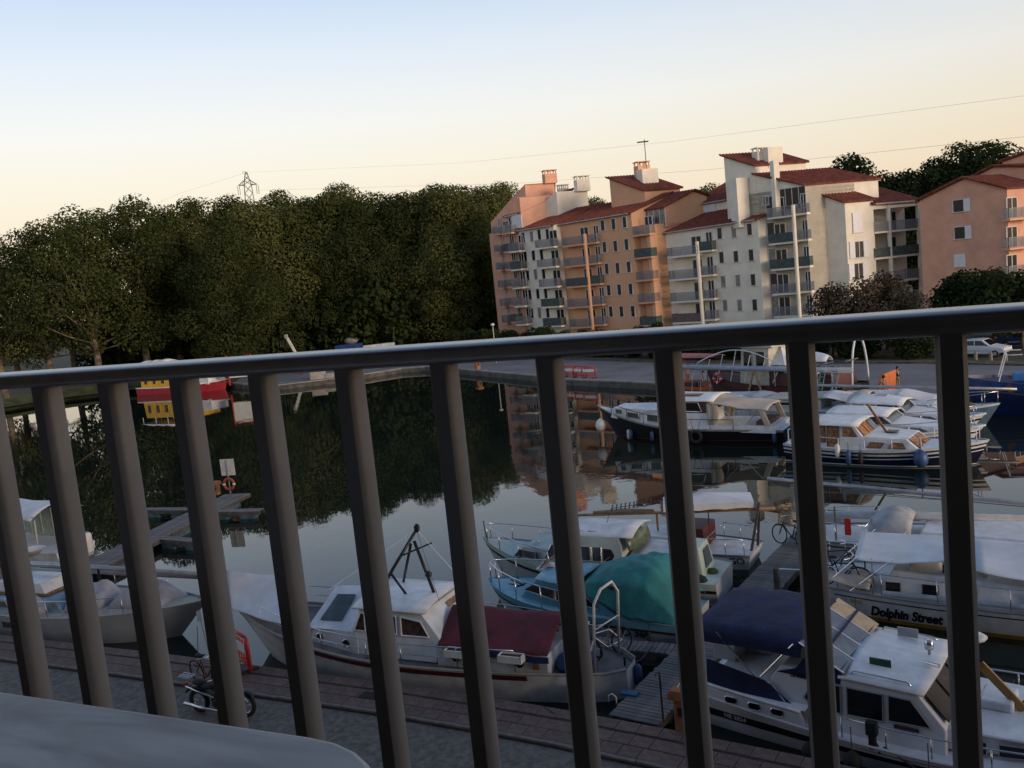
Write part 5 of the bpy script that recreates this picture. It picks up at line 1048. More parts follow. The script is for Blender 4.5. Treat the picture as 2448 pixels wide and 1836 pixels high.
side_windows(r, [[(4.2, 1.62), (3.75, 1.58), (3.75, 1.84), (4.2, 1.88)], [(3.4, 1.42), (2.6, 1.32), (2.6, 1.66), (3.4, 1.72)], [(2.05, 1.25), (1.3, 1.18), (1.3, 1.58), (2.05, 1.62)], [(.85, 1.15), (.1, 1.1), (.1, 1.52), (.85, 1.56)]], wf, GLASS2, ALLOY, fw=.03)
obj('wheelhouse', MB().prism([(.3, .8), (-1.75, .8), (-1.68, 2.40), (0, 2.42)], wf), WHITE, r, bevel=.02)
obj('wheelhouse_teak', MB().prism([(.12, 1.72), (-1.72, 1.72), (-1.70, 2.36), (.02, 2.36)], lambda x, z: wf(x, z)+.012), mat('mahogany', (.09, .03, .018), .4), r)
side_windows(r, [[(-.35, 1.82), (-1.0, 1.80), (-1.38, 1.80), (-1.18, 2.32), (-.35, 2.34)]], lambda x, z: wf(x, z)+.015, GLASS, WHITE, fw=.035)
obj('wheelhouse_roof', MB().grid(lambda a, b: Vector((.45-2.6*a, (2*b-1)*1.5, 2.45+.2*(1-(2*b-1)**2)-.05*a)), 6, 8), WHITE, r, smooth=True, solid=.06)
obj('solar_panel', MB().box((-.5, .55, 2.66), (1.3, .6, .04)), mat('brownish_solar', (.12, .07, .06), .3), r)
def tent(a, b):
    x_ = -1.75-3.4*a; u = 2*b-1; z_ = 2.48-.42*a - .2*abs(u)**2.5 + .04*math.sin(9*a+6*b); return Vector((x_, u*1.5, z_))
t_ = obj('cockpit_tent', MB().grid(tent, 16, 14), BEIGEC, r, smooth=True, solid=.015)
for sd in (-1, 1):
    obj('tent_flap', MB().grid(lambda a, b: Vector((-1.72-(.62+.1*math.sin(5*b))*a, sd*(1.46+.03*math.sin(12*a)), 2.28-1.4*b)), 6, 8), BEIGEC, t_, smooth=True, solid=.015)
    obj('tent_flap', MB().grid(lambda a, b: Vector((-4.55-.35*a-.45*b, sd*(1.46), 1.98-1.1*b)), 4, 8), BEIGEC, t_, smooth=True, solid=.015)
    obj('tent_frame', MB().tube([(-2.6, sd*1.4, 2.0), (-3.7, sd*1.4, .85)], .025, 5).tube([(-4.6, sd*1.4, 1.9), (-3.7, sd*1.4, .85)], .025, 5), STEEL, t_)
obj('cockpit_sole', MB().box((-3.5, 0, .55), (3.4, 2.6, .08)), BLACK, r); obj('stern_bench', MB().box((-4.7, 0, .95), (.7, 2.2, .5)), mat('brown_cushion', (.08, .045, .04), .9), r)
obj('coaming', MB().prism([(-1.7, .72), (-5.5, .62), (-5.5, .98), (-1.7, 1.05)], lambda x, z: 1.52), WHITE, r)
pulpit(r, h, [4.6, 3.4, 2.2, .9, -.5, -1.9, -3.2], .55, DARKSTEEL, closed=False, r=.02)
fender(wloc(r, (5.35, .7, .85)), 'ball', 'white ball fender hanging at the black cruiser bow', PLASTIC_WHITE, 1.5, .5)
for x_, lab, m_ in ((3.4, 'white fender on the black cruiser side', PLASTIC_WHITE), (3.2, 'blue fender beside the white one on the black cruiser', PLASTIC_BLUE), (1.7, 'blue fender amidships on the black cruiser', PLASTIC_BLUE), (-5.4, 'blue fender at the black cruiser stern', PLASTIC_BLUE)):
    fender(wloc(r, (x_, h.at(x_, .4, 1).y+.16, .38)), 'cyl', lab, m_, .9, .4)
t_ = thing('tyre_fender', wloc(r, (-1.1, 1.78, .45)), R(147.2), 'car tyre hung as fender on the black cruiser', 'tyre'); obj('tyre', MB().tube([(.3*math.cos(a*.449), 0, .3*math.sin(a*.449)) for a in range(14)], .1, 8, closed=True), RUBBER, t_, smooth=True); obj('rope', MB().tube([(-.1, 0, .32), (-.3, -.1, .95)], .015, 4).tube([(.1, 0, .32), (.3, -.1, .95)], .015, 4), ROPE, t_)
# navy hulled Dutch cruiser
r = new_boat('motor_cruiser', 17.84, 41.57, -38, 'white and navy motor cruiser with orange curtains in every window')
h = Hull(8.9, 3.2, .95, .80, 1.15, ov=.8, tw=.82, tm=.42, low=.62, fine=2.5, sx=-.7)
obj('hull', h.shell(), NAVY, r, smooth=True); obj('deck', h.deck(-.05), WHITE, r, smooth=True); obj('topside', h.band(-.02, .30, .012), WHITE, r, smooth=True); obj('rub_rail', h.band(.12, .19, .045), NAVY, r); obj('white_line', h.band(.42, .47, .02), WHITE, r); obj('boot_line', h.zband(.02, .07, .012), WHITE2, r)
wf = lambda x, z: 1.28-.10*(z-.8)-max(0, x+.5)*.10
obj('deckhouse', MB().prism([(-3.9, .72), (-1.30, .75), (-1.32, 1.34), (-1.72, 1.86), (-3.75, 1.92)], wf), WHITE, r, bevel=.03)
obj('deckhouse_roof', MB().grid(lambda a, b: Vector((-3.95+2.45*a, (2*b-1)*1.34, 1.92-.06*a+.16*(1-(2*b-1)**2))), 6, 8), WHITE, r, smooth=True, solid=.05)
side_windows(r, [[(-3.5, 1.05), (-3.08, 1.05), (-3.08, 1.80), (-3.5, 1.80)], [(-2.28, 1.38), (-1.58, 1.37), (-1.85, 1.76), (-2.25, 1.77)]], wf, CURT2, BLACK, fw=.02)
side_windows(r, [[(-2.98, .88), (-2.45, .88), (-2.45, 1.82), (-2.98, 1.82)]], lambda x, z: wf(x, z)+.004, CURT2, mat('mahogany', (.09, .03, .018), .4), fw=.04, name='sliding_door', fname='door_frame')
for k in range(3):
    y0, y1 = -1.1+.76*k, -.46+.76*k; obj('windscreen', MB().plate([(-1.28, y0, 1.40), (-1.28, y1, 1.40), (-1.66, y1, 1.83), (-1.66, y0, 1.83)], .015), CURT2 if k < 2 else GLASS2, r)
obj('fore_cabin', MB().prism([(-1.35, .75), (1.1, .8), (.55, 1.27), (-1.35, 1.40)], wf), WHITE, r, bevel=.03)
side_windows(r, [[(-1.2, .88), (-.55, .87), (-.38, 1.1), (-1.0, 1.12)], [(-.25, .87), (.52, .86), (.4, 1.1), (-.05, 1.11)]], wf, CURT2, BLACK, fw=.018)
for k in range(2): obj('fore_window', MB().plate([(1.10, -.95+1.0*k, .88), (1.10, -.15+1.0*k, .88), (.62, -.15+1.0*k, 1.24), (.62, -.95+1.0*k, 1.24)], .015), CURT2, r)
obj('roof_hatch', MB().box((-.35, .1, 1.40), (.5, .5, .05)), GLASS, r)
obj('folded_mast', MB().bar((-.65, .1, 1.38), (-1.45, .1, 2.7), .08, .1), TEAK, r)
obj('wind_screen_aft', MB().plate([(-4.05, -1.2, 1.95), (-4.05, .2, 1.95), (-4.15, .2, 2.45), (-4.15, -1.2, 2.45)], .02).plate([(-4.05, -1.22, 1.95), (-3.3, -1.22, 1.95), (-3.6, -1.22, 2.42), (-4.15, -1.22, 2.45)], .02), mat('cream_screen', (.45, .43, .36), .4), r)
pulpit(r, h, [-3.4, -2.4, -1.2, 0, 1.2, 2.4, 3.3], .5, WHITE, closed=True, r=.02)
obj('stern_platform_rail', MB().tube([(-4.9, -1.2, .9), (-4.9, -1.2, 1.6), (-4.9, 1.2, 1.6), (-4.9, 1.2, .9)], .03, 6), WHITE, r)
for x_, k_, lab, m_, s_ in ((1.2, 'ball', 'large blue ball fender on the navy cruiser bow', PLASTIC_BLUE, 1.5), (-1.9, 'cyl', 'blue fender on the navy cruiser side', PLASTIC_BLUE, 1.1), (-2.4, 'cyl', 'white fender beside the sliding door', PLASTIC_WHITE, 1.0), (-1.35, 'cyl', 'dark fender next to the blue one on the navy cruiser', RUBBER, .9)):
    fender(wloc(r, (x_, h.at(x_, .4, -1).y-.2, .45 if x_ != -2.4 else .75)), k_, lab, m_, s_, .4)
fender(wloc(r, (-5.3, .9, .75)), 'ball', 'small red ball fender at the navy cruiser stern', RED, .55, .3)
# white express cruiser behind
def express(x, y, ang, L, B, label, dome=False, hullm=WHITE, stripe=BLACK):
    r = new_boat('express_cruiser', x, y, ang, label); h = Hull(L, B, .8, .8, 1.15, ov=1.3, tw=.85, tm=.42, low=.5, fine=2.3)
    obj('hull', h.shell(), hullm, r, smooth=True); obj('deck', h.deck(-.03), WHITE, r, smooth=True); obj('hull_stripe', h.band(.22, .34, .014), stripe, r); obj('gunwale', h.rail(.0, .02, .05), WHITE, r)
    wf = lambda x, z: B*.40-.14*(z-.8)-max(0, x)*.12
    obj('cabin', MB().prism([(-L*.05, .75), (L*.36, .85), (L*.28, 1.15), (L*.06, 1.36), (-L*.05, 1.38)], wf), WHITE, r, bevel=.05)
    side_windows(r, [[(.2, .95), (L*.24, .95), (L*.2, 1.12), (.1, 1.14)]], wf, GLASS2)
    zt = 1.78
    top = obj('hardtop', MB().grid(lambda a, b: Vector((-L*.30+L*.34*a, (2*b-1)*B*.40, zt+.05-.12*a+(.32 if dome else .18)*(1-(2*b-1)**2)*(.55+.45*math.sin(math.pi*a)))), 8, 8), WHITE, r, smooth=True, solid=.06)
    if dome: obj('roof_hatch', MB().box((-L*.12, 0, zt+.32), (.6, .6, .05)), GREY_HULL, top)
    fr_ = MB()
    for sd in (-1, 1):
        fr_.bar((L*.055, sd*B*.36, 1.36), (-L*.0, sd*B*.37, zt), .07); fr_.bar((-L*.27, sd*B*.4, .8), (-L*.29, sd*B*.38, zt), .07); fr_.bar((-L*.12, sd*B*.39, .8), (-L*.13, sd*B*.38, zt), .06)
    obj('pillars', fr_, WHITE, r)
    for sd in (-1, 1): obj('side_screen', MB().plate([(-L*.12, sd*B*.385, 1.2), (L*.05, sd*B*.37, 1.36), (0, sd*B*.37, zt-.05), (-L*.12, sd*B*.375, zt-.03)], .012), GLASS2 if not dome else GLASS, r)
    obj('windscreen', MB().plate([(L*.05, -B*.34, 1.38), (L*.05, B*.34, 1.38), (0, B*.34, zt-.06), (0, -B*.34, zt-.06)], .012), GLASS2 if not dome else GLASS, r)
    obj('coaming', MB().prism([(-L*.05, .76), (-L*.46, .76), (-L*.46, 1.15), (-L*.05, 1.3)], lambda x, z: B*.43), WHITE, r, bevel=.04)
    pulpit(r, h, [0, L*.15, L*.3, L*.44], .5, STEEL, r=.018); return r
express(18.7, 45.0, -38, 8.9, 3.0, 'white express cruiser with black hull stripe behind the curtained cruiser')
express(20.5, 47.4, -38, 8.0, 2.7, 'white cabin boat with domed roof and roof hatch behind the express cruiser', dome=True)
# blue grey steel sailboat
r = new_boat('sailboat', 21.75, 49.95, -38, 'slate blue steel sailboat with white deck and long bowsprit rail'); h = Hull(9.6, 2.7, .85, .8, 1.2, ov=1.0, tw=.6, low=.55)
obj('hull', h.shell(), mat('slate_blue_paint', (.10, .17, .24), .45, var=.15), r, smooth=True); obj('deck', h.deck(-.03), WHITE2, r, smooth=True); obj('gunwale', h.band(-.02, .08, .02), WHITE, r)
obj('coachroof', MB().prism([(-3, .85), (2.2, .9), (1.6, 1.25), (-2.8, 1.35)], lambda x, z: .9), WHITE2, r, bevel=.05); side_windows(r, [[(-2.2, 1.0), (-1, 1.0), (-1, 1.18), (-2.2, 1.2)], [(0, 1.0), (1, 1.0), (1, 1.15), (0, 1.16)]], lambda x, z: .9, GLASS)
pulpit(r, h, [1.5, 2.8, 4.0, 4.7], .65, STEEL, r=.02); mast_spar(r, [(-5, 0, 2.2), (5.6, 0, 1.95)], .08)
obj('sprayhood', MB().grid(lambda a, b: Vector((-2.9+1.2*a, .95*math.cos(math.pi*b), 1.2+.75*math.sin(math.pi*b)*(.6+.4*math.sin(math.pi*a*.8)))), 8, 10), mat('cream_hood', (.5, .48, .42), .9), r, smooth=True, solid=.012)
obj('rope_heap', MB().ball((3.1, 0, 1.1), (.5, .35, .18)), mat('olive_rope', (.07, .08, .02), .95), r)
# long blue barge
r = new_boat('barge', 33.1, 47.2, 152, 'long deep blue barge with round brown portholes at right edge'); h = Hull(17, 4.0, 1.5, 1.5, 2.2, ov=1.0, tw=.9, tm=.5, low=.8, fine=3, pw=.7)
BARGE = mat('barge_blue', (.012, .03, .12), .45, var=.2, scale=.8); obj('hull', h.shell(), BARGE, r, smooth=True); obj('deck', h.deck(-.2), mat('barge_deck', (.05, .06, .09), .8), r, smooth=True); obj('gunwale', h.band(.55, .66, .03), mat('barge_rub', (.10, .10, .13), .7), r)
obj('upper_strake', h.band(.0, .5, .012), mat('bright_blue_strake', (.02, .07, .24), .45, var=.2), r, smooth=True)
for k in range(7):
    x_ = 6.0-2.0*k
    for sd in (-1, 1): p_ = h.at(x_, 1.35+.1*max(0, x_-3), sd, .02); obj('porthole', MB().lathe([(.28, -.02), (.28, .02)], 12, p_, 'y'), mat('rusty_port', (.10, .05, .04), .6), r)
obj('cargo_cover', MB().grid(lambda a, b: Vector((4.5-9*a, (2*b-1)*1.5, 1.5+.5*(1-(2*b-1)**2)+.08*math.sin(13*a+4*b))), 16, 8), mat('grey_green_tarp', (.07, .09, .08), .9, bump=.5), r, smooth=True, solid=.02)
[obj('deck_crate', MB().box(c, d), mat('bright_blue_tarp', (.04, .2, .5), .7), r, bevel=.05) for c, d in (((3.2, .9, 1.75), (.9, .6, .5)), ((5.6, -.2, 2.0), (.6, .5, .5)))]; obj('wheel_frame', MB().tube([(6.6, -1.1, 1.9), (6.2, -1.1, 3.4), (5.4, -1.1, 3.4)], .035, 6).tube([(6.6, 1.1, 1.9), (6.2, 1.1, 3.4), (5.4, 1.1, 3.4)], .035, 6).tube([(6.2, -1.1, 3.4), (6.2, 1.1, 3.4)], .035, 6), WHITE, r)
# brown barge with wheelhouse
r = new_boat('barge', 17.7, 60.2, 127, 'brown and dark red barge with cream wheelhouse moored at the far quay'); h = Hull(11.2, 3.5, 1.2, 1.15, 1.7, ov=.8, tw=.85, tm=.5, low=.75, fine=2.8, pw=.7)
obj('hull', h.shell(), mat('dark_brown_hull', (.035, .018, .018), .6, var=.3), r, smooth=True); obj('deck', h.deck(-.1), mat('brown_deck', (.08, .04, .03), .8), r, smooth=True); obj('red_strake', h.band(.05, .32, .012), mat('oxblood_paint', (.085, .014, .016), .5), r)
CRM = mat('cream_superstructure', (.52, .50, .42), .6, var=.1)
obj('wheelhouse', MB().prism([(2.0, 1.1), (-.3, 1.1), (-.4, 3.0), (1.7, 3.0)], lambda x, z: 1.2), CRM, r, bevel=.03); obj('wheelhouse_roof', MB().prism([(2.5, 3.0), (-.9, 3.0), (-.7, 3.25), (2.1, 3.25)], lambda x, z: 1.5), CRM, r, bevel=.04)
side_windows(r, [[(1.6, 1.9), (.9, 1.9), (.9, 2.8), (1.55, 2.8)], [(.6, 1.9), (-.1, 1.9), (-.1, 2.8), (.6, 2.8)]], lambda x, z: 1.2, GLASS, CRM, fw=.04)
obj('solar_panel', MB().box((.6, .5, 3.38), (1.8, 1.2, .05), 0, 0, .1), GLASS2, r); obj('folded_mast', MB().tube([(3.4, .2, 3.3), (-.6, .2, 3.55)], .06, 6), CRM, r)
obj('aft_cover', MB().grid(lambda a, b: Vector((-.6-3.2*a, (2*b-1)*1.5, 1.95-.35*a+.3*(1-(2*b-1)**2)+.05*math.sin(9*a))), 10, 8), mat('pale_blue_canvas', (.42, .47, .52), .9), r, smooth=True, solid=.02)
obj('cabin_trunk', MB().prism([(-.5, 1.1), (-5.0, 1.1), (-4.8, 1.75), (-.5, 1.8)], lambda x, z: 1.3), mat('maroon_paint', (.09, .018, .018), .6), r, bevel=.03)
mast_spar(r, [(6.8, 1.9, 2.0), (-6.5, 1.8, 2.05)], .13, mat('blue_grey_spar', (.30, .35, .42), .5)); gs = MB()
for k in range(7): gs.tube([(5.8-1.1*k, 1.5, 1.3), (5.2-1.1*k, 1.5, 2.9-.25*abs(k-3))], .03, 5)
gs.tube([(5.2-1.1*k*.5, 1.5, 2.2+.7*math.sin(math.pi*k/12)) for k in range(13)], .03, 5); obj('white_ladder_arch', gs, WHITE, r)
obj('timber_frame', MB().bar((1.0, 1.9, .4), (.3, 1.9, 2.0), .1).bar((-.4, 1.9, .4), (.3, 1.9, 2.0), .1).bar((-3.2, 1.9, .3), (-3.2, 1.9, 2.2), .1).bar((-3.2, 1.9, 2.1), (-4.4, 1.9, 1.6), .1), mat('raw_timber', (.36, .24, .15), .9), r)
lf = MB()
for x_ in (-4.3, -5.2):
    for sd in (0, .3): lf.tube([(x_+sd, 1.95, .35), (x_+sd-.5, 1.8, 2.2)], .03, 5)
    for k in range(6): lf.tube([(x_-.08*k, 1.93, .6+.28*k), (x_+.3-.08*k, 1.93, .6+.28*k)], .025, 4)
obj('teal_ladder', lf, mat('teal_ladder_paint', (.10, .33, .38), .5), r); obj('solar_canopy', MB().box((-5.2, 1.2, 2.35), (1.9, 1.4, .06), 0, 0, .12), GLASS2, r)
obj('hoop_arch', MB().tube([(-5.9, .9*math.cos(math.pi*k/12), 1.2+2.3*math.sin(math.pi*k/12)) for k in range(13)], .06, 6), WHITE, r, smooth=True)
q_ = thing('life_ring', wloc(r, (3.6, 1.7, 1.95)), R(127), 'red and white life ring on the brown barge rail', 'life ring'); obj('ring', MB().tube([(.3*math.cos(a*.449), 0, .3*math.sin(a*.449)) for a in range(14)], .09, 8, closed=True), RED, q_, smooth=True)
for k in range(4): obj('band', MB().tube([(.3*math.cos(a), 0, .3*math.sin(a)) for a in (k*1.571-.14, k*1.571, k*1.571+.14)], .1, 8), PLASTIC_WHITE, q_)
obj('upturned_dinghy', MB().grid(lambda a, b: Vector((-1.2-2.6*a, -.2+.65*(2*b-1)*math.sin(math.pi*min(.97, .1+.8*a))**.5, 2.25+.42*(1-(2*b-1)**2)*math.sin(math.pi*min(.95, .12+.8*a))**.5)), 12, 8), WHITE, r, smooth=True, solid=.03)
obj('peaked_cover', MB().add([(.1, -1.2, 2.0), (.1, 1.2, 2.0), (-1.6, 1.2, 1.9), (-1.6, -1.2, 1.9), (-.5, 0, 2.95)], [(0, 1, 4), (1, 2, 4), (2, 3, 4), (3, 0, 4)]), CANVAS_W, r, solid=.02)
for k in range(5): obj('deck_post', MB().tube([(-1.0-1.0*k, 1.55, 1.05), (-1.0-1.0*k, 1.55, 2.15)], .03, 5), CRM, r)
obj('deck_rail', MB().tube([(-.8, 1.55, 2.15), (-5.2, 1.55, 2.15)], .03, 5), DARKSTEEL, r)
r.scale = (1.05, 1, 1.35); F_ROOT = r
# red and orange launch
r = new_boat('launch', 13.9, 66.4, 126, 'red and orange launch with pink awning moored at the far quay'); h = Hull(6.0, 2.4, 1.0, 1.0, 1.35, ov=.5, tw=.7, tm=.5, low=.7)
obj('hull', h.shell(), mat('tomato_red_paint', (.30, .035, .02), .5, var=.15), r, smooth=True); obj('deck', h.deck(-.12), mat('orange_deck', (.42, .09, .03), .6), r, smooth=True); obj('gunwale', h.band(-.04, .2, .03), mat('orange_gunwale', (.5, .12, .04), .55), r)
obj('awning', MB().grid(lambda a, b: Vector((2.9-4.8*a, (2*b-1)*1.25*math.sin(math.pi*min(.98, .12+.62*(1-a)))**.6, 3.15+.12*(1-(2*b-1)**2))), 16, 8), mat('faded_pink_awning', (.42, .14, .13), .85), r, smooth=True, solid=.03)
obj('awning_poles', MB().tube([(2.2, .9, 1.1), (2.2, .8, 3.15)], .03, 5).tube([(2.2, -.9, 1.1), (2.2, -.8, 3.15)], .03, 5).tube([(-1.2, .6, 1.0), (-1.2, .4, 3.15)], .03, 5), mat('tomato_red_paint', (.30, .035, .02), .5), r)
obj('gangway_rails', MB().tube([(-.2, 1.3, .1), (-.6, 1.5, 1.5)], .03, 5).tube([(-1.0, 1.3, .1), (-1.4, 1.5, 1.5)], .03, 5).tube([(-1.9, 1.3, .1), (-2.3, 1.5, 1.5)], .03, 5), WHITE, r); obj('seat', MB().box((.4, 0, 1.05), (1.2, 1.4, .4)), mat('brown_cushion', (.08, .045, .04), .9), r, bevel=.04)
G_ROOT = r
# cluttered white boats between
def small_boat(x, y, ang, L, lab, cabm, hullm=WHITE2, zt=1.7, canv=None):
    r = new_boat('cabin_boat', x, y, ang, lab); h = Hull(L, L*.33, .7, .7, 1.0, tw=.8, ov=.6); obj('hull', h.shell(), hullm, r, smooth=True); obj('deck', h.deck(-.04), WHITE2, r, smooth=True)
    wf = lambda x, z: L*.13-.1*(z-.7)
    obj('cabin', MB().prism([(-L*.2, .65), (L*.25, .7), (L*.18, zt-.1), (-L*.2, zt)], wf), cabm, r, bevel=.04); obj('roof', MB().prism([(-L*.25, zt), (L*.21, zt-.12), (L*.19, zt), (-L*.24, zt+.1)], lambda x, z: L*.14), cabm, r, bevel=.03)
    side_windows(r, [[(-L*.16, 1.05), (-.1, 1.05), (-.1, zt-.2), (-L*.16, zt-.2)], [(.1, 1.05), (L*.17, 1.05), (L*.14, zt-.22), (.1, zt-.22)]], wf, GLASS, WHITE, fw=.03)
    if canv: obj('canopy', MB().grid(lambda a, b: Vector((-L*.22-L*.27*a, (2*b-1)*L*.15, zt+.1-.4*a+.15*(1-(2*b-1)**2)+.03*math.sin(7*a))), 8, 8), canv, r, smooth=True, solid=.02)
    pulpit(r, h, [L*.1, L*.3, L*.45], .5, STEEL, r=.018); return r
small_boat(17.2, 54.2, 142, 8.5, 'cream cabin boat with maroon curtain behind the beige cockpit tent', CRM, zt=1.5, canv=CANVAS_W)
small_boat(20.8, 52.6, 142, 8.0, 'white boat with white cockpit cover behind the domed cabin boat', WHITE, zt=1.45, canv=CANVAS_W)
small_boat(14.2, 58.2, 138, 8.0, 'low white boat with pale canvas alongside the brown barge', WHITE2, zt=1.3, canv=mat('pale_blue_canvas', (.42, .47, .52), .9))
# yellow and red canal boat far left
p_ = gnd(440, 940, WZ); r = new_boat('canal_boat', p_.x-.4, p_.y+2.0, -24, 'yellow and red canal boat with white awning under the left trees'); h = Hull(13.2, 4.0, .95, .9, 1.3, ov=.5, tw=.85, tm=.5, low=.9, fine=3, pw=.6)
YEL = mat('canary_yellow', (.62, .36, .02), .5, var=.1); obj('hull', h.shell(), mat('pillar_red', (.32, .02, .03), .5, var=.12), r, smooth=True); obj('deck', h.deck(-.05), WHITE2, r, smooth=True); obj('white_line', h.band(-.03, .1, .02), WHITE, r)
obj('deckhouse', MB().prism([(-5.6, .9), (3.6, .9), (3.4, 2.95), (-5.4, 2.95)], lambda x, z: 1.75), YEL, r, bevel=.05)
side_windows(r, [[(-5+1.4*k, 1.35), (-4.4+1.4*k, 1.35), (-4.4+1.4*k, 2.3), (-5+1.4*k, 2.3)] for k in range(3)], lambda x, z: 1.75, GLASS, YEL, fw=.03)
obj('blue_swoosh', MB().prism([(.6, .98), (3.5, .98), (3.45, 1.45), (1.6, 1.25)], lambda x, z: 1.77), mat('ultramarine', (.02, .02, .22), .5), r)
obj('awning', MB().grid(lambda a, b: Vector((-6.6+4.6*a, (2*b-1)*1.7, 3.7+.5*(1-(2*b-1)**2)*abs(math.sin(a*9))+.1*a)), 16, 6), CANVAS_W, r, smooth=True, solid=.02)
aw_ = MB()
for x_ in (-6.3, -4.2, -2.2): aw_.tube([(x_, 1.5, 2.9), (x_, 1.5, 3.8)], .04, 5).tube([(x_, -1.5, 2.9), (x_, -1.5, 3.8)], .04, 5)
obj('awning_posts', aw_, WHITE, r); obj('foredeck_door', MB().box((4.4, 0, 1.6), (1.4, 3.0, 1.4)), WHITE2, r, bevel=.05)
p_ = gnd(585, 925, 0); t_ = thing('notice_board', (p_.x-1.0, p_.y+2.5, 0), R(-8), 'white notice board with red frame beside the yellow boat', 'board'); obj('panel', MB().box((0, 0, 2.2), (3.0, .12, 2.4)), PLASTIC_WHITE, t_); fr_ = MB()
for sx in (-1.5, 1.5): fr_.box((sx, -.04, 1.9), (.12, .2, 3.6))
fr_.box((0, -.04, 3.45), (3.2, .2, .12)); obj('frame', fr_, RED, t_)
# ---------------------------------------------------------------- people
SKIN = mat('tanned_skin', (.36, .20, .13), .6, var=.08); HAIR = mat('dark_hair', (.02, .014, .01), .7)
def skinned(name, J, E, m, parent, sub=1):
    names = list(J); me = bpy.data.meshes.new(name); me.from_pydata([J[n][:3] for n in names], [(names.index(a), names.index(b)) for a, b in E], []); me.materials.append(m)
    o = bpy.data.objects.new(name, me); link(o, parent); md = o.modifiers.new('skin', 'SKIN'); md.use_smooth_shade = True
    if not me.skin_vertices: 
        bm = bmesh.new(); bm.from_mesh(me); bm.verts.layers.skin.verify(); bm.to_mesh(me); bm.free()
    for i, n in enumerate(names): r_ = J[n][3]; me.skin_vertices[0].data[i].radius = (r_, r_*(.72 if n in ('chest', 'waist', 'pelvis') else 1)); me.skin_vertices[0].data[i].use_root = (n == names[0])
    s_ = o.modifiers.new('sub', 'SUBSURF'); s_.levels = sub; s_.render_levels = sub; return o
def person(loc, rz, label, pose, clothes, scale=1.0, hair=HAIR):
    r = thing('person', loc, rz, label, 'person', 'people on the far boats and quay'); r.scale = (scale,)*3
    J = {'pelvis': (0, 0, .95, .125), 'waist': (0, 0, 1.10, .115), 'chest': (.0, 0, 1.33, .135), 'neck': (.01, 0, 1.50, .055), 'chin': (.03, 0, 1.58, .075), 'head': (.02, 0, 1.68, .092), 'crown': (.01, 0, 1.755, .05),
         'sh_l': (0, .17, 1.42, .06), 'el_l': (0, .24, 1.14, .042), 'wr_l': (.05, .25, .90, .028), 'ha_l': (.07, .25, .80, .03), 'sh_r': (0, -.17, 1.42, .06), 'el_r': (0, -.24, 1.14, .042), 'wr_r': (.05, -.25, .90, .028), 'ha_r': (.07, -.25, .80, .03),
         'hp_l': (0, .09, .90, .095), 'kn_l': (.02, .10, .50, .058), 'an_l': (0, .10, .09, .038), 'to_l': (.14, .11, .035, .03), 'hp_r': (0, -.09, .90, .095), 'kn_r': (.02, -.10, .50, .058), 'an_r': (0, -.10, .09, .038), 'to_r': (.14, -.11, .035, .03)}
    for k_, v_ in pose.items(): J[k_] = (*v_, J[k_][3])
    E = [('pelvis', 'waist'), ('waist', 'chest'), ('chest', 'neck'), ('neck', 'chin'), ('chin', 'head'), ('head', 'crown')]
    for s in 'lr': E += [('chest', 'sh_'+s), ('sh_'+s, 'el_'+s), ('el_'+s, 'wr_'+s), ('wr_'+s, 'ha_'+s), ('pelvis', 'hp_'+s), ('hp_'+s, 'kn_'+s), ('kn_'+s, 'an_'+s), ('an_'+s, 'to_'+s)]
    skinned('body', J, E, SKIN, r)
    c = Vector(J['head'][:3]); obj('hair', MB().ball(c+Vector((-.025, 0, .035)), (.108, .102, .105), 12, 8), hair, r, smooth=True)
    for nm, m_, joints, grow in clothes:
        JJ = {k_: (*J[k_][:3], J[k_][3]*grow) for k_ in joints if k_ in J}
        if nm == 'shorts':
            for s in 'lr': a, b = Vector(J['hp_'+s][:3]), Vector(J['kn_'+s][:3]); q = a.lerp(b, .75); JJ['kn_'+s] = (q.x, q.y, q.z, .085)
        skinned(nm, JJ, [e for e in E if e[0] in JJ and e[1] in JJ], m_, r)
    return r
BLK = mat('black_tshirt', (.015, .015, .018), .9); WSH = mat('white_shirt', (.6, .6, .62), .9); GRY = mat('grey_shorts', (.16, .17, .19), .9); BIK = mat('dark_bikini', (.05, .03, .03), .8)
TORSO = ('chest', 'waist', 'pelvis', 'sh_l', 'el_l', 'sh_r', 'el_r')
person((24.7, 57.5, .1), R(115), 'man in black T-shirt standing on the quay with one hand raised to his head', {'el_r': (.12, -.42, 1.52), 'wr_r': (.14, -.22, 1.66), 'ha_r': (.10, -.13, 1.72)}, [('shirt', BLK, TORSO, 1.14), ('shorts', GRY, ('pelvis', 'hp_l', 'hp_r', 'kn_l', 'kn_r'), 1.12)], .88)
pt = thing('work_pontoon', (22.9, 53.9, -.12), R(-52), 'small grey work pontoon carrying the shirtless man', 'pontoon')
for k in range(9): obj('plank', MB().box((-1.4+.35*k, 0, -.02), (.33, 2.0, .05)), PLANK[k % 3], pt)
obj('float', MB().box((0, 0, -.3), (3.0, 1.8, .46)), BEAM, pt, bevel=.04)
person((22.45, 54.25, -.1), R(100), 'shirtless man in grey shorts seen from behind before the orange panel', {'el_l': (.16, .22, 1.16), 'wr_l': (.34, .16, 1.1), 'ha_l': (.42, .14, 1.08), 'el_r': (.16, -.22, 1.16), 'wr_r': (.34, -.16, 1.1), 'ha_r': (.42, -.14, 1.08)}, [('shorts', GRY, ('pelvis', 'hp_l', 'hp_r', 'kn_l', 'kn_r'), 1.14)], 1.0)
op = thing('orange_raft', (23.0, 55.3, -.05), R(28), 'upright orange inflatable raft panel behind the shirtless man', 'raft')
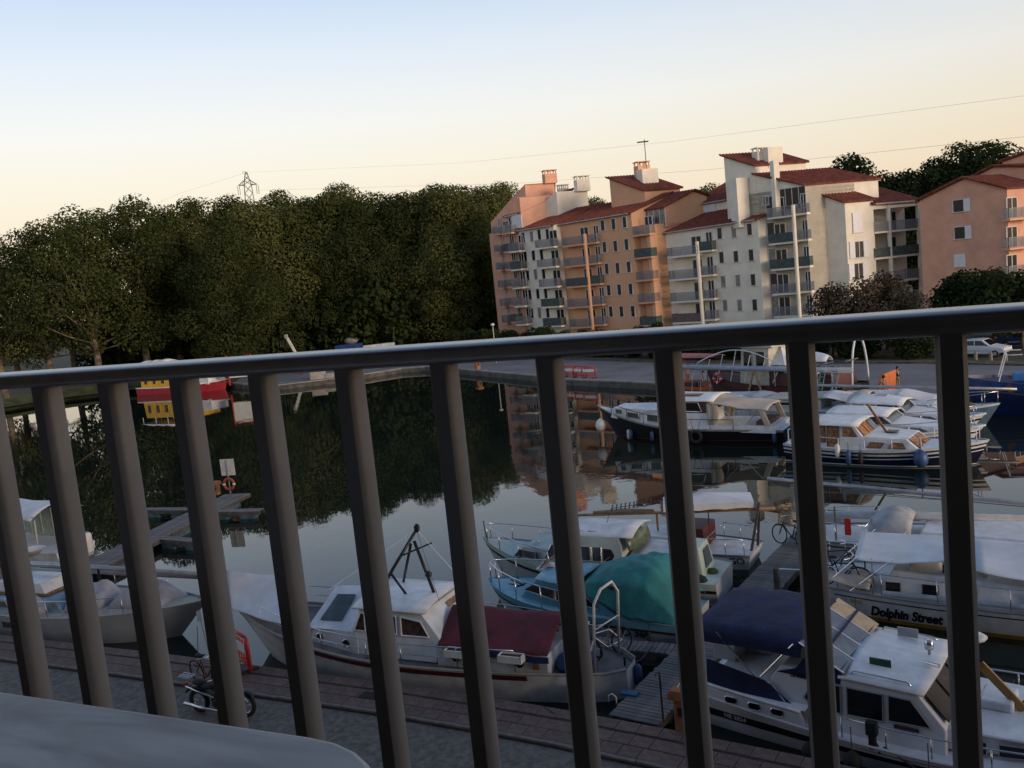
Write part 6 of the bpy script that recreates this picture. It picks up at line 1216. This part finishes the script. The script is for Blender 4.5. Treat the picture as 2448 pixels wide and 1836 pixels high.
obj('panel', MB().prism([(-.9, .1), (.7, .0), (.85, 1.75), (-.2, 1.6), (-.55, 1.1)], lambda x, z: .09), ORANGE, op, bevel=.06); obj('tube_edge', MB().tube([(-.9, 0, .1), (-.55, 0, 1.1), (-.2, 0, 1.6), (.85, 0, 1.75), (.7, 0, 0)], .1, 8), ORANGE, op, smooth=True)
for x_, y_, lab in ((23.3, 53.0, 'orange life ring leaning on the work pontoon edge'), (22.0, 53.6, 'small orange buoy ring lying left of the shirtless man')):
    q_ = thing('life_ring', (x_, y_, .25), R(20), lab, 'life ring'); obj('ring', MB().tube([(.3*math.cos(a*.449), 0, .3*math.sin(a*.449)) for a in range(14)], .1, 8, closed=True), ORANGE, q_, smooth=True)
gd = wloc(G_ROOT, (.9, .35, .88)); person(gd, R(-20), 'tanned woman in dark bikini stepping across the red launch', {'kn_l': (.25, .10, .62), 'an_l': (.18, .10, .24), 'to_l': (.32, .11, .2), 'chest': (.06, 0, 1.32), 'neck': (.10, 0, 1.48), 'chin': (.13, 0, 1.56), 'head': (.12, 0, 1.66), 'crown': (.11, 0, 1.73)}, [('bikini', BIK, ('pelvis', 'hp_l', 'hp_r'), 1.05)], .95, mat('brown_hair', (.05, .025, .015), .7))
gs_ = wloc(G_ROOT, (-.4, .1, .78)); person(gs_, R(-150), 'seated person in white shirt on the red launch', {'kn_l': (.42, .12, .93), 'an_l': (.44, .12, .5), 'to_l': (.56, .12, .47), 'kn_r': (.42, -.12, .93), 'an_r': (.44, -.12, .5), 'to_r': (.56, -.12, .47), 'wr_l': (.25, .18, 1.0), 'ha_l': (.32, .15, .98), 'wr_r': (.25, -.18, 1.0), 'ha_r': (.32, -.15, .98)}, [('shirt', WSH, TORSO, 1.14), ('shorts', GRY, ('pelvis', 'hp_l', 'hp_r', 'kn_l', 'kn_r'), 1.12)], .95).location.z -= .42
# ---------------------------------------------------------------- bicycles
def bicycle(loc, rz, label, fm, tilt=0.0, basket=False, group='bicycles on boats and quay'):
    r = thing('bicycle', loc, rz, label, 'bicycle', group); r.rotation_euler = (tilt, 0, rz)
    for x_ in (-.52, .52):
        w_ = obj('wheel', MB().tube([(x_+.33*math.cos(a*.349), 0, .34+.33*math.sin(a*.349)) for a in range(18)], .022, 6, closed=True), RUBBER, r, smooth=True)
        sp = MB()
        for k in range(8): sp.tube([(x_, 0, .34), (x_+.32*math.cos(k*.785), 0, .34+.32*math.sin(k*.785))], .004, 3)
        obj('spokes', sp, STEEL, w_, kind='stuff')
    f_ = MB()
    for a, b in (((-.52, .34), (-.05, .30)), ((-.52, .34), (-.18, .72)), ((-.05, .30), (-.18, .80)), ((-.05, .30), (.36, .70)), ((-.18, .72), (.34, .76)), ((.34, .80), (.52, .34))): f_.tube([(a[0], 0, a[1]), (b[0], 0, b[1])], .02, 6)
    obj('frame', f_, fm, r); obj('handlebar', MB().tube([(.34, 0, .78), (.32, 0, .98)], .015, 6).tube([(.2, -.28, 1.0), (.34, -.12, .99), (.34, .12, .99), (.2, .28, 1.0)], .014, 6), STEEL, r)
    obj('saddle', MB().ball((-.2, 0, .90), (.14, .07, .04)), RUBBER, r, smooth=True); obj('crank', MB().tube([(-.05, -.1, .22), (-.05, -.06, .30), (-.05, .06, .30), (-.05, .1, .38)], .015, 5), DARKSTEEL, r)
    return r
B7 = (-3.43, 23.94, 154.6)
rb7 = thing('t', (B7[0], B7[1], WZ), R(B7[2])); 
bicycle(wloc(rb7, (-5.55, -.35, .62)), R(154.6+60), 'silver folding bicycle leaning on the white stern gantry', STEEL, .12); bicycle(wloc(rb7, (-5.0, -.1, .9)), R(154.6-30), 'dark bicycle lying against the motor sailer stern cabin', DARKSTEEL, -.35)
bpy.data.objects.remove(rb7)
bicycle(wloc(DOLPHIN, (-5.1, -.95, .82)), R(-38), 'black bicycle under the beige cloth on the yacht stern', RUBBER, .15); bicycle(wloc(DOLPHIN, (-5.5, -.2, .84)), R(-20), 'grey bicycle further inboard on the yacht stern', DARKSTEEL, -.1)
bicycle((8.9, 29.8, -.1), R(120), 'grey bicycle parked on the jetty behind the GO sailboat', DARKSTEEL, .08)
b_ = bicycle((-8.75, 22.95, -.03), R(-40), 'city bicycle with tall flag pole and white plate behind the motorcycle', mat('rust_red_frame', (.16, .05, .03), .6), .1)
obj('flag_pole', MB().tube([(.3, .05, .2), (.15, .1, 2.0)], .012, 5).tube([(-.5, .05, .4), (-.1, .1, 1.7)], .012, 5), STEEL, b_); obj('plate', MB().plate([(.0, .1, 1.85), (.28, .1, 1.95), (.3, .1, 2.25), (.04, .1, 2.15)], .01), PLASTIC_WHITE, b_); obj('lamp', MB().ball((.42, 0, .72), .08), ORANGE, b_)
# ---------------------------------------------------------------- motorcycle
mc = thing('motorcycle', (-7.94, 21.40, -.085), R(-23), 'black and chrome cruiser motorcycle parked on the quay', 'motorcycle')
for x_, rr_ in ((-.70, .31), (.72, .33)):
    w_ = obj('wheel', MB().tube([(x_+(rr_-.06)*math.cos(a*.314), 0, rr_+(rr_-.06)*math.sin(a*.314)) for a in range(20)], .065 if x_ < 0 else .05, 8, closed=True), RUBBER, mc, smooth=True)
    obj('rim', MB().tube([(x_+(rr_-.12)*math.cos(a*.314), 0, rr_+(rr_-.12)*math.sin(a*.314)) for a in range(20)], .02, 6, closed=True), STEEL, w_, smooth=True); sp = MB()
    for k in range(10): sp.tube([(x_, 0, rr_), (x_+(rr_-.12)*math.cos(k*.628), .02*(-1)**k, rr_+(rr_-.12)*math.sin(k*.628))], .006, 4)
    obj('spokes', sp, STEEL, w_, kind='stuff')
obj('engine', MB().box((.02, 0, .42), (.46, .30, .34)).lathe([(.12, -.2), (.12, .2)], 12, (-.02, 0, .36), 'y'), DARKSTEEL, mc, bevel=.03); obj('tank', MB().ball((.12, 0, .78), (.33, .16, .15), 14, 8), BLACK, mc, smooth=True)
obj('seat', MB().ball((-.28, 0, .74), (.28, .17, .08), 12, 6), RUBBER, mc, smooth=True); obj('pillion_seat', MB().ball((-.62, 0, .80), (.22, .13, .07), 12, 6), RUBBER, mc, smooth=True)
obj('rear_mudguard', MB().grid(lambda a, b: Vector((-.70+.40*math.cos(.35+2.3*a), (2*b-1)*.10, .31+.40*math.sin(.35+2.3*a))), 12, 4), BLACK, mc, smooth=True, solid=.01); obj('front_mudguard', MB().grid(lambda a, b: Vector((.72+.38*math.cos(.6+1.7*a), (2*b-1)*.07, .33+.38*math.sin(.6+1.7*a))), 10, 4), BLACK, mc, smooth=True, solid=.01)
obj('fork', MB().tube([(.72, .09, .33), (.36, .09, 1.0)], .022, 6).tube([(.72, -.09, .33), (.36, -.09, 1.0)], .022, 6).bar((.36, -.1, .98), (.36, .1, .98), .05), STEEL, mc)
obj('handlebar', MB().tube([(.05, -.42, 1.06), (.22, -.36, 1.1), (.36, -.12, 1.02), (.36, .12, 1.02), (.22, .36, 1.1), (.05, .42, 1.06)], .016, 6), STEEL, mc, smooth=True); obj('headlight', MB().lathe([(.03, -.1), (.09, -.04), (.1, .06), (.02, .08)], 12, (.5, 0, .86), 'x'), STEEL, mc, smooth=True)
obj('exhaust', MB().tube([(.2, -.17, .35), (.05, -.2, .2), (-.35, -.2, .22), (-1.0, -.2, .30)], [.025, .03, .045, .05], 8), STEEL, mc, smooth=True); obj('frame_rail', MB().tube([(-.95, -.14, .72), (-.5, -.15, .60), (-.1, -.14, .5)], .02, 6), STEEL, mc, smooth=True)
lr = MB().tube([(-.85, -.12, .92), (-1.18, -.12, .94), (-1.18, .12, .94), (-.85, .12, .92)], .012, 5, closed=True)
for k in (-.04, .04): lr.tube([(-.85, k, .92), (-1.18, k, .94)], .01, 4)
obj('luggage_rack', lr, STEEL, mc); obj('tail_light', MB().ball((-1.06, 0, .72), (.05, .06, .05)), RED, mc)
# ---------------------------------------------------------------- quay furniture
def barrier(loc, rz, label, L=1.2, hh=1.0, group='plastic safety barriers', copies=1):
    r = thing('safety_barrier', loc, rz, label, 'barrier', group); f_ = MB()
    for x_ in (-L/2, L/2): f_.tube([(x_, 0, .05), (x_, 0, hh-.18), (x_*.86, 0, hh)], .05, 8)
    f_.tube([(-L/2*.86, 0, hh), (L/2*.86, 0, hh)], .05, 8); f_.tube([(-L/2, 0, .22), (L/2, 0, .22)], .045, 8)
    n_ = int(L/.16)
    obj('frame', f_, RED, r, smooth=True)
    for k in range(1, n_): obj('bar', MB().box((-L/2+L*k/n_, 0, hh*.55), (.06, .03, hh*.66)), RED, r)
    obj('panel', MB().box((0, -.04, hh*.66), (L*.8, .02, .26)), PLASTIC_WHITE, r)
    for x_ in (-L*.36, L*.36): obj('foot', MB().box((x_, 0, .03), (.12, .55, .06)), RUBBER, r)
    return r
barrier((-8.2, 24.0, 0), R(-52), 'red plastic barrier with white panel at the quay edge by the motor sailer bow', 1.25, 1.0)
p_ = gnd(1345, 902, 0)
for k in range(4): q_ = gnd(1343+22*k, 900.5+1.2*k, .006); barrier((q_.x, q_.y, .008), R(-50+4*k), 'red and white plastic barrier on the far quay, %s from left in its row' % ords[k], 1.5, 1.05)
OBR = mat('ochre_brick_render', (.34, .14, .06), .85, var=.2, scale=4, bump=.4)
def pedestal(loc, rz, label, s=1.0):
    r = thing('service_pedestal', loc, rz, label, 'pedestal', 'ochre service pedestals'); r.scale = (s,)*3
    obj('column', MB().box((0, 0, .36), (.36, .36, .72)), OBR, r, bevel=.02); obj('cap', MB().prism([(-.27, .72), (.27, .72), (.27, .86), (.2, .95), (-.2, .95), (-.27, .86)], lambda x, z: .27), OBR, r, bevel=.02); obj('socket_panel', MB().box((0, -.19, .45), (.18, .02, .2)), RUBBER, r)
    obj('bracket', MB().tube([(-.08, -.1, .95), (-.08, .1, .99)], .012, 5).tube([(.04, -.1, .95), (.04, .1, .99)], .012, 5), STEEL, r); return r
pedestal((2.98, 18.35, 0), R(-32), 'ochre service pedestal on the brick quay at the jetty foot', 1.0)
pedestal(gnd(520, 1182, -.05), R(-20), 'ochre service pedestal at the left jetty end', .75)
q_ = gnd(1135, 884, .1); pedestal((q_.x+.3, q_.y+1.2, .006), R(30), 'small ochre service pedestal on the far quay edge', 1.3)
sp_ = gnd(552, 1184, -.05); sg = thing('jetty_sign', sp_, R(-14), 'square white sign on a post at the left jetty end', 'sign')
obj('post', MB().tube([(0, 0, 0), (0, 0, 1.9)], .03, 8), STEEL, sg); obj('panel', MB().box((0, .05, 1.5), (.82, .025, .88)), mat('sign_back_white', (.5, .5, .48), .5, var=.12, scale=2), sg, bevel=.01)
lr_ = thing('life_ring', sp_ + Vector((.0, -.06, .62)), R(-14), 'red life ring hung on the sign post at the left jetty end', 'life ring'); obj('ring', MB().tube([(.29*math.cos(a*.449), 0, .29*math.sin(a*.449)) for a in range(14)], .07, 8, closed=True), mat('faded_red_ring', (.28, .06, .04), .6), lr_, smooth=True)
for k in range(2): obj('band', MB().tube([(.29*math.cos(a), 0, .29*math.sin(a)) for a in (k*3.14-.12, k*3.14, k*3.14+.12)], .078, 8), PLASTIC_WHITE, lr_)
jp = thing('jetty_post', gnd(1860, 1425, -.1), R(56), 'grey wooden post with handrail on the long jetty', 'post'); obj('post', MB().box((0, 0, .3), (.16, .16, 1.1)), BEAM, jp, bevel=.02); obj('handrail', MB().tube([(0, 0, .82), (.5, -1.25, .72)], .025, 6), STEEL, jp)
jq = thing('mooring_pole', gnd(1586, 1725, -.1), 0, 'thin steel mooring pole at the quay end of the long jetty', 'pole'); obj('pole', MB().tube([(0, 0, 0), (0, 0, 1.15)], .025, 6), DARKSTEEL, jq); obj('hook', MB().tube([(0, 0, 1.15), (-.08, 0, 1.12), (-.1, 0, 1.06)], .015, 5), DARKSTEEL, jq)
jr = thing('ladder_handle', gnd(1465, 1680, -.1), R(56), 'white grab handle at the jetty corner near the quay', 'handle'); obj('hoop', MB().tube([(0, -.1, 0), (0, -.1, .16), (0, 0, .22), (0, .1, .16), (0, .1, 0)], .016, 6), WHITE, jr, smooth=True)
tag(obj('crate_lid', MB().box(tuple(gnd(1505, 1657, -.07)), (.42, .22, .05), R(-30)), mat('blue_crate', (.03, .10, .22), .6)), 'small blue crate lid on the jetty planks', 'crate')
tag(obj('drain_cover', MB().box((-4.3, 21.45, .008), (.5, .35, .02), R(-26)), RUBBER, bevel=.01), 'dark metal cover let into the brick quay', 'cover')
for i, (x0, y0, x1, y1) in enumerate(((1500, 1590, 1560, 1545), (1300, 1690, 1395, 1728))):
    a, b = gnd(x0, y0, .1), gnd(x1, y1, -.05); tag(obj('mooring_line', MB().tube([a, (a+b)/2-Vector((0, 0, .12)), b], .018, 5), ROPE), ('dark mooring line from the motor sailer stern to the finger jetty', 'dark mooring line from the motor sailer quarter to the quay edge')[i], 'rope')
# ---------------------------------------------------------------- far yard
p_ = atY(833, 818, 131); ct = thing('storage_container', (p_.x, p_.y, 0), R(-12), 'blue metal container on the far left quay', 'container'); obj('body', MB().box((0, 0, 1.15), (3.4, 2.4, 2.3)), mat('container_blue', (.02, .07, .24), .55, var=.2), ct, bevel=.03)
rb_ = MB()
for k in range(12): rb_.box((-1.6+.29*k, -1.22, 1.15), (.12, .05, 2.1))
obj('corrugation', rb_, mat('container_blue', (.02, .07, .24), .55), ct, kind='stuff'); obj('tarp_bundle', MB().ball((.2, .5, 2.75), (1.1, .7, .55), 12, 6), mat('grey_tarp_bundle', (.22, .21, .2), .9, bump=.5), ct, smooth=True)
for k in range(3):
    p_ = atY(882+24*k, 824, 130+.4*k)
    for j in range(2): tag(obj('white_block', MB().box((p_.x, p_.y, .5+.98*j), (1.45, 1.2, .94), R(-10)), PLASTIC_WHITE, bevel=.06), 'white wrapped block %s, %s row, beside the blue container' % (('nearest the container', 'in the middle', 'at the right end')[k], ('bottom', 'top')[j]), 'block', 'white wrapped blocks on the far quay')
p_ = atY(700, 850, 125); cl = thing('boom_lift', (p_.x+.6, p_.y, 0), R(170), 'white boom lift with raised arm on the far left quay', 'boom lift'); obj('chassis', MB().box((0, 0, .6), (2.2, 1.3, .6)), PLASTIC_WHITE, cl, bevel=.05)
for x_ in (-.7, .7):
    for y_ in (-.65, .65): obj('wheel', MB().lathe([(.32, -.12), (.32, .12)], 12, (x_, y_, .32), 'y'), RUBBER, cl)
obj('arm', MB().bar((-.4, 0, .9), (1.1, 0, 4.3), .28, .3), PLASTIC_WHITE, cl); obj('elbow', MB().box((1.25, 0, 4.55), (.5, .3, .6)), GREY_HULL, cl, bevel=.08); fb = MB()
for z_ in (3.1, 3.6, 4.1): fb.tube([(1.6, -.4, z_), (2.4, -.4, z_), (2.4, .4, z_), (1.6, .4, z_)], .03, 5, closed=True)
for x_, y_ in ((1.6, -.4), (2.4, -.4), (2.4, .4), (1.6, .4)): fb.tube([(x_, y_, 3.1), (x_, y_, 4.1)], .03, 5)
obj('basket', fb, DARKSTEEL, cl)
q_ = gnd(758, 906, .1); tag(obj('concrete_block', MB().box((q_.x, q_.y+.8, .45), (1.8, 1.0, .9), .1).box((q_.x+1.4, q_.y+.7, .3), (.9, .9, .6), -.1), CONC, bevel=.05), 'pale concrete blocks at the far left quay edge', 'block'); q_ = gnd(742, 893, 0); barrier((q_.x, q_.y, .01), R(5), 'low red barrier lying behind the concrete blocks on the far left quay', 3.0, .8)
lp_ = atY(1178, 780, 104); lm = thing('street_lamp', (lp_.x, lp_.y, 0), 0, 'small street lamp in front of the far salmon building', 'lamp'); obj('post', MB().tube([(0, 0, 0), (0, 0, lp_.z)], .06, 6), GUTTER, lm); obj('head', MB().lathe([(.05, 0), (.22, .12), (.2, .3), (.05, .36)], 10, (0, 0, lp_.z)), FRAMEM, lm)
# ---------------------------------------------------------------- cars
def car(loc, rz, label, paint, L=3.75, W=1.6, Hh=1.38):
    r = thing('parked_car', loc, rz, label, 'car', 'parked cars'); k = L/3.75
    wf = lambda x, z: W/2 - max(0, z-.8)*.22 - (.06 if z < .35 else 0)
    obj('body', MB().prism([(-1.85*k, .38), (-1.3*k, .25), (1.3*k, .25), (1.82*k, .38), (1.86*k, .62), (1.7*k, .74), (.82*k, .90), (-1.55*k, .92), (-1.86*k, .8)], wf), paint, r, bevel=.05)
    obj('cabin', MB().prism([(.85*k, .88), (.25*k, Hh-.03), (-.2*k, Hh), (-1.05*k, Hh-.04), (-1.78*k, .88)], wf), paint, r, bevel=.05)
    side_windows(r, [[(.62*k, .92), (.18*k, Hh-.1), (-.28*k, Hh-.09), (-.28*k, .92)], [(-.36*k, .92), (-.36*k, Hh-.09), (-1.0*k, Hh-.12), (-1.35*k, .95)]], lambda x, z: wf(x, z)+.003, GLASS, None)
    obj('windscreen', MB().plate([(.83*k, -.62, .93), (.83*k, .62, .93), (.30*k, .56, Hh-.08), (.30*k, -.56, Hh-.08)], .02), GLASS, r); obj('rear_window', MB().plate([(-1.76*k, .6, .95), (-1.76*k, -.6, .95), (-1.12*k, -.55, Hh-.1), (-1.12*k, .55, Hh-.1)], .02), GLASS, r)
    for x_ in (-1.15*k, 1.18*k):
        for sd in (-1, 1): w_ = obj('wheel', MB().lathe([(.10, -.10), (.27, -.10), (.29, -.05), (.29, .05), (.27, .10), (.10, .10)], 14, (x_, sd*(W/2-.1), .29), 'y'), RUBBER, r); obj('hubcap', MB().lathe([(.16, -.01), (.16, .01)], 12, (x_, sd*(W/2+.008), .29), 'y'), ALLOY, w_)
    for sd in (-1, 1): obj('headlight', MB().box((1.80*k, sd*.55, .66), (.12, .34, .14)), PLASTIC_WHITE, r, bevel=.02); obj('tail_light', MB().box((-1.86*k, sd*.62, .72), (.06, .2, .2)), RED, r); obj('mirror', MB().ball((.6*k, sd*(W/2+.02), .95), (.06, .09, .06)), RUBBER, r)
    obj('front_bumper', MB().box((1.84*k, 0, .44), (.12, W*.94, .16)), GREY_HULL, r, bevel=.04); obj('rear_bumper', MB().box((-1.86*k, 0, .46), (.12, W*.94, .16)), GREY_HULL, r, bevel=.04); obj('side_moulding', MB().box((0, -W/2-.005, .52), (2.0*k, .02, .06)), GREY_HULL, r)
    return r
a = gnd(2316, 853); b = gnd(2376, 857); c_ = (a+b)/2; car((c_.x+.55, c_.y+.75, .0), math.atan2(-2.1, 1.75), 'white five-door hatchback parked beyond the quay road', mat('car_white', (.68, .70, .73), .3, var=.03))
p_ = gnd(2440, 832); car((p_.x+.6, p_.y+.5, 0), math.atan2(-1.6, 2.2), 'dark blue car parked behind the white hatchback', mat('car_blue', (.012, .03, .13), .3, var=.05), 4.1)
for k, (px, py) in enumerate(((2333, 860), (2369, 862), (2405, 864))): q_ = gnd(px, py, 0); t_ = thing('bollard', (q_.x, q_.y, 0), .3, 'low pale wooden bollard in front of the white hatchback, %s from left' % ords[k], 'bollard', 'bollards by the parked cars'); obj('post', MB().lathe([(.12, 0), (.12, .55), (.08, .62), (.02, .63)], 8), mat('pale_post', (.26, .24, .20), .9), t_)
p_ = atY(2375, 797, 82); um = thing('garden_parasol', (p_.x, p_.y, 0), 0, 'dark green parasol standing behind the white hatchback', 'parasol'); obj('pole', MB().tube([(0, 0, 0), (0, 0, p_.z+.4)], .04, 6), DARKSTEEL, um); obj('canopy', MB().lathe([(1.7, 0), (1.6, .12), (.8, .4), (.03, .58)], 12, (0, 0, p_.z-.1)), RAILD, um)
# ---------------------------------------------------------------- balcony of the photographer
RU, RN = Vector((.9096, -.4156, 0)), Vector((.4156, .9096, 0))       # along the rail, outward
def bal(u, n_, z=0): p_ = RU*u + RN*n_; return Vector((p_.x, p_.y, HC+z))
BRZ = mat('anodised_bronze', (.29, .285, .285), .42, metal=.25, var=.06, scale=9, spec=.5)
ra = math.atan2(RU.y, RU.x); P0 = Vector((-.6150, 1.1803, 0)); u0, n0 = P0.dot(RU), P0.dot(RN)
rl = thing('balcony_railing', bal(0, n0, -1.10), ra, 'dark bronze metal railing with flat oval bars across the foreground', 'railing')
prof = [(-.0155, 0), (.001, 0), (.0046, .006), (.0050, .016), (.0036, .026), (.000, .034), (-.0075, .038), (-.0145, .034), (-.0182, .026), (-.0195, .016), (-.0190, .006)]
k_ = len(prof); bmh = MB(); bmh.add([(x, y, 0) for x, y in prof] + [(x, y, 1.03) for x, y in prof], [tuple(reversed(range(k_))), tuple(range(k_, 2*k_))] + [(i, (i+1) % k_, k_+(i+1) % k_, k_+i) for i in range(k_)])
o0 = obj('baluster', bmh, BRZ, rl); o0.location = (u0-.36, 0, 0)
for p_ in o0.data.polygons:
    if len(p_.vertices) == 4: p_.use_smooth = True
o0.modifiers.new('es', 'EDGE_SPLIT').split_angle = R(35)
for i in range(-2, 15):
    o_ = bpy.data.objects.new('baluster', o0.data); link(o_, rl); o_.location = (u0+.12*i, 0, 0); o_.modifiers.new('es', 'EDGE_SPLIT').split_angle = R(35)
hr = MB(); n_ = 28; sg = lambda v, e: math.copysign(abs(v)**e, v); ell = [(.0225+.027*sg(math.cos(2*math.pi*(k+.5)/n_), .45), 1.0245+.0108*sg(math.sin(2*math.pi*(k+.5)/n_), .55)) for k in range(n_)]
hr.add([(-1.8, y, z) for y, z in ell] + [(1.6, y, z) for y, z in ell], [tuple(range(n_)), tuple(reversed(range(n_, 2*n_)))] + [(k, n_+k, n_+(k+1) % n_, (k+1) % n_) for k in range(n_)])
ho = obj('handrail', hr, mat('anodised_rail', (.42, .40, .385), .32, metal=.6, var=.06, scale=30), rl, smooth=True); ho.modifiers.new('es', 'EDGE_SPLIT').split_angle = R(50)
obj('bottom_rail', MB().box((-.1, .02, .05), (3.4, .04, .04)), BRZ, rl)
# table
tb = thing('balcony_table', bal(-1.02, .225, -1.10), ra, 'pale grey table with rounded corners and marble streaks in the lower left', 'table')
pts = []
for cx_, cy_, a0 in ((.52, .285, 0), (-.52, .285, 90), (-.52, -.285, 180), (.52, -.285, 270)):
    for k in range(7): a_ = R(a0+15*k); pts.append((cx_+.11*math.cos(a_), cy_+.09*math.sin(a_), .69))
mt_ = bpy.data.materials.new('streaked_stone_top'); mt_.use_nodes = True; t_ = mt_.node_tree; b_ = t_.nodes['Principled BSDF']; b_.inputs['Roughness'].default_value = .5
tc_ = t_.nodes.new('ShaderNodeTexCoord'); mp_ = t_.nodes.new('ShaderNodeMapping'); mp_.inputs['Scale'].default_value = (2.2, 9, 1); mp_.inputs['Rotation'].default_value = (0, 0, .5); n1_ = t_.nodes.new('ShaderNodeTexNoise'); n1_.inputs['Scale'].default_value = 2.2; n1_.inputs['Detail'].default_value = 8; n1_.inputs['Distortion'].default_value = .8
t_.links.new(tc_.outputs['Object'], mp_.inputs[0]); t_.links.new(mp_.outputs[0], n1_.inputs['Vector']); rp_ = t_.nodes.new('ShaderNodeValToRGB'); rp_.color_ramp.elements[0].position = .36; rp_.color_ramp.elements[1].position = .58
rp_.color_ramp.elements[0].color = (.50, .49, .48, 1); rp_.color_ramp.elements[1].color = (.76, .75, .73, 1); t_.links.new(n1_.outputs['Fac'], rp_.inputs[0]); t_.links.new(rp_.outputs[0], b_.inputs['Base Color'])
obj('table_top', MB().plate(pts, .028), mt_, tb, bevel=.006)
for sx in (-.5, .5):
    for sy in (-.26, .26): obj('leg', MB().tube([(sx, sy, 0), (sx*.95, sy*.95, .69)], .018, 8), DARKSTEEL, tb)
# chair whose arm reaches into the lower right corner
chb = bal(.42, .30, -1.10); ch = thing('balcony_chair', chb, ra+R(61), 'grey balcony chair, one arm corner in the lower right', 'chair'); GP = mat('grey_resin', (.13, .125, .125), .7, var=.1)
obj('seat', MB().box((.02, 0, .42), (.42, .42, .04)), GP, ch, bevel=.015); obj('backrest', MB().box((-.24, 0, .62), (.035, .44, .40), 0, 0, -.15), GP, ch, bevel=.015)
for sy in (-1, 1): obj('armrest', MB().box((.0, sy*.25, .675), (.50, .10, .03)), GP, ch, bevel=.012)
for sx in (-.2, .2):
    for sy in (-.22, .22): obj('leg', MB().bar((sx*1.05, sy, 0), (sx, sy, .67 if sx > 0 else .42), .03), GP, ch)
# the building the balcony belongs to
hb_ = thing('apartment_building', bal(0, 0, -HC), ra, 'apartment building carrying the balcony from which the view is taken', 'building'); WLM = mat('near_building_render', (.15, .125, .105), .9, var=.06, scale=.5)
obj('wall', MB().box((22, -6.9, 10.5), (110, 12, 21)), WLM, hb_); obj('balcony_slab', MB().box((0, -.02, HC-1.20), (4.2, 1.8, .18)), WLM, hb_); obj('balcony_ceiling', MB().box((0, -.02, HC+1.60), (4.2, 1.8, .18)), WLM, hb_)  # unseen wall stretched to keep sun off near boats; ceiling deep to darken balusters
for sx in (-2.05, 2.05): obj('shade_partition', MB().box((sx, -.2 if sx > 0 else -.05, HC+.2), (.12, 1.4 if sx > 0 else 1.7, 2.62)), WLM, hb_)  # unseen partitions added to keep sun and sky off the balusters' inner faces
wf_ = obj('balcony_door', MB().box((-.1, -.88, HC-.05), (1.9, .05, 2.1)), FRAMEM, hb_); obj('pane', MB().box((-.1, -.85, HC-.05), (1.7, .02, 1.95)), PANE, wf_)
obj('roof', MB().box((22, -6.9, 21.2), (111, 13, .4)), TILE, hb_)
